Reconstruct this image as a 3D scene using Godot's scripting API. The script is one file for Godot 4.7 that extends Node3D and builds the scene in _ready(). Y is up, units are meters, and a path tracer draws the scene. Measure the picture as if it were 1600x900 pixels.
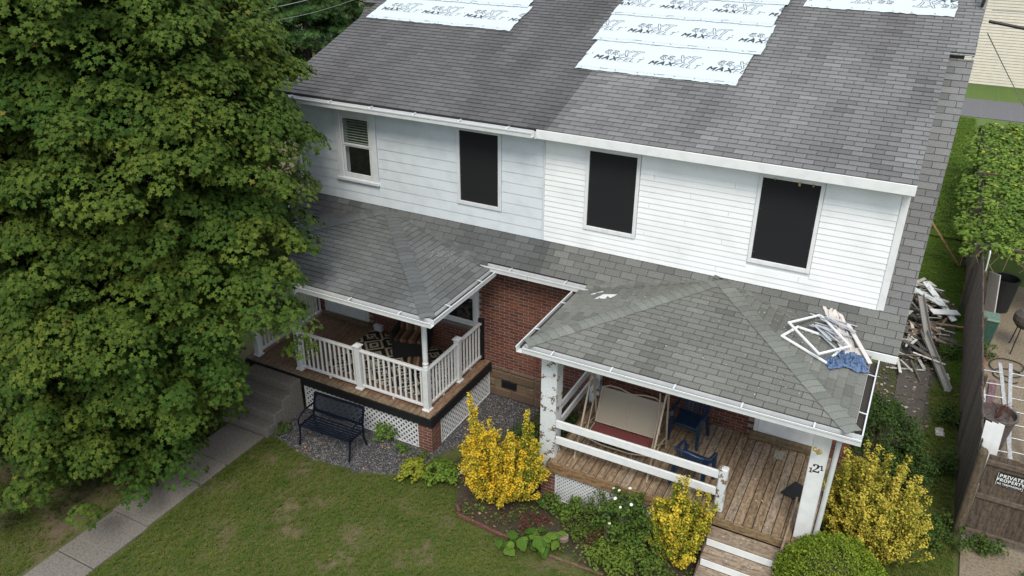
extends Node3D
# A duplex house under re-roofing, seen from a low drone. x runs along the facade, y up, z towards the street.

var rng := RandomNumberGenerator.new()
var M := {}
var T := {}
var used := {}
var nz := FastNoiseLite.new()
const CAM := Vector3(5.996, 9.801, 12.749)

func _ready() -> void:
	rng.seed = 71
	var cam := Camera3D.new()
	cam.name = "camera"
	cam.position = CAM
	cam.rotation_degrees = Vector3(-26.798, 27.494, 0.4116)
	cam.fov = 39.30
	cam.near = 0.1
	cam.far = 400.0
	add_child(cam)
	cam.current = true
	var we := WorldEnvironment.new()
	we.name = "world_environment"
	var env := Environment.new()
	env.background_mode = Environment.BG_SKY
	var sky := Sky.new()
	var sm := ProceduralSkyMaterial.new()
	sm.sky_top_color = Color(0.87, 0.895, 0.935)
	sm.sky_horizon_color = Color(0.64, 0.665, 0.70)
	sm.sky_curve = 0.2
	sm.ground_bottom_color = Color(0.2, 0.2, 0.18)
	sm.ground_horizon_color = Color(0.5, 0.52, 0.52)
	sky.sky_material = sm
	env.sky = sky
	env.background_energy_multiplier = 1.0
	env.tonemap_mode = Environment.TONE_MAPPER_LINEAR
	env.tonemap_exposure = 1.76
	env.sdfgi_enabled = true
	env.ssao_enabled = true
	env.ssil_enabled = true
	we.environment = env
	add_child(we)
	var sun := DirectionalLight3D.new()
	sun.name = "sun"
	sun.light_energy = 0.5
	sun.light_angular_distance = 22.0
	sun.light_color = Color(1.0, 0.97, 0.92)
	sun.shadow_enabled = true
	add_child(sun)
	sun.look_at_from_position(Vector3(3.0, 9.0, 6.5), Vector3.ZERO)

	nz.noise_type = FastNoiseLite.TYPE_SIMPLEX
	nz.frequency = 1.0
	nz.seed = 5
	make_textures()
	make_materials()
	build_ground()
	build_house_shell()
	build_porch_left()
	build_porch_right()
	build_left_things()
	build_right_things()
	build_side_yard()
	build_plants()
	build_trees()
	build_background()

# ------------------------------------------------------------------ helpers
func numbered(called: String) -> String:
	if not used.has(called):
		used[called] = 0
		return called
	used[called] += 1
	return "%s_%03d" % [called, used[called]]

func tag(o: Node, label: String, category := "", group := "", kind := "") -> Node:
	if label != "": o.set_meta("label", label)
	if category != "": o.set_meta("category", category)
	if group != "": o.set_meta("group", group)
	if kind != "": o.set_meta("kind", kind)
	return o

func thing(called: String, label: String, category: String, at := Vector3.ZERO, turn := 0.0, group := "") -> Node3D:
	var o := Node3D.new()
	o.name = numbered(called)
	add_child(o)
	o.position = at
	o.rotation.y = turn
	tag(o, label, category, group)
	return o

func mi(mesh: Mesh, called: String, m: Material, parent: Node) -> MeshInstance3D:
	var o := MeshInstance3D.new()
	o.mesh = mesh
	if m != null: o.material_override = m
	o.name = numbered(called) if parent == self else called
	parent.add_child(o, true)
	return o

func S() -> SurfaceTool:
	var st := SurfaceTool.new()
	st.begin(Mesh.PRIMITIVE_TRIANGLES)
	return st

func obj(st: SurfaceTool, called: String, m: Material, parent: Node) -> MeshInstance3D:
	return mi(st.commit(), called, m, parent)

func tri(st: SurfaceTool, a: Vector3, b: Vector3, c: Vector3, n: Vector3, col := Color.WHITE) -> void:
	st.set_color(col)
	st.set_normal(n)
	if (b - a).cross(c - a).dot(n) > 0.0:
		var t := b
		b = c
		c = t
	st.add_vertex(a)
	st.set_color(col)
	st.set_normal(n)
	st.add_vertex(b)
	st.set_color(col)
	st.set_normal(n)
	st.add_vertex(c)

func face(st: SurfaceTool, pts: Array, inside: Vector3, col := Color.WHITE) -> void:
	# flat convex polygon whose normal points away from "inside"
	var n: Vector3 = ((pts[1] - pts[0]) as Vector3).cross(pts[2] - pts[0]).normalized()
	if n.length() < 0.5 and pts.size() > 3:
		n = ((pts[2] - pts[0]) as Vector3).cross(pts[3] - pts[0]).normalized()
	if n.dot(pts[0] - inside) < 0.0: n = -n
	for i in range(1, pts.size() - 1):
		tri(st, pts[0], pts[i], pts[i + 1], n, col)

func hexa(st: SurfaceTool, p: Array, col := Color.WHITE) -> void:
	# eight corners: 0-3 bottom ring, 4-7 top ring
	var c := Vector3.ZERO
	for q in p: c += q / 8.0
	face(st, [p[0], p[1], p[2], p[3]], c, col)
	face(st, [p[4], p[5], p[6], p[7]], c, col)
	for i in 4:
		var j := (i + 1) % 4
		face(st, [p[i], p[j], p[j + 4], p[i + 4]], c, col)

func boxx(st: SurfaceTool, xf: Transform3D, s: Vector3, col := Color.WHITE) -> void:
	var h := s * 0.5
	var p := []
	for y in [-h.y, h.y]:
		for q in [[-1, -1], [1, -1], [1, 1], [-1, 1]]:
			p.append(xf * Vector3(q[0] * h.x, y, q[1] * h.z))
	hexa(st, p, col)

func box(st: SurfaceTool, a: Vector3, b: Vector3, col := Color.WHITE) -> void:
	boxx(st, Transform3D(Basis(), (a + b) * 0.5), (b - a).abs(), col)

func bevel(st: SurfaceTool, xf: Transform3D, s: Vector3, r: float, col := Color.WHITE) -> void:
	# box with chamfered long edges in every direction
	var h := s * 0.5
	r = minf(r, minf(h.x, minf(h.y, h.z)) * 0.9)
	var o := xf.origin
	for ax in 3:
		for sg in [-1.0, 1.0]:
			var u := (ax + 1) % 3
			var v := (ax + 2) % 3
			var pts := []
			for q in [[-1, -1], [1, -1], [1, 1], [-1, 1]]:
				var w := Vector3.ZERO
				w[ax] = sg * h[ax]
				w[u] = q[0] * (h[u] - r)
				w[v] = q[1] * (h[v] - r)
				pts.append(xf * w)
			face(st, pts, o, col)
	for ax in 3:
		var u2 := (ax + 1) % 3
		var v2 := (ax + 2) % 3
		for q in [[-1, -1], [1, -1], [1, 1], [-1, 1]]:
			var pts2 := []
			for e in [[-1, 0], [1, 0], [1, 1], [-1, 1]]:
				var w2 := Vector3.ZERO
				w2[ax] = e[0] * (h[ax] - r)
				w2[u2] = q[0] * (h[u2] - (r if e[1] == 1 else 0.0))
				w2[v2] = q[1] * (h[v2] - (0.0 if e[1] == 1 else r))
				pts2.append(xf * w2)
			face(st, pts2, o, col)
	for sx in [-1, 1]:
		for sy in [-1, 1]:
			for sz in [-1, 1]:
				face(st, [xf * Vector3(sx * h.x, sy * (h.y - r), sz * (h.z - r)), xf * Vector3(sx * (h.x - r), sy * h.y, sz * (h.z - r)), xf * Vector3(sx * (h.x - r), sy * (h.y - r), sz * h.z)], o, col)

func bbox(st: SurfaceTool, a: Vector3, b: Vector3, r := 0.006, col := Color.WHITE) -> void:
	bevel(st, Transform3D(Basis(), (a + b) * 0.5), (b - a).abs(), r, col)

func along(a: Vector3, b: Vector3, up := Vector3.UP) -> Transform3D:
	# transform whose x axis runs a->b, centred between them
	var x := (b - a).normalized()
	if absf(x.dot(up)) > 0.98: up = Vector3.RIGHT if absf(x.x) < 0.9 else Vector3.FORWARD
	var z := x.cross(up).normalized()
	var y := z.cross(x).normalized()
	return Transform3D(Basis(x, y, z), (a + b) * 0.5)

func bar(st: SurfaceTool, a: Vector3, b: Vector3, h: float, w: float, up := Vector3.UP, col := Color.WHITE) -> void:
	boxx(st, along(a, b, up), Vector3(a.distance_to(b), h, w), col)

func tube(st: SurfaceTool, path: Array, rad, sides := 8, col := Color.WHITE) -> void:
	# rad: number or array of radii
	var n := path.size()
	var rings := []
	var prev := Vector3.ZERO
	for i in n:
		var d: Vector3
		if i == 0: d = path[1] - path[0]
		elif i == n - 1: d = path[n - 1] - path[n - 2]
		else: d = path[i + 1] - path[i - 1]
		d = d.normalized()
		var a: Vector3
		if prev == Vector3.ZERO:
			a = d.cross(Vector3.UP if absf(d.y) < 0.95 else Vector3.RIGHT).normalized()
		else:
			a = (prev - d * prev.dot(d)).normalized()
		prev = a
		var b := d.cross(a)
		var r: float = rad[i] if rad is Array else rad
		var ring := []
		for k in sides:
			var t := TAU * k / sides
			ring.append([path[i] + (a * cos(t) + b * sin(t)) * r, a * cos(t) + b * sin(t)])
		rings.append(ring)
	for i in n - 1:
		for k in sides:
			var k2 := (k + 1) % sides
			var q := [rings[i][k], rings[i][k2], rings[i + 1][k2], rings[i + 1][k]]
			for t3 in [[0, 1, 2], [0, 2, 3]]:
				var va: Vector3 = q[t3[0]][0]
				var vb: Vector3 = q[t3[1]][0]
				var vc: Vector3 = q[t3[2]][0]
				var ord: Array = t3
				if (vb - va).cross(vc - va).dot(q[t3[0]][1]) > 0.0: ord = [t3[0], t3[2], t3[1]]
				for e in ord:
					st.set_color(col)
					st.set_normal(q[e][1])
					st.add_vertex(q[e][0])
	for e2 in [0, n - 1]:
		var pts := []
		for k in sides: pts.append(rings[e2][k][0])
		face(st, pts, path[1] if e2 == 0 else path[n - 2], col)

func lathe(st: SurfaceTool, base: Vector3, prof: Array, sides := 16, col := Color.WHITE) -> void:
	# prof: [radius, height] pairs from bottom to top
	var path := []
	var rr := []
	for q in prof:
		path.append(base + Vector3(0, q[1], 0))
		rr.append(q[0])
	for i in prof.size() - 1:
		for k in sides:
			var t0 := TAU * k / sides
			var t1 := TAU * (k + 1) / sides
			var d0 := Vector3(cos(t0), 0, sin(t0))
			var d1 := Vector3(cos(t1), 0, sin(t1))
			var a: Vector3 = path[i] + d0 * rr[i]
			var b: Vector3 = path[i] + d1 * rr[i]
			var c: Vector3 = path[i + 1] + d1 * rr[i + 1]
			var d: Vector3 = path[i + 1] + d0 * rr[i + 1]
			var n := (d0 + d1) * 0.5 * signf(float(prof[i + 1][1] - prof[i][1]) + 1e-6) - Vector3(0, (rr[i + 1] - rr[i]) / maxf(0.001, absf(float(prof[i + 1][1] - prof[i][1]))), 0)
			n = n.normalized()
			tri(st, a, b, c, n, col)
			tri(st, a, c, d, n, col)

func prism(st: SurfaceTool, o: Vector3, u: Vector3, v: Vector3, n: Vector3, poly: PackedVector2Array, hb: float, ht: float, v0: float, v1: float, col: Color) -> void:
	# convex polygon in the (u, v) plane, its top rising from ht (at v1) to hb (at v0), sides down to -3 mm
	var top := []
	var bot := []
	var c := Vector3.ZERO
	for q in poly:
		var h := lerpf(hb, ht, clampf((q.y - v0) / (v1 - v0), 0, 1))
		top.append(o + u * q.x + v * q.y + n * h)
		bot.append(o + u * q.x + v * q.y - n * 0.003)
		c += top[-1] / poly.size()
	c -= n * 0.05
	face(st, top, c, col)
	for i in poly.size():
		var j := (i + 1) % poly.size()
		face(st, [bot[i], bot[j], top[j], top[i]], c, col)

func lin(r: float, g: float, b: float) -> Color:
	return Color(r, g, b).linear_to_srgb()

func mat(c: Color, rough := 0.8, tex := "", scale := 1.0, metal := 0.0, vc := false, nrm := "", nscale := 1.0) -> StandardMaterial3D:
	# c: linear base colour
	var m := StandardMaterial3D.new()
	m.albedo_color = c.linear_to_srgb()
	m.roughness = rough
	m.metallic = metal
	if vc: m.vertex_color_use_as_albedo = true
	if tex != "":
		m.albedo_texture = T[tex]
		m.uv1_triplanar = true
		m.uv1_world_triplanar = true
		m.uv1_scale = Vector3.ONE * scale
		if nrm != "":
			m.normal_enabled = true
			m.normal_texture = T[nrm]
			m.normal_scale = nscale
	return m

func grey_tex(seed_: int, freq: float, octv: int, lo: float, hi: float, w := 512, h := 512, cell := false, gamma := 1.0) -> Image:
	var f := FastNoiseLite.new()
	f.seed = seed_
	f.frequency = freq
	f.noise_type = FastNoiseLite.TYPE_CELLULAR if cell else FastNoiseLite.TYPE_SIMPLEX
	f.fractal_type = FastNoiseLite.FRACTAL_FBM if octv > 1 else FastNoiseLite.FRACTAL_NONE
	f.fractal_octaves = octv
	var img := f.get_seamless_image(w, h)
	img.convert(Image.FORMAT_L8)
	var d := img.get_data()
	for i in d.size():
		d[i] = int(clampf(lerpf(lo, hi, pow(d[i] / 255.0, gamma)), 0, 1) * 255.0)
	return Image.create_from_data(w, h, false, Image.FORMAT_L8, d)

func mulimg(a: Image, b: Image) -> Image:
	var da := a.get_data()
	var db := b.get_data()
	for i in da.size(): da[i] = int(da[i] * db[i] / 255.0)
	return Image.create_from_data(a.get_width(), a.get_height(), false, Image.FORMAT_L8, da)

func tex(img: Image) -> ImageTexture:
	img.generate_mipmaps()
	return ImageTexture.create_from_image(img)

func nmap(img: Image, s: float) -> ImageTexture:
	var c: Image = img.duplicate()
	c.convert(Image.FORMAT_RGBA8)
	c.bump_map_to_normal_map(s)
	return tex(c)

func make_textures() -> void:
	var fine := grey_tex(1, 0.22, 2, 0.55, 1.25)
	var blot := grey_tex(2, 0.012, 4, 0.76, 1.12)
	T.paint = tex(mulimg(grey_tex(12, 0.008, 4, 0.955, 1.03), grey_tex(13, 0.2, 2, 0.97, 1.01)))
	T.fine = tex(fine)
	T.speck = tex(mulimg(grey_tex(3, 0.30, 1, 0.55, 1.3), grey_tex(4, 0.03, 3, 0.75, 1.2)))
	T.blot = tex(mulimg(blot, grey_tex(5, 0.15, 2, 0.80, 1.12)))
	T.fine_n = nmap(fine, 3.0)
	var g := grey_tex(6, 0.05, 3, 0.76, 1.12, 256, 32)
	g.resize(512, 512, Image.INTERPOLATE_CUBIC)
	var g2 := mulimg(g, grey_tex(7, 0.01, 3, 0.75, 1.2))
	T.grain_v = tex(g2)
	T.grain_vn = nmap(g2, 2.0)
	var g3: Image = g2.duplicate()
	g3.rotate_90(CLOCKWISE)
	T.grain_u = tex(g3)
	T.peel = tex(peel_image(8, 0.695))
	T.print_ = tex(felt_image())
	T.rug = tex(rug_image())

func peel_image(seed_: int, cut: float) -> Image:
	# white paint with flaked patches that show grey-brown wood
	var a := grey_tex(seed_, 0.012, 5, 0.0, 1.0)
	var b := grey_tex(seed_ + 1, 0.06, 4, 0.0, 1.0)
	var img := Image.create(512, 512, false, Image.FORMAT_RGB8)
	var da := a.get_data()
	var db := b.get_data()
	for y in 512:
		for x in 512:
			var i := y * 512 + x
			var v := da[i] / 255.0 * 0.72 + db[i] / 255.0 * 0.34
			if v > cut: img.set_pixel(x, y, Color(0.46, 0.38, 0.30) * (0.8 + 0.4 * db[i] / 255.0))
			else: img.set_pixel(x, y, Color(0.90, 0.92, 0.93) * (0.93 + 0.07 * db[i] / 255.0))
	return img

func stroke(img: Image, pts: Array, th: float, col: Color) -> void:
	for k in pts.size() - 1:
		var a: Vector2 = pts[k]
		var b: Vector2 = pts[k + 1]
		var lo := Vector2(minf(a.x, b.x), minf(a.y, b.y)) - Vector2(th, th)
		var hi := Vector2(maxf(a.x, b.x), maxf(a.y, b.y)) + Vector2(th, th)
		for y in range(maxi(0, int(lo.y)), mini(img.get_height() - 1, int(hi.y)) + 1):
			for x in range(int(lo.x), int(hi.x) + 1):
				var q := Vector2(x, y)
				var t := clampf((q - a).dot(b - a) / maxf(0.001, (b - a).length_squared()), 0, 1)
				if q.distance_to(a + (b - a) * t) < th * 0.5:
					img.set_pixel(posmod(x, img.get_width()), y, col)

func glyph(img: Image, ch: String, at: Vector2, w: float, h: float, th: float, col: Color, outline: Color, inner := 0.0) -> void:
	var g := {
		"M": [[[0, 0], [0, 1], [0.5, 0.4], [1, 1], [1, 0]]], "A": [[[0, 0], [0.5, 1], [1, 0]], [[0.2, 0.33], [0.8, 0.33]]],
		"X": [[[0, 0], [1, 1]], [[0, 1], [1, 0]]], "F": [[[0, 0], [0, 1], [0.9, 1]], [[0, 0.5], [0.7, 0.5]]],
		"E": [[[0.9, 0], [0, 0], [0, 1], [0.9, 1]], [[0, 0.5], [0.75, 0.5]]], "L": [[[0, 1], [0, 0], [0.85, 0]]],
		"T": [[[0, 1], [1, 1]], [[0.5, 1], [0.5, 0]]]}
	for pass_ in (2 if inner > 0.0 else 1):
		for s in g[ch]:
			var pts := []
			for q in s:
				pts.append(at + Vector2(q[0] * w + q[1] * h * 0.32, -q[1] * h))
			stroke(img, pts, th if pass_ == 0 else inner, col if pass_ == 0 else outline)

func felt_image() -> Image:
	var w := 768
	var h := 768
	var img := Image.create(w, h, false, Image.FORMAT_RGB8)
	var paper := Color(0.715, 0.755, 0.775)
	img.fill(paper)
	var dark := Color(0.14, 0.165, 0.19)
	var mid := Color(0.27, 0.31, 0.35)
	var base := 470.0
	var x := 60.0
	for ch in ["M", "A", "X"]:
		glyph(img, ch, Vector2(x, base), 72, 80, 26, dark, dark)
		x += 112
	for ch in ["F", "E", "L", "T"]:
		glyph(img, ch, Vector2(x - 6, base), 58, 80, 13, mid, paper)
		x += 82
	x = 380
	for ch in ["X", "T"]:
		glyph(img, ch, Vector2(x, base - 125), 92, 140, 42, mid, paper, 20)
		x += 140
	stroke(img, [Vector2(90, base + 26), Vector2(660, base + 26)], 4, mid)
	# a double emblem of two horned heads, drawn as curls
	for e in [[Vector2(200, 285), 54.0], [Vector2(300, 290), 46.0]]:
		for k in 3:
			var pts := []
			for s in 14:
				var t := s / 13.0 * 4.6 + k * 1.1
				pts.append(e[0] + Vector2(cos(t) * 1.2, sin(t)) * (e[1] * (1.0 - 0.27 * k)) * (1.0 - s * 0.022))
			stroke(img, pts, 7, mid)
		stroke(img, [e[0] + Vector2(-30, -50), e[0] + Vector2(5, -58), e[0] + Vector2(34, -44)], 17, dark)
		stroke(img, [e[0] + Vector2(-10, -10), e[0] + Vector2(6, 40), e[0] + Vector2(20, 75)], 8, mid)
		stroke(img, [e[0] + Vector2(18, -14), e[0] + Vector2(28, 18)], 8, dark)
	# nailing line with small dashes near the lower edge
	for yy in [690.0, 722.0]:
		stroke(img, [Vector2(0, yy), Vector2(w - 1, yy)], 4, Color(0.50, 0.58, 0.66))
	stroke(img, [Vector2(250, 706), Vector2(335, 706)], 14, dark)
	for k in 16:
		stroke(img, [Vector2(14 + k * 47, 706), Vector2(36 + k * 47, 706)], 5, Color(0.46, 0.53, 0.62))
	stroke(img, [Vector2(0, 60), Vector2(w - 1, 60)], 4, Color(0.55, 0.62, 0.70))
	return img

func rug_image() -> Image:
	# woven diamonds in black and cream
	var n := 512
	var img := Image.create(n, n, false, Image.FORMAT_RGB8)
	for y in n:
		for x in n:
			var fx := fmod(x / 128.0 + 8.0, 1.0) - 0.5
			var fy := fmod(y / 128.0 + 8.0, 1.0) - 0.5
			var jag := floorf(x / 8.0) * 8.0
			fx = fmod(jag / 128.0 + 8.0, 1.0) - 0.5
			var d := absf(fx) + absf(fy)
			var k := int(d * 8.0)
			var light := k in [1, 3, 6]
			if absf(fy) > 0.46: light = int(x / 16.0) % 2 == 0
			var c := Color(0.82, 0.77, 0.67) if light else Color(0.09, 0.085, 0.085)
			var r := 0.85 + 0.15 * (float((x * 7 + y * 13) % 11) / 10.0)
			img.set_pixel(x, y, c * r)
	return img

func make_materials() -> void:
	M.white = mat(Color(0.66, 0.68, 0.69), 0.45, "paint", 0.9)
	M.vinyl = mat(Color(0.85, 0.885, 0.91), 0.42, "paint", 0.25)
	M.blue_siding = mat(Color(0.67, 0.735, 0.79), 0.55, "paint", 0.5)
	M.trim_blue = mat(Color(0.66, 0.70, 0.73), 0.5, "paint", 0.7)
	M.gutter = mat(Color(0.62, 0.65, 0.67), 0.4, "paint", 1.3)
	M.fascia = mat(Color(0.76, 0.79, 0.81), 0.45, "paint", 0.8)
	M.peel = mat(Color(0.86, 0.88, 0.9), 0.6, "peel", 0.55)
	M.board_black = mat(Color(0.006, 0.007, 0.010), 0.8, "speck", 2.0)
	M.glass = mat(Color(0.012, 0.014, 0.016), 0.06)  # near-black colour paints in the darkness of rooms not built behind the panes
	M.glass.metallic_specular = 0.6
	M.pane = StandardMaterial3D.new()
	M.pane.transparency = BaseMaterial3D.TRANSPARENCY_ALPHA
	M.pane.albedo_color = Color(0.30, 0.34, 0.33, 0.07)
	M.pane.roughness = 0.03
	M.blind = mat(Color(0.30, 0.38, 0.31), 0.6)
	M.dark = mat(Color(0.012, 0.012, 0.013), 0.9)
	M.black_paint = mat(Color(0.012, 0.013, 0.016), 0.5, "blot", 1.0)
	M.deck_dark = mat(Color(0.045, 0.040, 0.036), 0.95)
	M.mortar = mat(Color(0.42, 0.33, 0.28), 0.95, "speck", 2.0)
	M.brick = mat(Color(1, 1, 1), 0.9, "speck", 2.5, 0.0, true, "fine_n", 0.5)
	M.stone = mat(Color(1, 1, 1), 0.95, "speck", 1.5, 0.0, true, "fine_n", 0.8)
	M.stone_mortar = mat(Color(0.22, 0.16, 0.11), 0.95, "speck", 1.7)
	M.shingle = mat(Color(1, 1, 1), 0.93, "speck", 2.6, 0.0, true, "fine_n", 0.35)
	M.concrete = mat(Color(0.235, 0.215, 0.19), 0.95, "speck", 1.2, 0.0, false, "fine_n", 0.5)
	M.wood_v = mat(Color(1, 1, 1), 0.85, "grain_v", 1.6, 0.0, true, "grain_vn", 0.4)
	M.wood_u = mat(Color(1, 1, 1), 0.85, "grain_u", 1.6, 0.0, true)
	M.leaf = mat(Color(1, 1, 1), 0.8, "", 1.0, 0.0, true)
	M.leaf.metallic_specular = 0.22
	M.leaf.backlight_enabled = true
	M.leaf.backlight = Color(0.10, 0.13, 0.04)
	M.leaf.cull_mode = BaseMaterial3D.CULL_DISABLED
	M.bark = mat(Color(0.10, 0.075, 0.055), 0.95, "grain_v", 1.5)
	M.navy_metal = mat(Color(0.006, 0.010, 0.020), 0.45, "", 1.0)
	M.navy_metal.metallic_specular = 0.2
	M.blue_plastic = mat(Color(0.016, 0.042, 0.098), 0.4, "blot", 1.0)
	M.tarp = mat(Color(0.085, 0.145, 0.27), 0.6)
	M.tarp.cull_mode = BaseMaterial3D.CULL_DISABLED
	M.rust = mat(Color(0.50, 0.42, 0.33), 0.6, "blot", 5.0)
	M.canvas = mat(Color(0.40, 0.36, 0.29), 0.9, "fine", 3.0)
	M.red_cloth = mat(Color(0.19, 0.045, 0.045), 0.9, "blot", 5.0)
	M.alu = mat(Color(0.50, 0.51, 0.52), 0.45, "blot", 2.0, 0.5)
	M.asphalt = mat(Color(0.16, 0.16, 0.17), 0.95, "speck", 0.8)
	M.green_bin = mat(Color(0.05, 0.13, 0.10), 0.6, "blot", 1.5)
	M.black_plastic = mat(Color(0.016, 0.017, 0.019), 0.5)
	M.felt = StandardMaterial3D.new()
	M.felt.albedo_texture = T.print_
	M.felt.roughness = 0.6
	M.felt.cull_mode = BaseMaterial3D.CULL_DISABLED
	M.ink = mat(Color(0.01, 0.01, 0.012), 0.6)
	M.letter = mat(Color(0.75, 0.78, 0.78), 0.6)
	M.joist = mat(Color(0.16, 0.12, 0.085), 0.9, "speck", 2.0)
	M.brass = mat(Color(0.55, 0.42, 0.16), 0.4, "", 1.0, 0.4)
	M.slat_grey = mat(Color(0.42, 0.45, 0.49), 0.5, "paint", 2.0)
	M.pale_sheet = mat(Color(0.58, 0.55, 0.53), 0.6, "paint", 2.0)
	M.pale_sheet.cull_mode = BaseMaterial3D.CULL_DISABLED
	M.side_conc = mat(Color(0.115, 0.10, 0.09), 0.95, "speck", 1.2)
	M.tan_conc = mat(Color(0.30, 0.245, 0.175), 0.95, "speck", 1.0)
	M.brown_tub = mat(Color(0.12, 0.10, 0.09), 0.7, "blot", 2.0)
	M.red_twig = mat(Color(0.10, 0.03, 0.03), 0.8)
	M.green_lid = mat(Color(0.16, 0.26, 0.21), 0.6, "blot", 2.0)
	M.old_gutter = mat(Color(0.34, 0.33, 0.31), 0.6, "blot", 3.0)
	M.leaf_stalk = mat(Color(0.09, 0.10, 0.035), 0.8)
	M.petal = mat(Color(0.75, 0.76, 0.70), 0.7)
	M.petal.cull_mode = BaseMaterial3D.CULL_DISABLED
	M.dry_stem = mat(Color(0.26, 0.20, 0.12), 0.9)
	M.cream = mat(Color(0.66, 0.62, 0.53), 0.6, "paint", 0.4)
	M.tan_wall = mat(Color(0.45, 0.36, 0.30), 0.8, "blot", 0.6)
	M.tan_roof = mat(Color(0.19, 0.145, 0.125), 0.9, "speck", 1.0)
	M.mast = mat(Color(0.33, 0.33, 0.33), 0.5, "blot", 1.0)
	M.wire = mat(Color(0.30, 0.31, 0.32), 0.6)

func text_part(s: String, size: float, bold: bool, m: Material, parent: Node, xf: Transform3D, called := "lettering", serif := false) -> MeshInstance3D:
	var t := TextMesh.new()
	var f := SystemFont.new()
	f.font_names = PackedStringArray(["Droid Serif" if serif else "Droid Sans"])
	if bold: f.font_weight = 700
	t.font = f
	t.text = s
	t.font_size = 64
	t.pixel_size = size / 64.0
	t.depth = 0.004
	var o := mi(t, called, m, parent)
	o.transform = xf
	return o

# ------------------------------------------------------------------ ground
var gravel_poly := PackedVector2Array([Vector2(-4.15, 3.5), Vector2(-3.06, 3.72), Vector2(-1.9, 3.6), Vector2(-1.45, 3.42), Vector2(-1.0, 3.15), Vector2(-0.95, 2.5), Vector2(-0.65, 1.9), Vector2(0.1, 1.2), Vector2(0.15, 0.1), Vector2(-4.15, 0.1)])
var bed_poly := PackedVector2Array([Vector2(-0.6, 2.5), Vector2(0.3, 3.75), Vector2(1.3, 3.85), Vector2(2.2, 3.7), Vector2(3.3, 3.75), Vector2(4.25, 3.6), Vector2(4.3, 2.3), Vector2(1.5, 2.3), Vector2(1.4, 0.1), Vector2(0.15, 0.1), Vector2(0.1, 1.2)])
var rubble_poly := PackedVector2Array([Vector2(6.1, 0.5), Vector2(6.2, -10.4), Vector2(7.2, -10.0), Vector2(7.75, -8.8), Vector2(7.6, -5.8), Vector2(7.3, -4.4), Vector2(7.35, -3.0), Vector2(7.0, -1.5)])
var bare := [[-0.99, 5.68, 0.35], [-0.77, 5.34, 0.28], [0.3, 4.77, 0.25], [0.12, 4.55, 0.22], [-0.7, 3.94, 0.28], [-2.58, 4.95, 0.45], [-2.9, 4.0, 0.35], [-3.6, 4.0, 0.25], [-1.16, 4.98, 0.25], [-2.0, 4.63, 0.35], [-1.97, 5.32, 0.4], [2.15, 3.94, 0.3], [-0.03, 5.1, 0.25], [-7.45, 6.16, 0.8], [-5.8, 6.8, 0.7], [-3.85, 5.05, 0.45], [7.35, -1.8, 0.25], [7.3, -0.9, 0.25], [-3.0, 5.9, 0.4], [0.2, 3.9, 0.3]]

func in_poly(x: float, z: float, p: PackedVector2Array) -> bool:
	return Geometry2D.is_point_in_polygon(Vector2(x, z), p)

func bareness(x: float, z: float) -> float:
	var b := nz.get_noise_3d(x * 0.7, z * 0.7, 11.0) * 0.55 + nz.get_noise_3d(x * 2.3, z * 2.3, 3.0) * 0.40 + nz.get_noise_3d(x * 6.5, z * 6.5, 8.0) * 0.25 - 0.08
	for q in bare:
		var d: float = Vector2(x - q[0], z - q[1]).length() / q[2]
		b += clampf(1.25 - d, 0, 1) * (0.55 + 1.1 * nz.get_noise_3d(x * 5.0, z * 5.0, 1.0))
	if x < -5.2 and z > -1.0: b += 0.22
	return clampf(b, 0, 1)

func ground_height(x: float, z: float) -> float:
	return 0.02 * nz.get_noise_2d(x * 0.35, z * 0.35) - 0.005

func ground_color(x: float, z: float) -> Color:
	var n := 0.5 + 0.5 * nz.get_noise_3d(x * 9.0, z * 9.0, 7.0)
	var n2 := 0.5 + 0.5 * nz.get_noise_3d(x * 1.1, z * 1.1, 17.0)
	if in_poly(x, z, gravel_poly): return Color(0.06, 0.06, 0.065) * (0.7 + 0.6 * n)
	if in_poly(x, z, bed_poly): return Color(0.055, 0.040, 0.026).lerp(Color(0.095, 0.075, 0.05), n).lerp(Color(0.06, 0.085, 0.022), clampf(nz.get_noise_2d(x * 1.9, z * 1.9) * 1.4 + 0.1, 0, 0.8))
	if in_poly(x, z, rubble_poly): return Color(0.07, 0.060, 0.055).lerp(Color(0.12, 0.10, 0.085), n)
	var g := Color(0.060, 0.100, 0.018).lerp(Color(0.150, 0.155, 0.045), n2 * 0.6 + n * 0.4)
	if z < -5.0 and x > 5.0: g = Color(0.085, 0.17, 0.022).lerp(Color(0.13, 0.20, 0.035), n)
	var soil := Color(0.24, 0.175, 0.11).lerp(Color(0.15, 0.11, 0.068), n)
	return g.lerp(soil, clampf(bareness(x, z) * 1.1, 0, 1))

func axis_list(a: float, b: float, step: float, far: float) -> Array:
	var l := []
	var far_steps := [far, far * 0.5, far * 0.25, far * 0.12]
	for f in far_steps: if -f < a - 1.0 and not (a < -13.0 and -f > -32.0): l.append(-f)
	var x := a
	if a < -13.0:   # coarser rows behind the house
		var y := -31.0
		while y < a - 0.1:
			l.append(y)
			y += 0.28
	while x <= b + 0.001:
		l.append(x)
		x += step
	far_steps.reverse()
	for f in far_steps: if f > b + 1.0: l.append(f)
	return l

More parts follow.
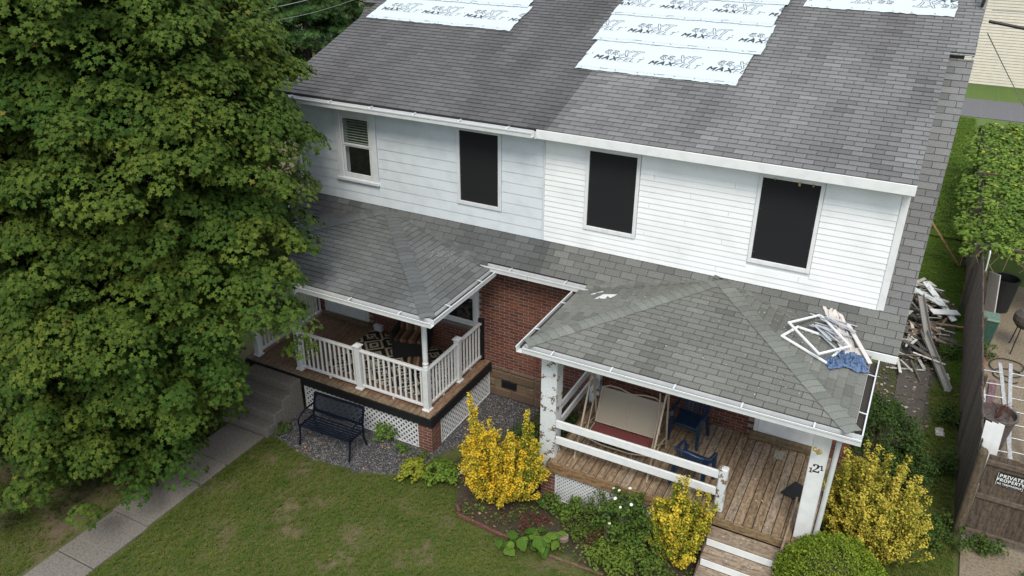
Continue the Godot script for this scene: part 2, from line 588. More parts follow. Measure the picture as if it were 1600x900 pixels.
func build_ground() -> void:
	var xs := axis_list(-10.5, 10.0, 0.11, 150.0)
	var zs := axis_list(-14.0, 9.2, 0.11, 150.0)
	var st := S()
	var cols := []
	var hs := []
	for z in zs:
		var row := []
		var hr := []
		for x in xs:
			row.append(ground_color(x, z))
			hr.append(ground_height(x, z))
		cols.append(row)
		hs.append(hr)
	st.set_normal(Vector3.UP)
	for j in zs.size():
		for i in xs.size():
			st.set_color(cols[j][i])
			st.add_vertex(Vector3(xs[i], hs[j][i], zs[j]))
	var w := xs.size()
	for j in zs.size() - 1:
		for i in w - 1:
			var a := j * w + i
			for q in [a, a + 1, a + w + 1, a, a + w + 1, a + w]: st.add_index(q)
	st.generate_normals()
	M.ground = mat(Color(1, 1, 1), 0.97, "speck", 1.4, 0.0, true, "fine_n", 1.0)
	var o := obj(st, "ground", M.ground, self)
	tag(o, "lawn with worn brown patches around the house", "", "", "structure")

	# blades of grass
	var blade := S()
	for k in 6:
		var a := k * 1.05 + 0.4 * (k % 2)
		var d := Vector3(cos(a), 0, sin(a))
		var s := Vector3(-d.z, 0, d.x) * 0.0045
		var r := d * (0.010 + 0.004 * (k % 3))
		var tip := r + d * (0.022 + 0.006 * (k % 2)) + Vector3(0, 0.042 + 0.008 * (k % 3), 0)
		tri(blade, r - s, r + s, tip, (d * 0.3 + Vector3.UP).normalized())
	var bm := blade.commit()
	var list := []
	rng.seed = 9
	while list.size() < 170000:
		var x: float
		var z: float
		if list.size() % 4 == 0:
			x = rng.randf_range(6.2, 7.9)
			z = rng.randf_range(-14.0, 2.2)
		else:
			x = rng.randf_range(-9.8, 7.9)
			z = rng.randf_range(2.5, 9.1)
			if x > 4.2 and x < 5.5 and z < 3.8: continue
			if x < -6.5 and rng.randf() < 0.5: continue
			if x > -5.15 and x < -4.18 and z > 3.4: continue
			if x > -5.6 and x < -4.1 and z < 3.7: continue
		if list.size() % 9 == 8:
			x = rng.randf_range(5.8, 7.95)
			z = rng.randf_range(-30.3, -13.8)
		if in_poly(x, z, gravel_poly) or in_poly(x, z, bed_poly): continue
		if in_poly(x, z, rubble_poly) and rng.randf() < 0.85: continue
		var b := bareness(x, z)
		if rng.randf() < b * 1.1: continue
		var n := 0.5 + 0.5 * nz.get_noise_3d(x * 1.3, z * 1.3, 31.0)
		var c := Color(0.052, 0.115, 0.015).lerp(Color(0.165, 0.19, 0.042), clampf(n * 0.7 + rng.randf() * 0.4 - 0.05, 0, 1))
		if rng.randf() < 0.07 + 0.25 * b: c = Color(0.23, 0.175, 0.085)
		if z < -5.0: c = c.lerp(Color(0.11, 0.21, 0.025), 0.6)
		var sc := rng.randf_range(0.55, 1.25) * (1.0 - 0.4 * b) * (1.8 if z < -13.8 else 1.0)
		list.append([Transform3D(Basis(Vector3.UP, rng.randf() * TAU).scaled(Vector3(sc, sc * rng.randf_range(0.5, 1.1), sc)), Vector3(x, ground_height(x, z) - 0.003, z)), c])
	var g := mm(list, bm, "grass", M.leaf, self)
	tag(g, "short patchy green grass of the lawn", "grass", "", "stuff")

	list = []
	var weed := S()
	for k in 7:
		var wa := k * 0.9
		var wd := Vector3(cos(wa), 0.35 + 0.1 * (k % 2), sin(wa))
		var wsd := Vector3(-wd.z, 0, wd.x) * 0.22
		tri(weed, Vector3.ZERO, wd * 0.6 + wsd, wd, Vector3(0, 1, 0))
		tri(weed, Vector3.ZERO, wd * 0.6 - wsd, wd, Vector3(0, 1, 0))
	while list.size() < 1500:
		var wx := rng.randf_range(-4.1, 4.2)
		var wz := rng.randf_range(3.2, 8.5)
		if list.size() % 3 == 0:
			wx = rng.randf_range(6.3, 7.8)
			wz = rng.randf_range(-9.0, 2.0)
		if in_poly(wx, wz, gravel_poly) or in_poly(wx, wz, bed_poly) or nz.get_noise_2d(wx * 0.8 + 30.0, wz * 0.8) < -0.05: continue
		var ws := rng.randf_range(0.012, 0.034)
		var wc := Color(0.040, 0.095, 0.014).lerp(Color(0.085, 0.150, 0.025), rng.randf())
		if rng.randf() < 0.05: wc = Color(0.20, 0.15, 0.06)
		list.append([Transform3D(Basis(Vector3.UP, rng.randf() * TAU).scaled(Vector3(ws, ws * 0.8, ws)), Vector3(wx, ground_height(wx, wz) + 0.02, wz)), wc])
	tag(mm(list, weed.commit(), "lawn_weeds", M.leaf, self), "small broad-leaved weeds and fallen leaves in the lawn", "weeds", "", "stuff")

	# gravel bed
	var stone := S()
	var pts := [Vector3(1, 0, 0), Vector3(0.2, 0, 0.9), Vector3(-0.9, 0.1, 0.3), Vector3(-0.3, 0, -0.9), Vector3(0.1, 0.75, 0.05)]
	for k in 4: tri(stone, pts[k], pts[(k + 1) % 4], pts[4], (pts[k] + pts[(k + 1) % 4] + Vector3.UP).normalized())
	var sm := stone.commit()
	list = []
	while list.size() < 16000:
		var x := rng.randf_range(-4.2, 0.15)
		var z := rng.randf_range(0.2, 3.75)
		if not in_poly(x, z, gravel_poly) or (x < -1.5 and z < 2.2): continue
		var t := rng.randf()
		var c := Color(0.055, 0.057, 0.065).lerp(Color(0.17, 0.17, 0.18), t * t)
		if rng.randf() < 0.07: c = Color(0.30, 0.27, 0.24)
		var sc := rng.randf_range(0.008, 0.019)
		list.append([Transform3D(Basis(Vector3.UP, rng.randf() * TAU) * Basis(Vector3.RIGHT, rng.randf_range(-0.5, 0.5)).scaled(Vector3.ONE * sc), Vector3(x, ground_height(x, z) + 0.002, z)), c])
	M.pebble = mat(Color(1, 1, 1), 0.8, "", 1.0, 0.0, true)
	tag(mm(list, sm, "gravel", M.pebble, self), "dark grey gravel spread under and beside the black bench", "gravel", "", "stuff")
	# dead leaves and bits on the gravel, bed and rubble
	var chip := S()
	tri(chip, Vector3(-0.5, 0.1, -0.3), Vector3(0.5, 0.0, -0.35), Vector3(0.35, 0.15, 0.4), Vector3.UP)
	tri(chip, Vector3(-0.5, 0.1, -0.3), Vector3(0.35, 0.15, 0.4), Vector3(-0.4, 0.0, 0.35), Vector3.UP)
	list = []
	for k in 2600:
		var pl: PackedVector2Array = [gravel_poly, bed_poly, rubble_poly][k % 3]
		var q := Vector2.ZERO
		for tryk in 30:
			q = Vector2(rng.randf_range(-4.2, 7.7), rng.randf_range(-10, 3.8)) if k % 3 == 2 else Vector2(rng.randf_range(-4.2, 4.3), rng.randf_range(0.2, 3.8))
			if Geometry2D.is_point_in_polygon(q, pl): break
		if not Geometry2D.is_point_in_polygon(q, pl): continue
		if k % 3 == 0 and q.x > -2.9 and rng.randf() < 0.75: continue
		var c: Color = [Color(0.20, 0.11, 0.055), Color(0.13, 0.075, 0.04), Color(0.28, 0.19, 0.10), Color(0.09, 0.06, 0.04)][rng.randi() % 4]
		if k % 3 == 2: c = [Color(0.35, 0.33, 0.30), Color(0.06, 0.05, 0.045), Color(0.20, 0.14, 0.10), Color(0.12, 0.10, 0.09)][rng.randi() % 4]
		var sc := rng.randf_range(0.02, 0.06) * (1.5 if k % 3 == 2 else 1.0)
		list.append([Transform3D(Basis.from_euler(Vector3(rng.randf_range(-0.5, 0.5), rng.randf() * TAU, rng.randf_range(-0.5, 0.5))).scaled(Vector3(sc, sc, sc * rng.randf_range(0.4, 1))), Vector3(q.x, 0.022, q.y)), c])
	tag(mm(list, chip.commit(), "litter", M.pebble, self), "dead leaves and small crumbs lying on the beds", "litter", "", "stuff")

	# walk of concrete slabs to the street
	var walk := Node3D.new()
	walk.name = "walkway"
	add_child(walk)
	tag(walk, "concrete slab path leading from the steps to the street", "", "", "structure")
	var z0 := 3.62
	var lens := [0.98, 0.62, 1.2, 1.06, 1.2, 1.2]
	for k in lens.size():
		var s := S()
		var l: float = lens[k]
		var dy: float = [0.0, 0.006, -0.004, 0.005, 0.0, 0.0][k]
		bevel(s, Transform3D(Basis.from_euler(Vector3(0.004 * (k % 3 - 1), 0, 0.006 * (k % 2))), Vector3(-4.69 + 0.02 * (k % 2) + 0.02 * k, -0.015 + dy, z0 + l * 0.5)), Vector3(0.86 if k > 0 else 0.94, 0.09, l - 0.016), 0.008)
		obj(s, "slab", M.concrete, walk)
		z0 += l

func mm(list: Array, mesh: Mesh, called: String, m: Material, parent: Node) -> MultiMeshInstance3D:
	var mul := MultiMesh.new()
	mul.transform_format = MultiMesh.TRANSFORM_3D
	mul.use_colors = true
	mul.mesh = mesh
	mul.instance_count = list.size()
	for i in list.size():
		mul.set_instance_transform(i, list[i][0])
		mul.set_instance_color(i, list[i][1])
	var o := MultiMeshInstance3D.new()
	o.multimesh = mul
	o.material_override = m
	o.name = numbered(called) if parent == self else called
	parent.add_child(o, true)
	if parent != self: o.set_meta("kind", "stuff")
	return o

# ------------------------------------------------------------------ shingles
var tab_mesh := {}
var tone_mats := {}

func tones(called: String, lo: Color, hi: Color) -> Array:
	var l := []
	for k in 10:
		var c := lo.lerp(hi, k / 9.0)
		l.append(c)
	var ms := []
	for c in l:
		var m: StandardMaterial3D = M.shingle.duplicate()
		m.vertex_color_use_as_albedo = false
		m.albedo_color = c.linear_to_srgb()
		ms.append(m)
	tone_mats[called] = ms
	tone_mats[called + "_c"] = l
	return l

func shingle_face(cands: Array, roof: Node3D, st: SurfaceTool, o: Vector3, u: Vector3, n: Vector3, poly: PackedVector2Array, e: float, w: float, pal: String, skip = null, wobble := 0.0) -> void:
	var v := n.cross(u)
	var lo := Vector2(1e9, 1e9)
	var hi := -lo
	for q in poly:
		lo = lo.min(q)
		hi = hi.max(q)
	var r := 0
	var y := lo.y - 0.001
	var off := rng.randf() * w
	while y < hi.y:
		var x := lo.x - w * 2.0 + off + (w * 0.5 if r % 2 == 1 else 0.0) + rng.randf_range(-0.012, 0.012)
		while x < hi.x:
			var wob := wobble * nz.get_noise_2d(x * 0.8, y * 0.3)
			var a := Vector2(x + 0.005, y + wob)
			var b := Vector2(x + w - 0.005, y + e - 0.003 + wob)
			var rect := PackedVector2Array([a, Vector2(b.x, a.y), b, Vector2(a.x, b.y)])
			var mid := (a + b) * 0.5
			var p3 := o + u * mid.x + v * mid.y
			x += w
			if skip != null and skip.call(p3): continue
			var big := nz.get_noise_3d(mid.x * 1.15, mid.y * 0.30, o.x * 3.1 + 2.0)
			var t := int(clampf(4.6 + big * 5.2 + rng.randfn(0.0, 0.55), 0, 9))
			var full := true
			for q in rect:
				if not Geometry2D.is_point_in_polygon(q, poly): full = false
			var butt := 0.012 + rng.randf() * 0.004
			if full:
				cands.append([p3.distance_squared_to(CAM), roof, st, o, u, v, n, rect, a, t, pal, e, w, butt])
			else:
				for pp in Geometry2D.intersect_polygons(rect, poly):
					if pp.size() >= 3: prism(st, o, u, v, n, pp, butt, 0.002, a.y, b.y, tone_mats[pal + "_c"][t])
		y += e
		r += 1

func finish_shingles(cands: Array, keep := 300) -> void:
	cands.sort_custom(func(a, b): return a[0] < b[0])
	for i in cands.size():
		var c: Array = cands[i]
		if i < keep:
			var key := "%s_%.3f_%.3f" % ["tab", c[11], c[12]]
			if not tab_mesh.has(key):
				var s := S()
				prism(s, Vector3.ZERO, Vector3.RIGHT, Vector3.FORWARD, Vector3.UP, PackedVector2Array([Vector2.ZERO, Vector2(c[12] - 0.010, 0), Vector2(c[12] - 0.010, c[11] - 0.003), Vector2(0, c[11] - 0.003)]), 0.014, 0.002, 0, c[11], Color.WHITE)
				tab_mesh[key] = s.commit()
			var m := mi(tab_mesh[key], "shingle", tone_mats[c[10]][c[9]], c[1])
			m.transform = Transform3D(Basis(c[4], c[6], -c[5]), c[3] + c[4] * c[8].x + c[5] * c[8].y)
		else:
			prism(c[2], c[3], c[4], c[5], c[6], c[7], c[13], 0.002, c[8].y, c[8].y + c[11], tone_mats[c[10] + "_c"][c[9]])

func to_uv(pts: Array, o: Vector3, u: Vector3, n: Vector3) -> PackedVector2Array:
	var v := n.cross(u)
	var out := PackedVector2Array()
	for p in pts: out.append(Vector2((p - o).dot(u), (p - o).dot(v)))
	return out

func slab_poly(st: SurfaceTool, pts: Array, n: Vector3, th: float, col := Color.WHITE) -> void:
	# flat slab whose top polygon is pts, th thick below
	var c := Vector3.ZERO
	var low := []
	for p in pts:
		c += p / pts.size()
		low.append(p - n * th)
	c -= n * th * 0.5
	face(st, pts, c, col)
	face(st, low, c, col)
	for i in pts.size():
		var j := (i + 1) % pts.size()
		face(st, [pts[i], pts[j], low[j], low[i]], c, col)

func hip_caps(roof: Node3D, a: Vector3, b: Vector3, n1: Vector3, n2: Vector3, pal: String, wid := 0.135, e := 0.135) -> void:
	# bent cap shingles laid from the eave a up to b
	var d := (b - a).normalized()
	var l := a.distance_to(b)
	var s1 := n1.cross(d).normalized()
	var s2 := d.cross(n2).normalized()
	if s1.dot(n2) > 0.0: s1 = -s1
	if s2.dot(n1) > 0.0: s2 = -s2
	var nn := (n1 + n2).normalized()
	var k := 0
	while k * e < l - 0.03:
		var p0 := a + d * (k * e) + nn * 0.026
		var p1 := a + d * minf(l, (k + 1) * e + 0.01) + nn * 0.019
		var j := rng.randf_range(-0.006, 0.006)
		var s := S()
		var mid := (p0 + p1) * 0.5 - nn * 0.1
		var t := int(clampf(4.8 + 3.0 * nz.get_noise_2d(k * 0.35, a.x) + rng.randfn(0, 0.9), 0, 9))
		for sd in [[s1, n1], [s2, n2]]:
			var q0: Vector3 = p0 + sd[0] * (wid + j) + nn * 0.002
			var q1: Vector3 = p1 + sd[0] * (wid * 0.99) + nn * 0.0
			face(s, [p0, q0, q1, p1], mid, Color.WHITE)
			face(s, [p0, q0, q0 - nn * 0.006, p0 - nn * 0.006], p1, Color.WHITE)
			face(s, [q0, q1, q1 - nn * 0.012, q0 - nn * 0.012], mid, Color.WHITE)
		obj(s, "hip_cap", tone_mats[pal][t], roof)
		k += 1

func gutter(parent: Node, path: Array, out: Array, m: Material, step := 0.62, debris := true) -> void:
	# path: points along the top back edge, out: outward direction of each run
	var st := S()
	for i in path.size() - 1:
		var a: Vector3 = path[i]
		var b: Vector3 = path[i + 1]
		var q: Vector3 = out[i]
		var d := (b - a).normalized()
		var a2 := a - d * (0.0 if i == 0 else 0.0)
		var b2 := b + (q * 0.0)
		if i < path.size() - 2: b2 = b + d * 0.125
		if i > 0: a2 = a - d * 0.0
		var up := Vector3.UP
		bar(st, a2 + q * 0.004 - up * 0.055, b2 + q * 0.004 - up * 0.055, 0.11, 0.005)
		bar(st, a2 + q * 0.06 - up * 0.108, b2 + q * 0.06 - up * 0.108, 0.005, 0.11)
		bar(st, a2 + q * 0.112 - up * 0.07, b2 + q * 0.112 - up * 0.07, 0.075, 0.005)
		bar(st, a2 + q * 0.118 - up * 0.022, b2 + q * 0.118 - up * 0.022, 0.024, 0.020)
	var g := obj(st, "gutter", m, parent)
	for i in path.size() - 1:
		var a: Vector3 = path[i]
		var b: Vector3 = path[i + 1]
		var q: Vector3 = out[i]
		var n := int(a.distance_to(b) / step)
		for k in n:
			var p := a.lerp(b, (k + 0.5) / n)
			var s := S()
			bar(s, p - q * 0.06 + Vector3(0, 0.012, 0), p + q * 0.122 - Vector3(0, 0.004, 0), 0.006, 0.022)
			obj(s, "gutter_strap", m, g)
		if debris:
			var s2 := S()
			bar(s2, a + q * 0.058 - Vector3(0, 0.085, 0), b + q * 0.058 - Vector3(0, 0.085, 0), 0.03, 0.10)
			obj(s2, "gutter_dirt", M.gut_dirt, g)

# ------------------------------------------------------------------ the house
const EV := 5.95       # height of the upper eave
const SL := 0.34       # slope of the upper roof
const EZ := 0.36
const RIDGE := -6.5

func up_y(z: float) -> float: return EV + SL * (EZ - z)

func siding(parent: Node, x0: float, x1: float, y0: float, y1: float, e: float, m: Material, holes: Array, proud: float, splits: Array) -> void:
	var y := y0
	while y < y1 - 0.01:
		var yt := minf(y + e, y1)
		var cuts := [[x0, x1]]
		for h in holes:
			if yt > h[2] + 0.004 and y < h[3] - 0.004:
				var nxt := []
				for c in cuts:
					if h[0] >= c[1] or h[1] <= c[0]: nxt.append(c)
					else:
						if h[0] - c[0] > 0.02: nxt.append([c[0], h[0]])
						if c[1] - h[1] > 0.02: nxt.append([h[1], c[1]])
				cuts = nxt
		var row_splits: Array = splits.duplicate()
		if e < 0.15: row_splits.append(x0 + 1.9 + fmod((y - y0) / e * 1.37, 3.4))
		for s in row_splits:
			var nxt2 := []
			for c in cuts:
				if s > c[0] + 0.1 and s < c[1] - 0.1:
					nxt2.append([c[0], s - 0.001])
					nxt2.append([s + 0.001, c[1]])
				else: nxt2.append(c)
			cuts = nxt2
		for c in cuts:
			var st := S()
			var a: float = c[0] + 0.001
			var b: float = c[1] - 0.001
			var z0 := proud + rng.randf_range(-0.001, 0.0015)
			hexa(st, [Vector3(a, y, -0.02), Vector3(b, y, -0.02), Vector3(b, y, z0), Vector3(a, y, z0), Vector3(a, yt + 0.004, -0.02), Vector3(b, yt + 0.004, -0.02), Vector3(b, yt + 0.004, 0.001), Vector3(a, yt + 0.004, 0.001)])
			obj(st, "siding_board", m, parent)
		y += e

func frame_part(parent: Node, called: String, x0: float, x1: float, y0: float, y1: float, w: float, z: float, d: float, m: Material, wt := -1.0, wb := -1.0) -> MeshInstance3D:
	var st := S()
	if wt < 0: wt = w
	if wb < 0: wb = w
	bbox(st, Vector3(x0, y0, z), Vector3(x0 + w, y1, z + d), 0.005)
	bbox(st, Vector3(x1 - w, y0, z), Vector3(x1, y1, z + d), 0.005)
	bbox(st, Vector3(x0 + w, y1 - wt, z), Vector3(x1 - w, y1, z + d - 0.003), 0.005)
	bbox(st, Vector3(x0 + w, y0, z), Vector3(x1 - w, y0 + wb, z + d - 0.003), 0.005)
	return obj(st, called, m, parent)

func brick_panel(wall: Node3D, xf: Transform3D, w: float, h: float, cands: Array, skip = null, ends := false) -> void:
	# bricks in running bond in the local x-y plane of xf, faces towards local +z
	var bh := 0.0577
	var step := 0.0677
	var bl := 0.205
	var r := 0
	var y := 0.005
	while y + bh < h + 0.01:
		var x := -(bl + 0.01) * (0.5 if r % 2 == 1 else 0.0)
		while x < w - 0.01:
			var a := maxf(x, 0.002)
			var b := minf(x + bl, w - 0.002)
			x += bl + 0.010
			if b - a < 0.03: continue
			var c := Vector3((a + b) * 0.5, y + bh * 0.5, 0.0)
			if skip != null and skip.call(xf * c): continue
			var t := rng.randi() % 6
			cands.append([(xf * c).distance_squared_to(CAM), wall, xf * Transform3D(Basis(), c + Vector3(0, 0, rng.randf_range(-0.0015, 0.002))), b - a, bh, t, absf((b - a) - bl) < 0.001])
		y += step
		r += 1

var brick_cols := [Color(0.205, 0.068, 0.044), Color(0.165, 0.057, 0.039), Color(0.238, 0.082, 0.052), Color(0.185, 0.071, 0.052), Color(0.139, 0.051, 0.039), Color(0.218, 0.091, 0.062)]
var brick_mesh: Mesh
var brick_mats := []

func finish_bricks(cands: Array, keep: int, wall: Node3D) -> void:
	if brick_mesh == null:
		var s := S()
		bevel(s, Transform3D(Basis(), Vector3(0, 0, -0.02)), Vector3(0.205, 0.0577, 0.055), 0.003)
		brick_mesh = s.commit()
		for c in brick_cols:
			var m: StandardMaterial3D = M.brick.duplicate()
			m.vertex_color_use_as_albedo = false
			m.albedo_color = (c as Color).linear_to_srgb()
			brick_mats.append(m)
	cands.sort_custom(func(a, b): return a[0] < b[0])
	var st := S()
	var n := 0
	var rest := 0
	for c in cands:
		if n < keep and c[6]:
			var o := mi(brick_mesh, "brick", brick_mats[c[5]], c[1])
			o.transform = c[2]
			n += 1
		else:
			boxx(st, c[2] * Transform3D(Basis(), Vector3(0, 0, -0.02)), Vector3(c[3], c[4], 0.055), brick_cols[c[5]])
			rest += 1
	if rest > 0:
		tag(obj(st, "bricks", M.brick, wall), "", "", "", "stuff")

func stones(wall: Node3D, x0: float, x1: float, y0: float, y1: float, z: float, skip: Callable) -> void:
	var y := y0
	var row := 0
	while y < y1 - 0.03:
		var h: float = [0.24, 0.19, 0.22][row % 3]
		h = minf(h, y1 - y)
		var x := x0
		while x < x1 - 0.02:
			var w := minf(rng.randf_range(0.2, 0.5), x1 - x)
			if x1 - x - w < 0.12: w = x1 - x
			var c := Vector3(x + w * 0.5, y + h * 0.5, z)
			if not skip.call(c):
				var st := S()
				var t := rng.randf()
				var col := Color(0.17, 0.10, 0.072).lerp(Color(0.25, 0.18, 0.125), t)
				bevel(st, Transform3D(Basis(Vector3.BACK, rng.randf_range(-0.02, 0.02)), c + Vector3(0, 0, rng.randf_range(-0.005, 0.01))), Vector3(w - rng.randf_range(0.025, 0.05), h - rng.randf_range(0.025, 0.05), 0.08), 0.016, col)
				obj(st, "stone", M.stone, wall)
			x += w
		y += h
		row += 1

func build_house_shell() -> void:
	M.gut_dirt = mat(Color(0.05, 0.042, 0.034), 0.95, "speck", 2.0)
	tones("left_main", Color(0.081, 0.081, 0.083), Color(0.175, 0.175, 0.183))
	tones("right_main", Color(0.123, 0.121, 0.124), Color(0.287, 0.298, 0.302))
	tones("left_low", Color(0.090, 0.096, 0.098), Color(0.209, 0.223, 0.229))
	tones("right_low", Color(0.119, 0.124, 0.118), Color(0.282, 0.292, 0.280))
	tones("left_porch", Color(0.093, 0.099, 0.098), Color(0.231, 0.247, 0.249))
	tones("right_porch", Color(0.133, 0.135, 0.123), Color(0.277, 0.289, 0.262))
	tones("left_cap", Color(0.111, 0.122, 0.127), Color(0.192, 0.209, 0.212))
	tones("right_cap", Color(0.152, 0.164, 0.146), Color(0.299, 0.323, 0.291))
	var hl := thing("semi_detached_house", "left half of the duplex with pale blue wide-board siding", "house", Vector3.ZERO, 0, "halves of the duplex")
	var hr := thing("semi_detached_house", "right half of the duplex with white narrow-board siding", "house", Vector3.ZERO, 0, "halves of the duplex")
	var n_up := Vector3(0, 1, SL).normalized()
	var n_lo := Vector3(0, 1, 1).normalized()
	var zs := -3.3675
	for side in 2:
		var h: Node3D = [hl, hr][side]
		var left := side == 0
		var x0 := -5.66 if left else 0.0
		var x1 := 0.0 if left else 6.0
		var sid: Material = M.blue_siding if left else M.vinyl
		# --- storey below: brick wall on a stone foundation
		var st := S()
		box(st, Vector3(x0, 0.70, -0.15), Vector3(x1, 3.22, 0.1645))
		var wall := obj(st, "brick_wall", M.mortar, h)
		var bc := []
		var skip := func(p: Vector3) -> bool:
			if left:
				if p.x > -5.40 and p.x < -4.12 and p.y < 2.95: return true
				if p.x > -2.40 and p.x < -1.26 and p.y > 1.50 and p.y < 2.90: return true
			else:
				if p.x > 4.40 and p.x < 5.52 and p.y < 2.95: return true
			return false
		brick_panel(wall, Transform3D(Basis(), Vector3(x0, 0.715, 0.162)), x1 - x0, 2.48, bc, skip)
		for c in bc:   # the stretch of wall in open view counts as nearest
			var px: float = c[2].origin.x
			if px > -1.05 and px < 1.4: c[0] -= 500.0
		finish_bricks(bc, 300, wall)
		st = S()
		box(st, Vector3(x0, -0.3, -0.15), Vector3(x1, 0.70, 0.148))
		var fnd := obj(st, "foundation", M.stone_mortar, h)
		stones(fnd, -1.25 if left else 0.0, 0.0 if left else 1.5, -0.02, 0.70, 0.14, func(c: Vector3) -> bool: return absf(c.x + 0.6) < 0.2 and absf(c.y - 0.345) < 0.1)
		if left:
			st = S()
			bbox(st, Vector3(-0.78, 0.25, 0.14), Vector3(-0.43, 0.43, 0.185), 0.006)
			for k in 4: box(st, Vector3(-0.76, 0.275 + k * 0.038, 0.18), Vector3(-0.45, 0.29 + k * 0.038, 0.196))
			tag(obj(st, "vent", M.black_paint, h), "black basement vent low in the stone foundation")
		# --- gable, back and party walls
		st = S()
		var gx := -5.60 if left else 5.94
		var pl := []
		for q in [[0.0, -0.3], [0.0, 3.55], [-3.4, 7.05], [-6.5, 8.15], [-9.6, 7.05], [-13.1, 3.55], [-13.1, -0.3]]: pl.append(Vector3(gx + (0.0 if left else 0.05), q[1], q[0]))
		slab_poly(st, pl, Vector3.RIGHT, 0.1)
		obj(st, "gable_wall", sid, h)
		st = S()
		box(st, Vector3(x0, -0.3, -13.2), Vector3(x1, 5.9, -13.0))
		obj(st, "back_wall", sid, h)
		# --- upper front wall
		st = S()
		if left:
			box(st, Vector3(x0, 3.55, -0.18), Vector3(-4.60, 5.86, -0.018))
			box(st, Vector3(-3.88, 3.55, -0.18), Vector3(x1, 5.86, -0.018))
			box(st, Vector3(-4.60, 3.55, -0.18), Vector3(-3.88, 4.24, -0.018))
			box(st, Vector3(-4.60, 5.55, -0.18), Vector3(-3.88, 5.86, -0.018))
		else: box(st, Vector3(x0, 3.55, -0.18), Vector3(x1, 5.86, -0.018))
		var dw := obj(st, "upper_wall", sid, h)
		var holes := []
		if left: holes = [[-4.76, -3.72, 4.15, 5.75], [-1.85, -0.865, 4.135, 5.73]]
		else: holes = [[0.825, 1.835, 4.13, 5.73], [3.805, 4.825, 4.12, 5.73]]
		if left: siding(dw, x0 + 0.03, -0.012, 3.72, 5.78, 0.206, sid, holes, 0.012, [-3.74])
		else: siding(dw, 0.03, x1 - 0.09, 3.72, 5.78, 0.1016, sid, holes, 0.014, [])
		st = S()
		if left:
			bbox(st, Vector3(x0 - 0.02, 3.72, -0.03), Vector3(x0 + 0.028, 5.8, 0.022))
			bbox(st, Vector3(-0.010, 3.70, -0.01), Vector3(0.028, 5.8, 0.02))
		else:
			bbox(st, Vector3(x1 - 0.088, 3.66, -0.06), Vector3(x1 + 0.02, 5.8, 0.024))
		obj(st, "corner_board", M.trim_blue if left else M.fascia, h)
		# starter flashing where the wall meets the roof
		st = S()
		hexa(st, [Vector3(x0, 3.66, 0.01), Vector3(x1, 3.66, 0.01), Vector3(x1, 3.66, 0.055), Vector3(x0, 3.66, 0.055), Vector3(x0, 3.725, 0.002), Vector3(x1, 3.725, 0.002), Vector3(x1, 3.725, 0.016), Vector3(x0, 3.725, 0.016)])
		obj(st, "wall_flashing", sid, h)
		# cheek of the dormer
		st = S()
		var cx := x0 - 0.001 if left else x1
		slab_poly(st, [Vector3(cx, 3.60, -0.02), Vector3(cx, 5.85, -0.02), Vector3(cx, 7.05, -3.4)], Vector3.RIGHT, 0.06)
		obj(st, "dormer_cheek", sid, h)
		# soffit
		st = S()
		box(st, Vector3(x0 - 0.25 if left else 0.005, 5.765, -0.1), Vector3(-0.005 if left else x1 + 0.05, 5.785, 0.34))
		obj(st, "soffit", M.white, h)
		# --- roofs
		var rx0 := -5.95 if left else 0.2
		var rx1 := 0.198 if left else 6.055
		var rt1 := 0.198 if left else 6.09
		var rt0 := -6.02 if left else 0.2
		var ux0 := -6.38 if left else 0.2
		var ux1 := 0.198 if left else 6.47
		st = S()
		var low_p := [Vector3(rx0, up_y(EZ), EZ), Vector3(rx1, up_y(EZ), EZ), Vector3(rt1, up_y(zs), zs), Vector3(rt0, up_y(zs), zs)]
		var up_p := [Vector3(ux0, up_y(zs), zs), Vector3(ux1, up_y(zs), zs), Vector3(ux1, up_y(RIDGE), RIDGE), Vector3(ux0, up_y(RIDGE), RIDGE)]
		slab_poly(st, low_p, n_up, 0.05)
		slab_poly(st, up_p, n_up, 0.05)
		# rear slopes
		slab_poly(st, [Vector3(ux0, up_y(RIDGE), RIDGE), Vector3(ux1, up_y(RIDGE), RIDGE), Vector3(ux1, 7.1, -9.7), Vector3(ux0, 7.1, -9.7)], Vector3(0, 1, -0.35).normalized(), 0.05)
		slab_poly(st, [Vector3(ux0, 7.1, -9.7), Vector3(ux1, 7.1, -9.7), Vector3(ux1, 3.3, -13.5), Vector3(ux0, 3.3, -13.5)], Vector3(0, 1, -1).normalized(), 0.05)
		var roof := obj(st, "upper_roof", M.deck_dark, h)
		var cands := []
		var stu := S()
		var o := Vector3(0, up_y(EZ), EZ)
		var pal := "left_main" if left else "right_main"
		shingle_face(cands, roof, stu, o, Vector3.RIGHT, n_up, to_uv(low_p, o, Vector3.RIGHT, n_up), 0.127, 0.305, pal)
		shingle_face(cands, roof, stu, o, Vector3.RIGHT, n_up, to_uv(up_p, o, Vector3.RIGHT, n_up), 0.127, 0.305, pal)
		st = S()
		var lx0 := -6.28 if left else 0.2
		var lx1 := 0.198 if left else 6.37
		var pent := [Vector3(lx0, 3.26, 0.49), Vector3(lx1, 3.26, 0.49), Vector3(lx1 + (0.0 if left else 0.01), 3.26 + 0.66 / sqrt(2.0), 0.49 - 0.66 / sqrt(2.0)), Vector3(lx0, 3.26 + 0.66 / sqrt(2.0), 0.49 - 0.66 / sqrt(2.0))]
		var zt := -3.36
		var strip := []
		if left: strip = [Vector3(-6.28, pent[3].y, pent[3].z), Vector3(-5.66, pent[3].y, pent[3].z), Vector3(-5.66, 3.75 - zt, zt), Vector3(-6.36, 3.75 - zt, zt)]
		else: strip = [Vector3(5.95, pent[2].y, pent[2].z), Vector3(6.38, pent[2].y, pent[2].z), Vector3(6.475, 3.75 - zt, zt), Vector3(5.95, 3.75 - zt, zt)]
		slab_poly(st, pent, n_lo, 0.05)
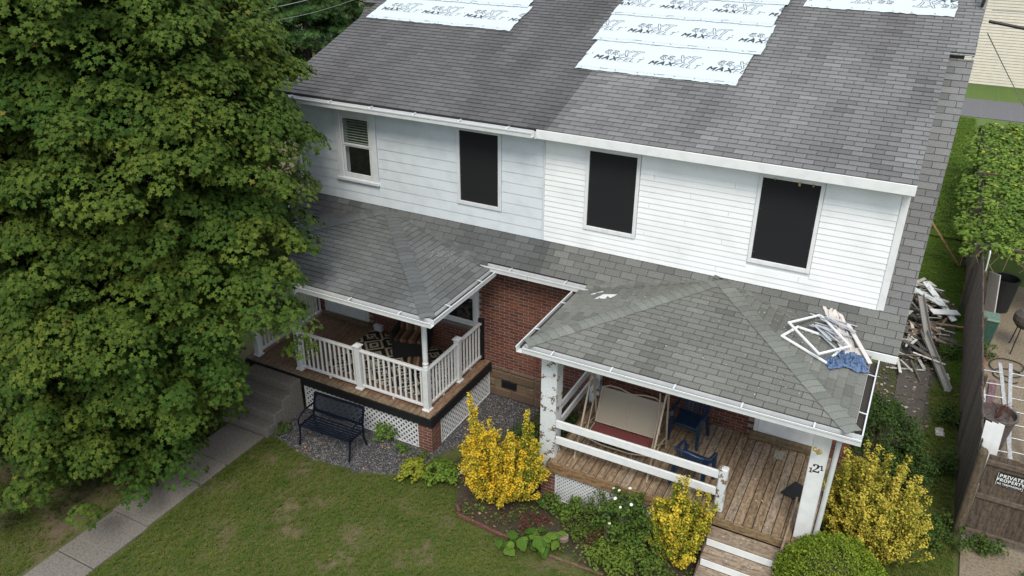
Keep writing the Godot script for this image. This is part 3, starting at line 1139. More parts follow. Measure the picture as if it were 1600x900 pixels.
		slab_poly(st, strip, n_lo, 0.05)
		var lroof := obj(st, "lower_roof", M.deck_dark, h)
		var stl := S()
		var o2 := Vector3(0, 3.26, 0.49)
		var lp := "left_low" if left else "right_low"
		shingle_face(cands, lroof, stl, o2, Vector3.RIGHT, n_lo, to_uv(pent, o2, Vector3.RIGHT, n_lo), 0.132, 0.305, lp)
		shingle_face(cands, lroof, stl, o2, Vector3.RIGHT, n_lo, to_uv(strip, o2, Vector3.RIGHT, n_lo), 0.132, 0.305, pal)
		finish_shingles(cands)
		tag(obj(stu, "shingles", M.shingle, roof), "", "", "", "stuff")
		tag(obj(stl, "shingles", M.shingle, lroof), "", "", "", "stuff")
		st = S()
		for k in 40:
			var xa := lerpf(ux0, ux1, k / 40.0)
			var xb := lerpf(ux0, ux1, (k + 1) / 40.0)
			hexa(st, [Vector3(xa, up_y(RIDGE) - 0.03, RIDGE - 0.15), Vector3(xb, up_y(RIDGE) - 0.03, RIDGE - 0.15), Vector3(xb, up_y(RIDGE) - 0.03, RIDGE + 0.15), Vector3(xa, up_y(RIDGE) - 0.03, RIDGE + 0.15), Vector3(xa, up_y(RIDGE) + 0.03, RIDGE - 0.02), Vector3(xb - 0.01, up_y(RIDGE) + 0.02, RIDGE - 0.02), Vector3(xb - 0.01, up_y(RIDGE) + 0.02, RIDGE + 0.02), Vector3(xa, up_y(RIDGE) + 0.03, RIDGE + 0.02)], tone_mats[pal + "_c"][k % 7 + 1])
		obj(st, "ridge_cap", M.shingle, roof)
		# eaves
		if left:
			gutter(h, [Vector3(-5.98, 5.905, 0.375), Vector3(-0.03, 5.925, 0.375)], [Vector3.BACK], M.gutter, 0.95, false)
			st = S()
			bbox(st, Vector3(-5.95, 5.77, 0.335), Vector3(0.0, 5.90, 0.36), 0.004)
			obj(st, "fascia", M.white, h)
			gutter(h, [Vector3(-1.52, 3.235, 0.50), Vector3(-0.004, 3.235, 0.50)], [Vector3.BACK], M.gutter, 0.75)
			gutter(h, [Vector3(-6.25, 3.235, 0.50), Vector3(-5.9, 3.235, 0.50)], [Vector3.BACK], M.gutter, 0.75)
			st = S()
			box(st, Vector3(-6.28, 3.11, 0.44), Vector3(0.0, 3.215, 0.49))
			box(st, Vector3(-6.2, 3.10, 0.1), Vector3(0.0, 3.112, 0.44))
			obj(st, "eave_board", M.white, h)
			st = S()
			tube(st, [Vector3(-5.80, 5.82, 0.42), Vector3(-5.76, 5.66, 0.30), Vector3(-5.74, 5.5, 0.07), Vector3(-5.73, 4.0, 0.07), Vector3(-5.76, 3.85, 0.09), Vector3(-5.86, 3.62, 0.24), Vector3(-5.92, 3.42, 0.42)], 0.035, 8)
			tag(obj(st, "downspout", M.gutter, h), "white downspout at the tree end of the upper wall")
		else:
			st = S()
			bbox(st, Vector3(0.005, 5.785, 0.345), Vector3(6.065, 5.945, 0.375), 0.005)
			obj(st, "fascia", M.fascia, h)
			st = S()
			bar(st, Vector3(6.035, 5.83, 0.34), Vector3(6.05, 7.08, -3.36), 0.13, 0.02)
			bar(st, Vector3(6.45, 7.08, -3.36), Vector3(6.45, 8.15, RIDGE), 0.12, 0.02)
			obj(st, "rake_board", M.white, h)
			st = S()
			boxx(st, Transform3D(Basis(Vector3.RIGHT, atan(SL)), Vector3(6.28, 7.19, -3.345)), Vector3(0.38, 0.018, 0.03))
			obj(st, "flashing", M.alu, h)
			gutter(h, [Vector3(0.004, 3.235, 0.50), Vector3(1.50, 3.235, 0.50)], [Vector3.BACK], M.gutter, 0.75)
			st = S()
			box(st, Vector3(0.0, 3.11, 0.44), Vector3(6.36, 3.215, 0.49))
			box(st, Vector3(0.0, 3.10, 0.1), Vector3(6.2, 3.112, 0.44))
			bbox(st, Vector3(5.6, 3.12, 0.495), Vector3(6.375, 3.25, 0.52), 0.004)
			obj(st, "eave_board", M.fascia, h)
			st = S()
			tube(st, [Vector3(1.50, 3.20, 0.58), Vector3(1.53, 3.28, 0.66), Vector3(1.36, 3.24, 0.80)], 0.016, 6)
			obj(st, "loose_gutter_end", M.gutter, h)
		# --- windows and doors
		if left:
			# sash window with a blind
			var w := Node3D.new()
			w.name = "window"
			h.add_child(w, true)
			tag(w, "sash window with green-grey blind in the pale blue wall")
			frame_part(w, "frame", -4.74, -3.74, 4.22, 5.70, 0.13, -0.01, 0.05, M.trim_blue, 0.16, 0.02)
			st = S()
			bbox(st, Vector3(-4.78, 4.165, -0.01), Vector3(-3.71, 4.225, 0.075), 0.006)
			obj(st, "sill", M.trim_blue, w)
			frame_part(w, "sash", -4.60, -3.88, 4.93, 5.535, 0.045, -0.008, 0.036, M.white)
			frame_part(w, "sash", -4.60, -3.88, 4.245, 4.95, 0.052, -0.014, 0.028, M.white, 0.05, 0.09)
			# the room behind it
			st = S()
			box(st, Vector3(-5.55, 3.36, -4.0), Vector3(-2.6, 3.42, -0.19))
			box(st, Vector3(-5.55, 5.80, -4.0), Vector3(-2.6, 5.86, -0.19))
			box(st, Vector3(-5.55, 3.42, -4.06), Vector3(-2.6, 5.80, -4.0))
			box(st, Vector3(-5.58, 3.42, -4.0), Vector3(-5.55, 5.80, -0.19))
			box(st, Vector3(-2.6, 3.42, -4.0), Vector3(-2.57, 5.80, -0.19))
			obj(st, "room", M.tan_wall, h)
			st = S()
			box(st, Vector3(-4.56, 4.97, 0.014), Vector3(-3.92, 5.50, 0.017))
			obj(st, "pane", M.pane, w)
			st = S()
			box(st, Vector3(-4.555, 4.33, -0.006), Vector3(-3.925, 4.91, -0.004))
			obj(st, "pane", M.pane, w)
			for k in 9:
				st = S()
				boxx(st, Transform3D(Basis(Vector3.RIGHT, 0.7), Vector3(-4.24, 5.005 + k * 0.055, 0.003)), Vector3(0.62, 0.004, 0.024))
				obj(st, "blind_slat", M.blind, w)
			var w2 := boarded(h, -1.776, -0.94, 4.212, 5.612, 0.07, M.trim_blue)
			tag(w2, "boarded black window nearest the seam in the pale blue wall")
			# storey below
			var gw := Node3D.new()
			gw.name = "window"
			h.add_child(gw, true)
			tag(gw, "ground floor window behind the white railing")
			frame_part(gw, "frame", -2.36, -1.30, 1.55, 2.88, 0.10, 0.14, 0.075, M.white, 0.1, 0.06)
			frame_part(gw, "sash", -2.26, -1.40, 1.61, 2.22, 0.05, 0.16, 0.03, M.white)
			frame_part(gw, "sash", -2.26, -1.40, 2.2, 2.78, 0.05, 0.165, 0.04, M.white)
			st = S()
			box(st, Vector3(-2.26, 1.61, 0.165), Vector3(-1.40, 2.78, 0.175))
			obj(st, "pane", M.glass, gw)  # dark interior is painted into the pane colour, no room behind
			st = S()
			bbox(st, Vector3(-2.42, 1.47, 0.12), Vector3(-1.24, 1.55, 0.25), 0.008)
			obj(st, "sill", M.concrete, gw)
			door(h, -5.30, -4.22, 0.93, 2.93, "white front door behind the left porch railing")
		else:
			tag(boarded(h, 0.892, 1.767, 4.20, 5.608, 0.06, M.fascia), "boarded black window nearest the seam in the white wall")
			var w4 := boarded(h, 3.87, 4.76, 4.196, 5.615, 0.06, M.fascia)
			tag(w4, "boarded black window nearest the corner of the white wall")
			for q in [[4.42, 0.035, 0.05], [4.63, 0.025, 0.03], [4.05, 0.02, 0.012]]:
				st = S()
				bbox(st, Vector3(q[0], 5.612 - q[2], 0.03), Vector3(q[0] + q[1], 5.63, 0.045), 0.003, Color(0.55, 0.38, 0.18))
				obj(st, "wood_shim", M.wood_v, w4)
			door(h, 4.47, 5.45, 0.98, 2.93, "white front door behind the right porch post")

func boarded(h: Node3D, x0: float, x1: float, y0: float, y1: float, w: float, m: Material) -> Node3D:
	var n := Node3D.new()
	n.name = "window"
	h.add_child(n, true)
	frame_part(n, "frame", x0 - w, x1 + w, y0 - 0.075, y1 + 0.11, w, -0.01, 0.048, m, 0.11, 0.075)
	var st := S()
	# board cut unevenly along its edges, slightly bowed
	box(st, Vector3(x0, y0, -0.017), Vector3(x1, y1, 0.012))
	obj(st, "board", M.board_black, n)
	for k in 7:
		var s2 := S()
		var px: float = [x0 + 0.02, x1 - 0.02][k % 2]
		bbox(s2, Vector3(px - 0.004, y0 + 0.12 + k * 0.19, 0.012), Vector3(px + 0.004, y0 + 0.128 + k * 0.19, 0.016), 0.001)
		obj(s2, "screw_head", M.alu, n)
	return n

func door(h: Node3D, x0: float, x1: float, y0: float, y1: float, label: String) -> void:
	var d := Node3D.new()
	d.name = "door"
	h.add_child(d, true)
	tag(d, label)
	frame_part(d, "frame", x0 - 0.07, x1 + 0.07, y0, y1, 0.07, 0.14, 0.08, M.white, 0.07, 0.01)
	var st := S()
	bbox(st, Vector3(x0 + 0.003, y0 + 0.012, 0.155), Vector3(x1 - 0.003, y1 - 0.075, 0.19), 0.006)
	obj(st, "leaf", M.fascia, d)
	var xm := (x0 + x1) * 0.5
	for k in 2:
		st = S()
		var a := x0 + 0.1 if k == 0 else xm + 0.04
		bbox(st, Vector3(a, y0 + 0.16, 0.185), Vector3(a + (x1 - x0) * 0.5 - 0.14, y0 + 0.72, 0.197), 0.005)
		obj(st, "panel", M.fascia, d)
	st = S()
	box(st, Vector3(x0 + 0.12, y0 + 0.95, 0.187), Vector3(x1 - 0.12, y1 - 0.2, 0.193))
	obj(st, "pane", M.glass, d)  # pane colour carries the unlit hallway, solid wall behind
	st = S()
	bbox(st, Vector3(x0 - 0.12, y0 - 0.15, 0.10), Vector3(x1 + 0.12, y0 - 0.002, 0.30), 0.01, Color(0.19, 0.14, 0.085))
	obj(st, "sill", M.wood_u, d)
	st = S()
	tube(st, [Vector3(x0 + 0.07, y0 + 0.92, 0.19), Vector3(x0 + 0.07, y0 + 0.92, 0.25)], 0.025, 10)
	obj(st, "handle", M.alu, d)

# ------------------------------------------------------------------ porches
func porch_roof(t: Node3D, x0: float, x1: float, zf: float, ye: float, apex: Vector3, pal: String, cap: String, ceil_y: float) -> Node3D:
	var a := Vector3(x0, ye, zf)
	var b := Vector3(x1, ye, zf)
	var zb := 3.75 - ye
	var c := Vector3(x1, ye, zb)
	var d := Vector3(x0, ye, zb)
	var st := S()
	var nf := (b - a).cross(apex - a).normalized()
	if nf.y < 0: nf = -nf
	var nr := (c - b).cross(apex - b).normalized()
	if nr.y < 0: nr = -nr
	var nl := (d - a).cross(apex - a).normalized()
	if nl.y < 0: nl = -nl
	slab_poly(st, [a, b, apex], nf, 0.02)
	slab_poly(st, [b, c, apex], nr, 0.02)
	slab_poly(st, [d, a, apex], nl, 0.02)
	var roof := obj(st, "roof", M.deck_dark, t)
	var cands := []
	var ss := S()
	shingle_face(cands, roof, ss, a, Vector3.RIGHT, nf, to_uv([a, b, apex], a, Vector3.RIGHT, nf), 0.132, 0.305, pal)
	shingle_face(cands, roof, ss, b, Vector3.FORWARD, nr, to_uv([b, c, apex], b, Vector3.FORWARD, nr), 0.132, 0.305, pal)
	shingle_face(cands, roof, ss, d, Vector3.BACK, nl, to_uv([d, a, apex], d, Vector3.BACK, nl), 0.132, 0.305, pal)
	finish_shingles(cands)
	tag(obj(ss, "shingles", M.shingle, roof), "", "", "", "stuff")
	hip_caps(roof, b, apex, nf, nr, cap)
	hip_caps(roof, a, apex, nl, nf, cap)
	# woven valleys towards the house
	for q in [[c, nr], [d, nl]]:
		var k := 0
		var l: float = q[0].distance_to(apex)
		var dir: Vector3 = (apex - q[0]).normalized()
		while k * 0.15 < l - 0.1:
			var s := S()
			var p: Vector3 = q[0] + dir * (k * 0.15 + 0.1) + Vector3(0, 0.012, 0.0)
			var wv := 0.14 * clampf(1.0 - k * 0.15 / l, 0.3, 1.0)
			var up2 := Vector3(0, 0.7, -0.7) * wv
			var dn: Vector3 = (q[1] as Vector3).cross(dir).normalized()
			if dn.z < 0: dn = -dn
			face(s, [p, p + dir * 0.16, p + dir * 0.16 + up2, p + up2], p - Vector3(0, 1, 0))
			face(s, [p, p + dir * 0.16, p + dir * 0.16 + dn * wv, p + dn * wv], p - Vector3(0, 1, 0))
			obj(s, "valley_shingle", tone_mats[pal][2 + (k * 7 + int(x1 * 3)) % 5], roof)
			k += 1
	# ceiling and beams
	st = S()
	box(st, Vector3(x0 + 0.05, ceil_y, 0.17), Vector3(x1 - 0.05, ceil_y + 0.02, zf - 0.05))
	obj(st, "ceiling", M.white, t)
	st = S()
	box(st, Vector3(x0 + 0.02, ye - 0.14, zf - 0.03), Vector3(x1 - 0.02, ye - 0.012, zf - 0.005))
	box(st, Vector3(x0 + 0.005, ye - 0.14, zb), Vector3(x0 + 0.03, ye - 0.012, zf - 0.031))
	box(st, Vector3(x1 - 0.03, ye - 0.14, zb), Vector3(x1 - 0.005, ye - 0.012, zf - 0.031))
	obj(st, "fascia", M.white, t)
	st = S()
	for q in [[x0 + 0.35, x0 + 0.50], [x1 - 0.50, x1 - 0.35]]:
		box(st, Vector3(q[0], ceil_y - 0.16, 0.18), Vector3(q[1], ceil_y - 0.002, zf - 0.36))
	box(st, Vector3(x0 + 0.35, ceil_y - 0.16, zf - 0.62), Vector3(x1 - 0.35, ceil_y - 0.003, zf - 0.42))
	obj(st, "beam", M.white, t)
	gutter(t, [Vector3(x0 - 0.002, ye - 0.012, zb + 0.08), Vector3(x0 - 0.002, ye - 0.012, zf), Vector3(x1, ye - 0.012, zf), Vector3(x1, ye - 0.012, zb - 0.02)], [Vector3.LEFT, Vector3.BACK, Vector3.RIGHT], M.gutter, 0.95)
	return roof

func railing(t: Node3D, a: Vector3, b: Vector3, hgt: float, n: int) -> void:
	var st := S()
	bevel(st, along(a + Vector3(0, hgt, 0), b + Vector3(0, hgt, 0)), Vector3(a.distance_to(b), 0.05, 0.075), 0.01)
	var r := obj(st, "railing", M.rail, t)
	st = S()
	bevel(st, along(a + Vector3(0, 0.09, 0), b + Vector3(0, 0.09, 0)), Vector3(a.distance_to(b), 0.055, 0.05), 0.008)
	obj(st, "bottom_rail", M.rail, r)
	for k in n:
		st = S()
		var p := a.lerp(b, (k + 0.5) / n)
		bevel(st, Transform3D(Basis(), p + Vector3(0, (hgt + 0.09) * 0.5, 0)), Vector3(0.034, hgt - 0.125, 0.034), 0.004)
		obj(st, "baluster", M.rail, r)
	st = S()
	var m := a.lerp(b, 0.5)
	box(st, m + Vector3(-0.016, 0, -0.016), m + Vector3(0.016, 0.063, 0.016))
	obj(st, "rail_foot", M.rail, r)

func newel(t: Node3D, p: Vector3, hgt: float, cap := true) -> MeshInstance3D:
	var st := S()
	bbox(st, p + Vector3(-0.058, 0, -0.058), p + Vector3(0.058, hgt - 0.05, 0.058), 0.006)
	var o := obj(st, "post", M.rail, t)
	st = S()
	bbox(st, p + Vector3(-0.085, 0, -0.085), p + Vector3(0.085, 0.045, 0.085), 0.012)
	obj(st, "base_trim", M.rail, o)
	if cap:
		st = S()
		bbox(st, p + Vector3(-0.082, hgt - 0.05, -0.082), p + Vector3(0.082, hgt - 0.025, 0.082), 0.006)
		var ap := p + Vector3(0, hgt + 0.02, 0)
		var q := []
		for s in [[-1, -1], [1, -1], [1, 1], [-1, 1]]: q.append(p + Vector3(s[0] * 0.07, hgt - 0.025, s[1] * 0.07))
		for i in 4: face(st, [q[i], q[(i + 1) % 4], ap], p + Vector3(0, hgt - 0.06, 0))
		obj(st, "post_cap", M.rail, o)
	return o

func lattice(t: Node3D, a: Vector3, b: Vector3, y0: float, y1: float, sp: float, wid: float, m: Material, out: Vector3) -> void:
	var l := a.distance_to(b)
	var d := (b - a) / l
	var h := y1 - y0
	var st := S()
	for q in [[0.0, 0.02, 0.0, h], [l - 0.02, l, 0.0, h], [0.02, l - 0.02, 0.0, 0.02], [0.02, l - 0.02, h - 0.02, h]]:
		var c: Vector3 = a + d * (q[0] + q[1]) * 0.5 + Vector3(0, y0 + (q[2] + q[3]) * 0.5 - a.y, 0)
		boxx(st, Transform3D(Basis(d, Vector3.UP, d.cross(Vector3.UP)), c + out * 0.008), Vector3(q[1] - q[0], q[3] - q[2], 0.014))
	var lat := obj(st, "lattice", m, t)
	for dirn in [1.0, -1.0]:
		var s := -h + 0.01
		while s < l + h:
			# line x = s + dirn * y (for dirn -1 shifted)
			var p0 := Vector2(s, 0)
			var p1 := Vector2(s + h, h)
			if dirn < 0:
				p0 = Vector2(s + h, 0)
				p1 = Vector2(s, h)
			s += sp
			var t0 := 0.0
			var t1 := 1.0
			var dx := p1.x - p0.x
			var ta := (0.01 - p0.x) / dx
			var tb := (l - 0.01 - p0.x) / dx
			t0 = maxf(t0, minf(ta, tb))
			t1 = minf(t1, maxf(ta, tb))
			if t1 - t0 < 0.03: continue
			var q0 := p0.lerp(p1, t0)
			var q1 := p0.lerp(p1, t1)
			var w0 := a + d * q0.x + Vector3(0, y0 - a.y + q0.y, 0) + out * (0.0 if dirn > 0 else -0.007)
			var w1 := a + d * q1.x + Vector3(0, y0 - a.y + q1.y, 0) + out * (0.0 if dirn > 0 else -0.007)
			st = S()
			boxx(st, along(w0, w1, out), Vector3(w0.distance_to(w1), 0.006, wid))
			obj(st, "slat", m, lat)

func deck_boards(t: Node3D, called: String, x0: float, x1: float, z0: float, z1: float, y: float, bw: float, cols: Array, gap: float, frayed := 0.0) -> Node3D:
	var st := S()
	box(st, Vector3(x0, y - 0.2, z0), Vector3(x1, y - 0.034, z1 - 0.02))
	var deck := obj(st, called, M.joist, t)
	var x := x0
	while x < x1 - 0.03:
		var w := minf(bw, x1 - x)
		st = S()
		var c: Color = cols[rng.randi() % cols.size()]
		c = c.lerp(cols[0], 0.4) * rng.randf_range(0.92, 1.08)
		bevel(st, Transform3D(Basis(Vector3.BACK, rng.randf_range(-0.008, 0.008)), Vector3(x + w * 0.5, y - 0.015 + rng.randf_range(-0.002, 0.002), (z0 + z1) * 0.5 - rng.randf() * frayed * 0.5)), Vector3(w - gap, 0.03, z1 - z0), 0.004, c)
		obj(st, "plank", M.wood_v, deck)
		x += bw
	return deck

func build_porch_left() -> void:
	M.rail = mat(Color(0.66, 0.68, 0.69), 0.4, "paint", 1.2)
	M.lattice = mat(Color(0.60, 0.62, 0.64), 0.5, "paint", 1.5)
	var t := thing("porch", "left porch with white balusters, black trim and wide hip roof", "porch", Vector3.ZERO, 0, "front porches")
	var Y := 0.807
	porch_roof(t, -6.16, -0.80, 2.78, 3.172, Vector3(-3.48, 3.69, 0.06), "left_porch", "left_cap", 2.98)
	var deck := deck_boards(t, "deck", -5.66, -1.045, 0.18, 2.33, Y, 0.14, [Color(0.24, 0.135, 0.085), Color(0.27, 0.16, 0.10), Color(0.20, 0.11, 0.07)], 0.005)
	# lighter boards along the open edges
	var x := -5.64
	while x < -1.06:
		var st0 := S()
		var w := minf(0.14, -1.06 - x)
		bevel(st0, Transform3D(Basis(), Vector3(x + w * 0.5, Y - 0.014, 2.405)), Vector3(w - 0.005, 0.03, 0.145), 0.004, Color(0.24, 0.175, 0.115) * rng.randf_range(0.8, 1.15))
		obj(st0, "plank", M.wood_v, deck)
		x += 0.14
	var st := S()
	bevel(st, Transform3D(Basis(), Vector3(-1.10, Y + 0.004, 1.28)), Vector3(0.13, 0.03, 2.2), 0.004, Color(0.24, 0.15, 0.095))
	obj(st, "plank", M.wood_v, deck)
	st = S()
	box(st, Vector3(-5.67, Y - 0.20, 2.475), Vector3(-1.02, Y - 0.03, 2.50))
	box(st, Vector3(-1.04, Y - 0.20, 0.18), Vector3(-1.015, Y - 0.03, 2.475))
	box(st, Vector3(-5.69, Y - 0.20, 0.18), Vector3(-5.665, Y - 0.03, 2.475))
	obj(st, "skirt_board", M.black_paint, t)
	# railings and posts
	var zf := 2.27
	var n1 := newel(t, Vector3(-4.325, Y, zf), 1.02)
	newel(t, Vector3(-2.81, Y, zf), 1.02)
	newel(t, Vector3(-1.244, Y, zf), 0.98, false)
	newel(t, Vector3(-1.244, Y, 1.142), 1.02)
	newel(t, Vector3(-5.48, Y, 1.15), 1.02)
	newel(t, Vector3(-5.48, Y, zf), 0.98, false)
	railing(t, Vector3(-4.27, Y, zf), Vector3(-2.87, Y, zf), 0.88, 12)
	railing(t, Vector3(-2.75, Y, zf), Vector3(-1.30, Y, zf), 0.88, 12)
	railing(t, Vector3(-1.244, Y, zf - 0.06), Vector3(-1.244, Y, 1.2), 0.88, 9)
	railing(t, Vector3(-1.244, Y, 1.085), Vector3(-1.244, Y, 0.24), 0.88, 7)
	railing(t, Vector3(-5.48, Y, 1.09), Vector3(-5.48, Y, 0.22), 0.88, 8)
	railing(t, Vector3(-5.48, Y, 2.21), Vector3(-5.48, Y, 1.21), 0.88, 9)
	st = S()
	bbox(st, Vector3(-1.30, Y, 0.165), Vector3(-1.19, Y + 0.98, 0.235), 0.004)
	tag(obj(st, "wall_post", M.black_paint, t), "black post where the railing meets the brick")
	for px in [-1.244, -5.48]:
		st = S()
		lathe(st, Vector3(px, Y + 0.93, zf), [[0.052, 0.0], [0.058, 0.03], [0.050, 0.06], [0.046, 0.07], [0.060, 0.11], [0.046, 0.15], [0.050, 0.22], [0.052, 0.8], [0.050, 1.05], [0.05, 1.1], [0.055, 1.25]], 14)
		obj(st, "column", M.rail, t)
	for k in 3:
		text_part(["1", "2", "3"][k], 0.17, true, M.ink, n1, Transform3D(Basis(), Vector3(-4.325, Y + 0.78 - k * 0.17, zf + 0.060)), "number")
	# lattice and brick pier
	lattice(t, Vector3(-4.14, 0, 2.44), Vector3(-1.36, 0, 2.44), 0.01, 0.615, 0.116, 0.038, M.lattice, Vector3.BACK)
	lattice(t, Vector3(-1.06, 0, 2.12), Vector3(-1.06, 0, 0.20), 0.01, 0.615, 0.116, 0.038, M.lattice, Vector3.RIGHT)
	brick_pier(t, -1.36, -1.055, 2.13, 2.455, 0.615)
	# concrete steps
	var s := thing("concrete_steps", "weathered concrete steps up to the left porch", "steps", Vector3(0, 0, 0))
	var pts := [[2.505, 0.75], [2.80, 0.75], [2.80, 0.56], [3.08, 0.56], [3.08, 0.37], [3.35, 0.37], [3.35, 0.185], [3.60, 0.185], [3.60, -0.05], [2.505, -0.05]]
	for k in 4:
		st = S()
		var z1: float = [2.80, 3.08, 3.35, 3.60][k]
		var z0: float = [2.505, 2.801, 3.081, 3.351][k]
		bevel(st, Transform3D(Basis(), Vector3(-4.77, [0.75, 0.56, 0.37, 0.185][k] * 0.5 - 0.03, (z0 + z1) * 0.5)), Vector3(1.22, [0.75, 0.56, 0.37, 0.185][k] + 0.06, z1 - z0), 0.014)
		obj(st, "step", M.concrete, s)

func brick_pier(t: Node3D, x0: float, x1: float, z0: float, z1: float, h: float) -> void:
	var st := S()
	box(st, Vector3(x0 + 0.001, -0.1, z0 + 0.001), Vector3(x1 - 0.001, h, z1 - 0.001))
	var pier := obj(st, "brick_pier", M.mortar, t)
	var c := []
	brick_panel(pier, Transform3D(Basis(), Vector3(x0, -0.03, z1 - 0.002)), x1 - x0, h + 0.02, c)
	brick_panel(pier, Transform3D(Basis(Vector3.UP, PI / 2), Vector3(x1 - 0.002, -0.03, z1)), z1 - z0, h + 0.02, c)
	brick_panel(pier, Transform3D(Basis(Vector3.UP, -PI / 2), Vector3(x0 + 0.002, -0.03, z0)), z1 - z0, h + 0.02, c)
	if brick_mesh == null: finish_bricks([], 0, pier)
	var meshes := {}
	for q in c:
		var key := "%.3f" % q[3]
		if not meshes.has(key):
			var s := S()
			bevel(s, Transform3D(Basis(), Vector3(0, 0, -0.02)), Vector3(q[3], q[4], 0.045), 0.003)
			meshes[key] = s.commit()
		var o := mi(meshes[key], "brick", brick_mats[q[5]], pier)
		o.transform = q[2]

func build_porch_right() -> void:
	var t := thing("porch", "right porch with peeling white posts and plank rails", "porch", Vector3.ZERO, 0, "front porches")
	var Y := 0.83
	porch_roof(t, 1.055, 6.01, 2.75, 3.176, Vector3(3.44, 3.69, 0.06), "right_porch", "right_cap", 2.98)
	var deck := deck_boards(t, "deck", 1.45, 5.78, 0.18, 2.56, Y, 0.145, [Color(0.30, 0.215, 0.14), Color(0.34, 0.255, 0.175), Color(0.26, 0.18, 0.112), Color(0.37, 0.305, 0.24)], 0.013, 0.02)
	var st := S()
	bbox(st, Vector3(1.44, Y - 0.21, 2.562), Vector3(4.33, Y - 0.012, 2.60), 0.004, Color(0.27, 0.165, 0.085))
	bbox(st, Vector3(4.335, Y - 0.15, 2.562), Vector3(5.80, Y - 0.012, 2.60), 0.004, Color(0.26, 0.185, 0.10))
	bbox(st, Vector3(5.782, Y - 0.21, 0.18), Vector3(5.815, Y - 0.012, 2.56), 0.004, Color(0.17, 0.11, 0.06))
	bbox(st, Vector3(1.412, Y - 0.21, 0.18), Vector3(1.438, Y - 0.012, 2.60), 0.004, Color(0.17, 0.11, 0.06))
	obj(st, "skirt_board", M.wood_u, t)
	# posts
	st = S()
	bbox(st, Vector3(1.20, Y - 0.22, 2.20), Vector3(1.49, 2.99, 2.46), 0.008)
	tag(obj(st, "post", M.peel, t), "white post with heavily peeling paint")
	st = S()
	bbox(st, Vector3(5.525, Y + 0.002, 2.22), Vector3(5.765, 2.99, 2.45), 0.008)
	var p121 := obj(st, "post", M.fascia, t)
	tag(p121, "white post carrying the numerals 121")
	for k in 3:
		text_part(["1", "2", "1"][k], [0.12, 0.20, 0.12][k], true, M.ink, p121, Transform3D(Basis(Vector3.BACK, [0.0, 0.08, 0.15][k]), Vector3(5.575 + k * 0.070, 2.20 + [-0.05, 0.0, 0.03][k], 2.452)), "number", true)
	st = S()
	tube(st, [Vector3(5.64, 2.52, 2.45), Vector3(5.63, 2.56, 2.60), Vector3(5.58, 2.66, 2.66)], 0.013, 8)
	lathe(st, Vector3(5.58, 2.65, 2.66), [[0.005, -0.01], [0.028, 0.0], [0.033, 0.025], [0.024, 0.05], [0.004, 0.056]], 12)
	lathe(st, Vector3(5.64, 2.48, 2.445), [[0.035, 0.0], [0.04, 0.03], [0.02, 0.07]], 10)
	obj(st, "hook", M.brass, t)
	st = S()
	bbox(st, Vector3(1.25, 0.6, 0.18), Vector3(1.46, 2.99, 0.30), 0.006)
	tag(obj(st, "wall_post", M.peel, t), "peeling half post against the brick wall")
	st = S()
	bbox(st, Vector3(4.285, Y, 2.335), Vector3(4.425, 1.68, 2.46), 0.02)
	tag(obj(st, "rail_post", M.peel, t), "short peeling post that ends the plank rail")
	for yy in [1.535, 1.20]:
		st = S()
		bbox(st, Vector3(1.49, yy - 0.075, 2.395), Vector3(4.30, yy + 0.075, 2.435), 0.006)
		obj(st, "rail", M.fascia, t)
		st = S()
		bbox(st, Vector3(1.32, yy - 0.07, 0.29), Vector3(1.36, yy + 0.07, 2.21), 0.006)
		obj(st, "rail", M.fascia, t)
	brick_pier(t, 1.30, 1.56, 2.25, 2.56, 0.62)
	brick_pier(t, 5.50, 5.79, 2.25, 2.56, 0.62)
	lattice(t, Vector3(1.57, 0, 2.55), Vector3(4.32, 0, 2.55), 0.01, 0.615, 0.074, 0.030, M.lattice, Vector3.BACK)
	# downspout from the gutter corner
	st = S()
	tube(st, [Vector3(5.95, 3.06, 2.80), Vector3(5.90, 2.96, 2.68), Vector3(5.865, 2.80, 2.52), Vector3(5.83, 0.7, 2.50), Vector3(5.83, 0.25, 2.50), Vector3(5.86, 0.12, 2.62)], 0.038, 10)
	tag(obj(st, "downspout", M.gutter, t), "white downspout beside the numbered post")
	# wooden stairs
	var s := thing("porch_stairs", "wooden stairs with white risers at the right porch", "stairs", Vector3.ZERO)
	for k in 4:
		var y := 0.665 - 0.168 * k
		var z := 2.605 + 0.285 * k
		for b in 2:
			st = S()
			bevel(st, Transform3D(Basis(Vector3.UP, rng.randf_range(-0.006, 0.006)), Vector3(4.89, y - 0.016, z + 0.07 + b * 0.144)), Vector3(1.13, 0.032, 0.138), 0.005, Color(0.32, 0.25, 0.185) * rng.randf_range(0.85, 1.15))
			obj(st, "tread", M.wood_u, s)
		st = S()
		bbox(st, Vector3(4.335, y - 0.165, z + 0.262), Vector3(5.445, y - 0.036, z + 0.285), 0.004)
		obj(st, "riser", M.fascia, s)
	st = S()
	for px in [4.30, 5.455]:
		hexa(st, [Vector3(px, 0.0, 2.61), Vector3(px + 0.03, 0.0, 2.61), Vector3(px + 0.03, 0.0, 3.72), Vector3(px, 0.0, 3.72), Vector3(px, 0.63, 2.61), Vector3(px + 0.03, 0.63, 2.61), Vector3(px + 0.03, 0.10, 3.72), Vector3(px, 0.10, 3.72)], Color(0.12, 0.09, 0.065))
	obj(st, "stringer", M.wood_u, s)

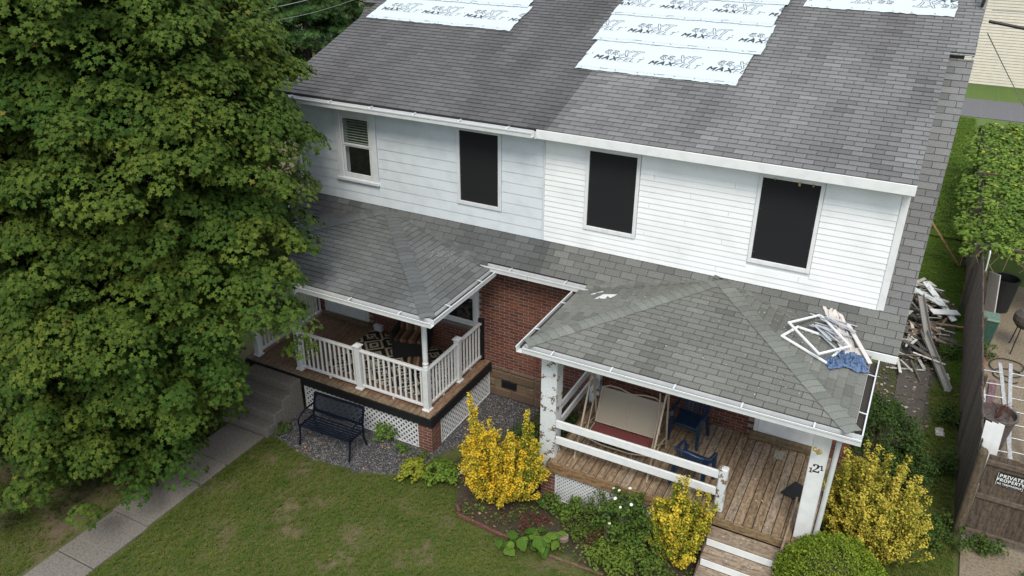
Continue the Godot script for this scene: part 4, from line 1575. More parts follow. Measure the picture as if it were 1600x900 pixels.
# ------------------------------------------------------------------ things on the left side and on the roofs
func felt_sheet(x0: float, x1: float, zb: float, zt: float, flip: bool, off: float, lift: float, label: String, skew := 0.0) -> void:
	var n := Vector3(0, 1, SL).normalized()
	var st := S()
	var nu := 60
	var nv := 12
	var pts := []
	for j in nv + 1:
		var row := []
		for i in nu + 1:
			var fx := i / float(nu)
			var fz := j / float(nv)
			var x := lerpf(x0, x1, fx) + skew * fz
			var z := lerpf(zb, zt, fz)
			# torn lower and side edges
			if j == 0: z += 0.016 * nz.get_noise_2d(x * 6.0, zb * 9.0)
			if i == 0 or i == nu: x += 0.02 * nz.get_noise_2d(z * 5.0, x0 * 3.0)
			var hgt := lift + 0.012 * nz.get_noise_2d(x * 2.2, z * 2.6) + 0.004 * nz.get_noise_2d(x * 9.0, z * 1.2 + 7.0)
			row.append([Vector3(x, up_y(z), z) + n * hgt, x, z])
		pts.append(row)
	for j in nv:
		for i in nu:
			for q in [[0, 0], [1, 0], [1, 1], [0, 0], [1, 1], [0, 1]]:
				var p: Array = pts[j + q[1]][i + q[0]]
				var u: float = (p[1] + off) / 1.10
				var v: float = 1.0 - (zb - p[2]) * 1.056 / 1.10
				if flip:
					u = -u
					v = 1.0 - v
				st.set_uv(Vector2(u, v))
				st.add_vertex(p[0])
	st.index()
	st.generate_normals()
	var o := obj(st, "roofing_underlayment", M.felt, self)
	# plastic cap nails
	for k in int((x1 - x0) / 0.36):
		for fz in [0.06, 0.5]:
			var cx := x0 + 0.12 + k * 0.36 + rng.randf_range(-0.05, 0.05)
			var cz := lerpf(zb, zt, fz) + rng.randf_range(-0.02, 0.02)
			var cs := S()
			var cp := Vector3(cx, up_y(cz), cz) + n * (lift + 0.012)
			lathe(cs, cp, [[0.013, -0.006], [0.013, 0.0], [0.004, 0.004], [0.0005, 0.005]], 6)
			obj(cs, "cap_nail", M.alu, o)
	tag(o, label, "roofing felt", "printed roofing felt sheets on the upper roof")

func build_left_things() -> void:
	felt_sheet(-5.83, -2.14, -2.68, -3.74, false, 0.25, 0.024, "white printed felt sheet on the darker roof half, its torn lower strip", 0.02)
	felt_sheet(-5.90, -2.22, -3.66, -4.75, false, 0.7, 0.036, "white printed felt strip upslope of another on the darker roof half", -0.05)
	felt_sheet(-0.16, 2.90, -1.60, -2.72, false, 0.02, 0.024, "lowest of the four stacked printed felt strips across the roof seam", 0.02)
	felt_sheet(-0.25, 3.05, -2.65, -3.74, false, -0.25, 0.036, "second lowest of the four stacked printed felt strips over the roof seam", 0.0)
	felt_sheet(-0.27, 3.00, -3.66, -4.60, false, 0.55, 0.048, "third felt strip up in the stack of four over the roof seam", 0.03)
	felt_sheet(-0.10, 3.08, -4.50, -5.50, false, 0.2, 0.060, "topmost of the four stacked printed felt strips over the roof seam", 0.0)
	felt_sheet(3.37, 6.03, -4.56, -5.60, true, 0.35, 0.024, "printed felt sheet with upside-down lettering near the right roof corner", 0.0)

	# bench
	var b := thing("garden_bench", "dark navy metal bench with woven back on the gravel", "bench", Vector3(-2.87, 0.0, 3.16), 0.03)
	var st := S()
	for k in 7:
		st = S()
		var z := -0.16 + k * 0.062
		bbox(st, Vector3(-0.56, 0.415 - 0.02 * sin(k / 6.0 * PI), z), Vector3(0.56, 0.43 - 0.02 * sin(k / 6.0 * PI), z + 0.042), 0.005)
		obj(st, "seat_slat", M.navy_metal, b)
	st = S()
	for q in [[Vector3(-0.57, 0.50, -0.20), Vector3(-0.57, 0.87, -0.29)], [Vector3(0.57, 0.50, -0.20), Vector3(0.57, 0.87, -0.29)], [Vector3(-0.57, 0.87, -0.29), Vector3(0.57, 0.87, -0.29)], [Vector3(-0.57, 0.52, -0.205), Vector3(0.57, 0.52, -0.205)]]:
		bar(st, q[0], q[1], 0.04, 0.035)
	var back := obj(st, "backrest", M.navy_metal, b)
	for dirn in [1, -1]:
		var s := -0.57 - 0.35
		while s < 0.57:
			var a0 := Vector2(s, 0)
			var a1 := Vector2(s + 0.35, 0.35)
			if dirn < 0:
				a0 = Vector2(s + 0.35, 0)
				a1 = Vector2(s, 0.35)
			s += 0.062
			var dx := a1.x - a0.x
			var ta := (-0.56 - a0.x) / dx
			var tb := (0.56 - a0.x) / dx
			var t0 := maxf(0, minf(ta, tb))
			var t1 := minf(1, maxf(ta, tb))
			if t1 - t0 < 0.05: continue
			var q0 := a0.lerp(a1, t0)
			var q1 := a0.lerp(a1, t1)
			st = S()
			bar(st, Vector3(q0.x, 0.52 + q0.y * 0.97, -0.205 - q0.y * 0.24), Vector3(q1.x, 0.52 + q1.y * 0.97, -0.205 - q1.y * 0.24), 0.004, 0.024, Vector3(0, 0.24, 0.97))
			obj(st, "back_strip", M.navy_metal, back)
	for sx in [-1, 1]:
		var xx: float = 0.585 * sx
		st = S()
		tube(st, [Vector3(xx, 0.66, -0.24), Vector3(xx, 0.67, -0.1), Vector3(xx, 0.66, 0.08), Vector3(xx, 0.60, 0.22), Vector3(xx, 0.50, 0.26), Vector3(xx, 0.42, 0.23)], 0.018, 8)
		obj(st, "armrest", M.navy_metal, b)
		st = S()
		tube(st, [Vector3(xx, 0.44, 0.23), Vector3(xx, 0.2, 0.25), Vector3(xx, 0.0, 0.30)], [0.022, 0.018, 0.018], 8)
		obj(st, "leg", M.navy_metal, b)
		st = S()
		tube(st, [Vector3(xx, 0.52, -0.20), Vector3(xx, 0.25, -0.19), Vector3(xx, 0.0, -0.28)], [0.022, 0.018, 0.018], 8)
		obj(st, "leg", M.navy_metal, b)
		st = S()
		bar(st, Vector3(xx, 0.41, -0.18), Vector3(xx, 0.41, 0.24), 0.03, 0.025)
		obj(st, "side_rail", M.navy_metal, b)

	# rug
	st = S()
	var c := [Vector3(-3.98, 0, 0.32), Vector3(-1.42, 0, 0.32), Vector3(-1.42, 0, 2.0), Vector3(-3.98, 0, 2.0)]
	for q in [[0, 1, 2], [0, 2, 3]]:
		for i in q:
			st.set_normal(Vector3.UP)
			st.set_uv(Vector2(c[i].x / 2.2, c[i].z / 2.2))
			st.add_vertex(c[i] + Vector3(0, 0.828, 0))
	M.rug = StandardMaterial3D.new()
	M.rug.albedo_texture = T.rug
	M.rug.roughness = 0.95
	for i in 4:
		var j := (i + 1) % 4
		for q in [[c[i], 0.828], [c[j], 0.828], [c[j], 0.814], [c[i], 0.828], [c[j], 0.814], [c[i], 0.814]]:
			st.set_normal(((c[i] + c[j]) * 0.5 - Vector3(-2.7, 0, 1.16)).normalized())
			st.set_uv(Vector2(q[0].x, q[0].z))
			st.add_vertex(q[0] + Vector3(0, q[1], 0))
	tag(obj(st, "rug", M.rug, self), "black and cream diamond rug on the left porch floor", "rug")

	# wicker armchair
	var w := thing("armchair", "black wicker armchair with brown striped cushions on the rug", "chair", Vector3(-2.68, 0.83, 0.66), 0.25)
	M.wicker = mat(Color(0.010, 0.010, 0.011), 0.7, "fine", 4.0)
	st = S()
	bbox(st, Vector3(-0.34, 0, -0.30), Vector3(0.34, 0.36, 0.30), 0.02)
	obj(st, "seat_base", M.wicker, w)
	st = S()
	bevel(st, Transform3D(Basis(Vector3.RIGHT, -0.16), Vector3(0, 0.44, -0.31)), Vector3(0.68, 0.60, 0.07), 0.02)
	obj(st, "backrest", M.wicker, w)
	for sx in [-1, 1]:
		st = S()
		bbox(st, Vector3(sx * 0.34 - 0.04, 0.30, -0.30), Vector3(sx * 0.34 + 0.04, 0.56, 0.30), 0.02)
		obj(st, "armrest", M.wicker, w)
	for k in 2:
		st = S()
		for i in 9:
			var cc: Color = [Color(0.17, 0.075, 0.04), Color(0.05, 0.028, 0.02), Color(0.26, 0.16, 0.09)][i % 3]
			var xa := -0.29 + i * 0.0645
			if k == 0: bevel(st, Transform3D(Basis(), Vector3(xa + 0.032, 0.405, 0.02)), Vector3(0.0635, 0.10 - 0.006 * absf(i - 4.0), 0.52), 0.012, cc)
			else: bevel(st, Transform3D(Basis(Vector3.RIGHT, -0.22), Vector3(xa + 0.032, 0.66, -0.20)), Vector3(0.0635, 0.44, 0.12 - 0.008 * absf(i - 4.0)), 0.012, cc)
		M.stripes = mat(Color(1, 1, 1), 0.95, "fine", 3.0, 0.0, true)
		obj(st, ["seat_cushion", "back_cushion"][k], M.stripes, w)
	var ot := thing("footstool", "low footstool with striped tan cushion behind the porch corner column", "stool", Vector3(-1.98, 0.83, 1.42), 0.5)
	st = S()
	for sx in [-1, 1]:
		for sz in [-1, 1]: tube(st, [Vector3(0.2 * sx, 0, 0.16 * sz), Vector3(0.18 * sx, 0.3, 0.14 * sz)], 0.02, 6)
	box(st, Vector3(-0.21, 0.27, -0.17), Vector3(0.21, 0.31, 0.17))
	obj(st, "frame", M.wicker, ot)
	st = S()
	for i in 8:
		bevel(st, Transform3D(Basis(), Vector3(-0.21 + i * 0.06, 0.345, 0)), Vector3(0.059, 0.075, 0.36), 0.012, [Color(0.32, 0.22, 0.13), Color(0.05, 0.03, 0.025), Color(0.20, 0.11, 0.06)][i % 3])
	obj(st, "cushion", M.stripes, ot)
	# small white box by the wall
	var wb := thing("outlet_box", "small white box on the floor against the brick", "box", Vector3(-3.86, 0.808, 0.24))
	st = S()
	bbox(st, Vector3(-0.10, 0, -0.05), Vector3(0.10, 0.13, 0.05), 0.01)
	obj(st, "case", M.white, wb)
	st = S()
	bbox(st, Vector3(-0.105, 0.13, -0.055), Vector3(0.105, 0.15, 0.06), 0.006)
	obj(st, "lid", M.fascia, wb)

# ------------------------------------------------------------------ things on the right porch
func plastic_chair(label: String, at: Vector3, turn: float) -> void:
	var t := thing("plastic_chair", label, "chair", at, turn, "blue plastic chairs on the right porch")
	var st := S()
	bevel(st, Transform3D(Basis(Vector3.RIGHT, 0.06), Vector3(0, 0.40, 0.02)), Vector3(0.46, 0.03, 0.44), 0.012)
	bbox(st, Vector3(-0.23, 0.33, 0.20), Vector3(0.23, 0.40, 0.235), 0.01)
	obj(st, "seat", M.blue_plastic, t)
	# curved back with slots
	for i in 7:
		st = S()
		var a := -0.9 + i * 0.3
		var p0 := Vector3(sin(a) * 0.24, 0.42, -0.12 - cos(a) * 0.12)
		var p1 := Vector3(sin(a) * 0.27, 0.80 - 0.05 * absf(a), -0.20 - cos(a) * 0.14)
		bevel(st, along(p0, p1, Vector3(sin(a), 0, -cos(a))), Vector3(p0.distance_to(p1), 0.014, 0.052), 0.005)
		obj(st, "back_slat", M.blue_plastic, t)
	st = S()
	var rim := []
	for i in 9:
		var a2 := -1.1 + i * 0.275
		rim.append(Vector3(sin(a2) * 0.275, 0.81 - 0.06 * absf(a2), -0.20 - cos(a2) * 0.14))
	tube(st, rim, 0.024, 8)
	obj(st, "back_rim", M.blue_plastic, t)
	for sx in [-1, 1]:
		st = S()
		var path := [Vector3(0.25 * sx, 0.74, -0.24), Vector3(0.275 * sx, 0.64, -0.10), Vector3(0.285 * sx, 0.615, 0.08), Vector3(0.28 * sx, 0.59, 0.20), Vector3(0.265 * sx, 0.50, 0.24)]
		for i in path.size() - 1: bevel(st, along(path[i], path[i + 1]), Vector3(path[i].distance_to(path[i + 1]) + 0.02, 0.022, 0.06), 0.008)
		obj(st, "armrest", M.blue_plastic, t)
		for sz in [-1, 1]:
			st = S()
			var a3 := Vector3(0.25 * sx, 0.50 if sz > 0 else 0.42, 0.235 if sz > 0 else -0.17)
			var b3 := Vector3(0.275 * sx, 0.0, 0.27 if sz > 0 else -0.26)
			hexa(st, [b3 + Vector3(-0.022, 0, -0.022), b3 + Vector3(0.022, 0, -0.022), b3 + Vector3(0.022, 0, 0.022), b3 + Vector3(-0.022, 0, 0.022), a3 + Vector3(-0.035, 0, -0.03), a3 + Vector3(0.035, 0, -0.03), a3 + Vector3(0.035, 0, 0.03), a3 + Vector3(-0.035, 0, 0.03)])
			obj(st, "leg", M.blue_plastic, t)

func roof_y(x: float, z: float) -> float:
	return maxf(3.176 + 0.2 * (6.01 - x), 3.75 - z) + 0.016

func crumpled(called: String, label: String, cat: String, cs: Array, n: int, amp: float, freq: float, m: Material, seed_: float, ground: Callable, group := "") -> MeshInstance3D:
	# cs: four corners (x, z) of a sheet lying in folds
	var st := S()
	var p := []
	for j in n + 1:
		var row := []
		for i in n + 1:
			var fx := i / float(n)
			var fz := j / float(n)
			var q: Vector2 = (cs[0] as Vector2).lerp(cs[1], fx).lerp((cs[3] as Vector2).lerp(cs[2], fx), fz)
			q += Vector2(nz.get_noise_3d(fx * 4.0, fz * 4.0, seed_), nz.get_noise_3d(fx * 4.0, fz * 4.0, seed_ + 9.0)) * amp * 0.9
			var h := absf(nz.get_noise_3d(fx * freq + fz * freq * 0.4, fz * freq * 0.55, seed_ + 3.0)) * amp * 2.2 + absf(nz.get_noise_3d(fx * freq * 3.1, fz * freq * 2.7, seed_ + 5.0)) * amp * 0.8
			var edge := minf(minf(fx, 1.0 - fx), minf(fz, 1.0 - fz))
			h *= clampf(edge * 5.0 + 0.15, 0.0, 1.0)
			row.append(Vector3(q.x, ground.call(q.x, q.y) + h + 0.004, q.y))
		p.append(row)
	for j in n:
		for i in n:
			for q in [[0, 0], [1, 0], [1, 1], [0, 0], [1, 1], [0, 1]]:
				st.add_vertex(p[j + q[1]][i + q[0]])
	st.index()
	st.generate_normals()
	var o := obj(st, called, m, self)
	tag(o, label, cat, group)
	return o

func build_right_things() -> void:
	# swing seat
	var s := thing("porch_swing", "rusty-framed swing seat with beige back on the right porch", "swing", Vector3(0, 0.83, 0))
	var st := S()
	for q in [[1.80, "left"], [3.12, "right"]]:
		var x: float = q[0]
		st = S()
		tube(st, [Vector3(x, 0.0, 2.30), Vector3(x + 0.03, 0.75, 2.05), Vector3(x + 0.05, 1.42, 1.84), Vector3(x + 0.05, 1.50, 1.76), Vector3(x + 0.05, 1.42, 1.66), Vector3(x + 0.02, 0.75, 1.47), Vector3(x, 0.0, 1.26)], 0.019, 8)
		obj(st, "side_frame", M.rust, s)
		st = S()
		tube(st, [Vector3(x + 0.02, 0.32, 2.19), Vector3(x + 0.02, 0.42, 1.78), Vector3(x + 0.02, 0.32, 1.36)], 0.011, 6)
		tube(st, [Vector3(x + 0.03, 0.62, 2.09), Vector3(x + 0.03, 0.15, 1.31)], 0.011, 6)
		obj(st, "brace", M.rust, s)
		st = S()
		var xi := x + (0.07 if x < 2 else -0.07)
		tube(st, [Vector3(xi, 1.44, 1.76), Vector3(xi, 0.9, 1.70), Vector3(xi, 0.36, 1.95)], 0.011, 6)
		tube(st, [Vector3(xi, 1.42, 1.74), Vector3(xi, 0.9, 1.60), Vector3(xi, 0.42, 1.52)], 0.010, 6)
		obj(st, "hanger", M.rust, s)
	st = S()
	tube(st, [Vector3(1.85, 1.49, 1.76), Vector3(3.17, 1.49, 1.76)], 0.02, 8)
	obj(st, "top_bar", M.rust, s)
	# back: two canvas panels in a shaped tube frame
	var bl := Vector3(1.90, 0.40, 1.62)
	var br := Vector3(3.00, 0.40, 1.62)
	var tl := Vector3(1.90, 0.97, 1.36)
	var tr := Vector3(3.00, 0.97, 1.36)
	for k in 2:
		st = S()
		var a0 := bl.lerp(br, k * 0.5 + 0.01)
		var a1 := bl.lerp(br, k * 0.5 + 0.49)
		var b0 := tl.lerp(tr, k * 0.5 + 0.01)
		var b1 := tl.lerp(tr, k * 0.5 + 0.49)
		slab_poly(st, [a0, a1, b1, b0], Vector3(0, 0.41, 0.91), 0.012)
		obj(st, "back_panel", M.canvas, s)
	st = S()
	tube(st, [bl, tl, tl.lerp(tr, 0.12) + Vector3(0, 0.05, -0.02), tl.lerp(tr, 0.30) + Vector3(0, 0.045, -0.02), tl.lerp(tr, 0.5), tl.lerp(tr, 0.70) + Vector3(0, 0.045, -0.02), tl.lerp(tr, 0.88) + Vector3(0, 0.05, -0.02), tr, br, bl], 0.014, 8)
	tube(st, [bl.lerp(br, 0.5), tl.lerp(tr, 0.5)], 0.012, 6)
	obj(st, "back_frame", M.rust, s)
	st = S()
	bevel(st, Transform3D(Basis(Vector3.RIGHT, -0.05), Vector3(2.45, 0.36, 1.83)), Vector3(1.08, 0.05, 0.42), 0.02)
	obj(st, "seat", M.red_cloth, s)
	st = S()
	tube(st, [Vector3(1.88, 0.33, 1.60), Vector3(1.88, 0.32, 2.05), Vector3(2.2, 0.29, 2.09), Vector3(2.7, 0.29, 2.09), Vector3(3.02, 0.32, 2.05), Vector3(3.02, 0.33, 1.60)], 0.013, 8)
	tube(st, [Vector3(2.2, 0.29, 2.09), Vector3(2.2, 0.10, 2.02)], 0.010, 6)
	tube(st, [Vector3(2.75, 0.29, 2.09), Vector3(2.75, 0.10, 2.02)], 0.010, 6)
	obj(st, "seat_frame", M.rust, s)
	plastic_chair("dark blue plastic chair standing against the brick beside the swing", Vector3(3.38, 0.83, 0.78), -0.12)
	plastic_chair("dark blue plastic chair just behind the plank rail", Vector3(3.78, 0.83, 1.92), PI - 0.15)
	# shovel and its handle
	var sh := thing("flat_shovel", "black flat shovel with wooden handle leaning on the stairs", "shovel", Vector3.ZERO)
	st = S()
	slab_poly(st, [Vector3(5.16, 0.87, 1.54), Vector3(5.33, 0.87, 1.15), Vector3(5.51, 0.885, 1.25), Vector3(5.48, 0.885, 1.65)], Vector3(-0.05, 1, 0.0).normalized(), 0.012)
	obj(st, "blade", M.black_plastic, sh)
	st = S()
	tube(st, [Vector3(5.43, 0.90, 1.60), Vector3(5.435, 0.875, 2.86)], 0.021, 8, Color(0.42, 0.31, 0.22))
	obj(st, "handle", M.wood_v, sh)
	var stake := thing("wooden_stake", "pale wooden stake fixed beside the stairs", "stake", Vector3.ZERO)
	st = S()
	bevel(st, along(Vector3(5.51, 0.30, 3.02), Vector3(5.51, 0.86, 2.64)), Vector3(0.68, 0.04, 0.035), 0.005, Color(0.36, 0.27, 0.19))
	obj(st, "stick", M.wood_v, stake)
	# rubble and a pale tile on the deck by the door
	st = S()
	bbox(st, Vector3(4.86, 0.833, 0.42), Vector3(5.02, 0.845, 0.66), 0.003, Color(0.50, 0.45, 0.38))
	tag(obj(st, "floor_tile", M.stone, self), "pale tile lying on the deck before the door", "tile")
	var list := []
	var chip := S()
	tri(chip, Vector3(-0.5, 0.0, -0.3), Vector3(0.5, 0.0, -0.35), Vector3(0.1, 0.3, 0.1), Vector3(0, 0.8, -0.5).normalized())
	tri(chip, Vector3(0.5, 0.0, -0.35), Vector3(0.35, 0, 0.4), Vector3(0.1, 0.3, 0.1), Vector3(0.6, 0.8, 0).normalized())
	tri(chip, Vector3(-0.5, 0.0, -0.3), Vector3(-0.35, 0, 0.4), Vector3(0.1, 0.3, 0.1), Vector3(-0.6, 0.8, 0.2).normalized())
	tri(chip, Vector3(-0.35, 0.0, 0.4), Vector3(0.35, 0, 0.4), Vector3(0.1, 0.3, 0.1), Vector3(0, 0.8, 0.5).normalized())
	var cm := chip.commit()
	for k in 260:
		var p := Vector3(4.95 + rng.randfn(0, 0.22), 0.833, 0.5 + absf(rng.randfn(0, 0.10)) - 0.12)
		var cc := Color(0.36, 0.30, 0.24) * rng.randf_range(0.5, 1.3)
		if k > 150:
			p = Vector3(4.75 + rng.randfn(0, 0.3), 0.833, rng.randf_range(0.6, 2.5))
			cc = Color(0.55, 0.52, 0.48) * rng.randf_range(0.6, 1.1)
		if k > 200: p = Vector3(4.8 + rng.randfn(0, 0.25), 0.668 - 0.168 * (k % 2), 2.72 + 0.285 * (k % 2) + rng.randfn(0, 0.05))
		var sc := rng.randf_range(0.008, 0.028)
		list.append([Transform3D(Basis(Vector3.UP, rng.randf() * TAU).scaled(Vector3.ONE * sc), p), cc])
	tag(mm(list, cm, "plaster_crumbs", M.pebble, self), "crumbs of plaster strewn over the deck and stairs", "crumbs", "", "stuff")
	# chips of paint lying on the porch roofs
	list = []
	for k in 150:
		var x := rng.randf_range(2.0, 5.6)
		var z := rng.randf_range(0.5, 2.6)
		if k % 4 == 0:
			x = 5.0 + rng.randfn(0, 0.35)
			z = 0.55 + absf(rng.randfn(0, 0.25))
		var y := minf(3.176 + (2.75 - z) * 0.191, roof_y(x, z) - 0.016) + 0.018
		if k % 4 == 0: y = roof_y(x, z)
		if x < 2.9: y = minf(y, 3.176 + (x - 1.055) * 0.2155 + 0.018)
		list.append([Transform3D(Basis(Vector3.UP, rng.randf() * TAU).scaled(Vector3(1, 0.5, rng.randf_range(0.3, 1)) * rng.randf_range(0.008, 0.030)), Vector3(x, y, z)), Color(0.62, 0.62, 0.60) * rng.randf_range(0.5, 1.1)])
	for k in 230:
		var x2 := -1.75 + rng.randfn(0, 0.24)
		var z2 := 0.95 + rng.randfn(0, 0.17)
		if k > 160:
			x2 = rng.randf_range(-4.2, -1.1)
			z2 = rng.randf_range(1.0, 2.6)
		var y2 := minf(3.172 + (2.78 - z2) * 0.190, 3.172 + (-0.80 - x2) * 0.193) + 0.018
		list.append([Transform3D(Basis(Vector3.UP, rng.randf() * TAU).scaled(Vector3(1, 0.5, rng.randf_range(0.3, 1)) * rng.randf_range(0.007, 0.026)), Vector3(x2, y2, z2)), Color(0.34, 0.42, 0.40) * rng.randf_range(0.6, 1.3)])
	tag(mm(list, cm, "roof_chips", M.pebble, self), "chips of paint and glass strewn on the porch roofs", "chips", "", "stuff")
	# a white metal offcut on the porch roof
	st = S()
	slab_poly(st, [Vector3(1.50, 3.285, 0.98), Vector3(1.76, 3.335, 0.94), Vector3(1.84, 3.36, 0.78), Vector3(1.60, 3.315, 0.80)], Vector3(-0.2, 1, 0).normalized(), 0.006)
	tag(obj(st, "metal_offcut", M.white, self), "white ribbed offcut lying on the right porch roof near the gutter", "offcut")

	# wreckage in the valley of the right porch roof
	frame_on_roof("white window frame lying uppermost in the roof wreckage", [Vector2(4.74, 0.86), Vector2(5.13, 0.20), Vector2(5.68, 0.82), Vector2(5.30, 1.42)], 0.07, 0.036)
	frame_on_roof("white window frame half under another on the porch roof", [Vector2(4.86, 0.62), Vector2(4.70, 1.10), Vector2(5.42, 1.34), Vector2(5.62, 0.52)], 0.02, 0.042)
	for k in 20:
		var p0 := Vector2(4.98 + rng.randf() * 0.25, 0.28 + rng.randf() * 0.3)
		var an := rng.randf_range(-0.6, 0.5)
		var l := rng.randf_range(0.25, 0.6)
		var p1 := p0 + Vector2(cos(an), sin(an) + 0.35) * l
		st = S()
		var h0 := roof_y(p0.x, p0.y) + 0.03 + 0.006 * k
		bevel(st, along(Vector3(p0.x, h0, p0.y), Vector3(p1.x, maxf(roof_y(p1.x, p1.y) + 0.02, h0 - 0.08), p1.y)), Vector3(l, 0.006, 0.03), 0.002)
		tag(obj(st, "blind_slat", M.slat_grey, self), "grey-white slat in the tangle of broken blind on the roof", "slat", "loose slats in the roof wreckage")
	var plain := func(x: float, z: float) -> float: return roof_y(x, z) + 0.012
	crumpled("plastic_sheet", "crumpled pale sheet beside the frames on the porch roof", "sheet", [Vector2(5.15, 0.14), Vector2(5.42, 0.16), Vector2(6.0, 0.86), Vector2(5.62, 0.84)], 26, 0.05, 5.0, M.pale_sheet, 4.0, plain)
	crumpled("blue_tarp", "crumpled blue tarp by the gutter of the right porch roof", "tarp", [Vector2(5.55, 0.92), Vector2(5.88, 0.70), Vector2(6.04, 1.16), Vector2(5.62, 1.28)], 34, 0.075, 6.0, M.tarp, 20.0, plain)
	crumpled("blue_cloth", "small blue cloth bundle next to the crumpled tarp", "cloth", [Vector2(5.37, 1.26), Vector2(5.52, 1.06), Vector2(5.66, 1.25), Vector2(5.49, 1.50)], 24, 0.05, 5.0, M.tarp, 33.0, plain)
	st = S()
	bevel(st, along(Vector3(5.55, roof_y(5.55, 0.3) + 0.06, 0.28), Vector3(6.03, roof_y(6.03, 0.92) + 0.05, 0.93)), Vector3(0.8, 0.02, 0.07), 0.004)
	tag(obj(st, "trim_board", M.pale_sheet, self), "long off-white trim board lying across the roof wreckage", "board")

func frame_on_roof(label: String, cs: Array, lift: float, w: float) -> void:
	var t := thing("window_frame", label, "window frame", Vector3.ZERO, 0, "window frames on the porch roof")
	var p := []
	# keep the four corners in one plane so that the frame stays rigid
	var h := 0.0
	for c in cs: h = maxf(h, roof_y(c.x, c.y) - 0.2 * (6.01 - c.x))
	for c in cs: p.append(Vector3(c.x, lerpf(h, 3.19, 0.55) + 0.2 * (6.01 - c.x) + lift, c.y))
	for i in 4:
		var st := S()
		var a: Vector3 = p[i]
		var b: Vector3 = p[(i + 1) % 4]
		var d := (b - a).normalized()
		bevel(st, along(a - d * (w * 0.5 if i % 2 == 0 else -w * 0.5), b + d * (w * 0.5 if i % 2 == 0 else -w * 0.5), Vector3(0.2, 1, 0).normalized()), Vector3(a.distance_to(b) + (w if i % 2 == 0 else -w), 0.03, w), 0.005)
		obj(st, "stile" if i % 2 == 0 else "rail", M.fascia, t)

# ------------------------------------------------------------------ side yard, fence and the neighbour's strip
func board_thing(called: String, label: String, cat: String, a: Vector3, b: Vector3, th: float, w: float, m: Material, col: Color, group := "", roll := 0.0) -> Node3D:
	var st := S()
	var xf := along(a, b)
	xf.basis = xf.basis * Basis(Vector3.RIGHT, roll)
	bevel(st, xf, Vector3(a.distance_to(b), th, w), minf(th, w) * 0.18, col)
	var o := obj(st, called, m, self)
	tag(o, label, cat, group)
	return o

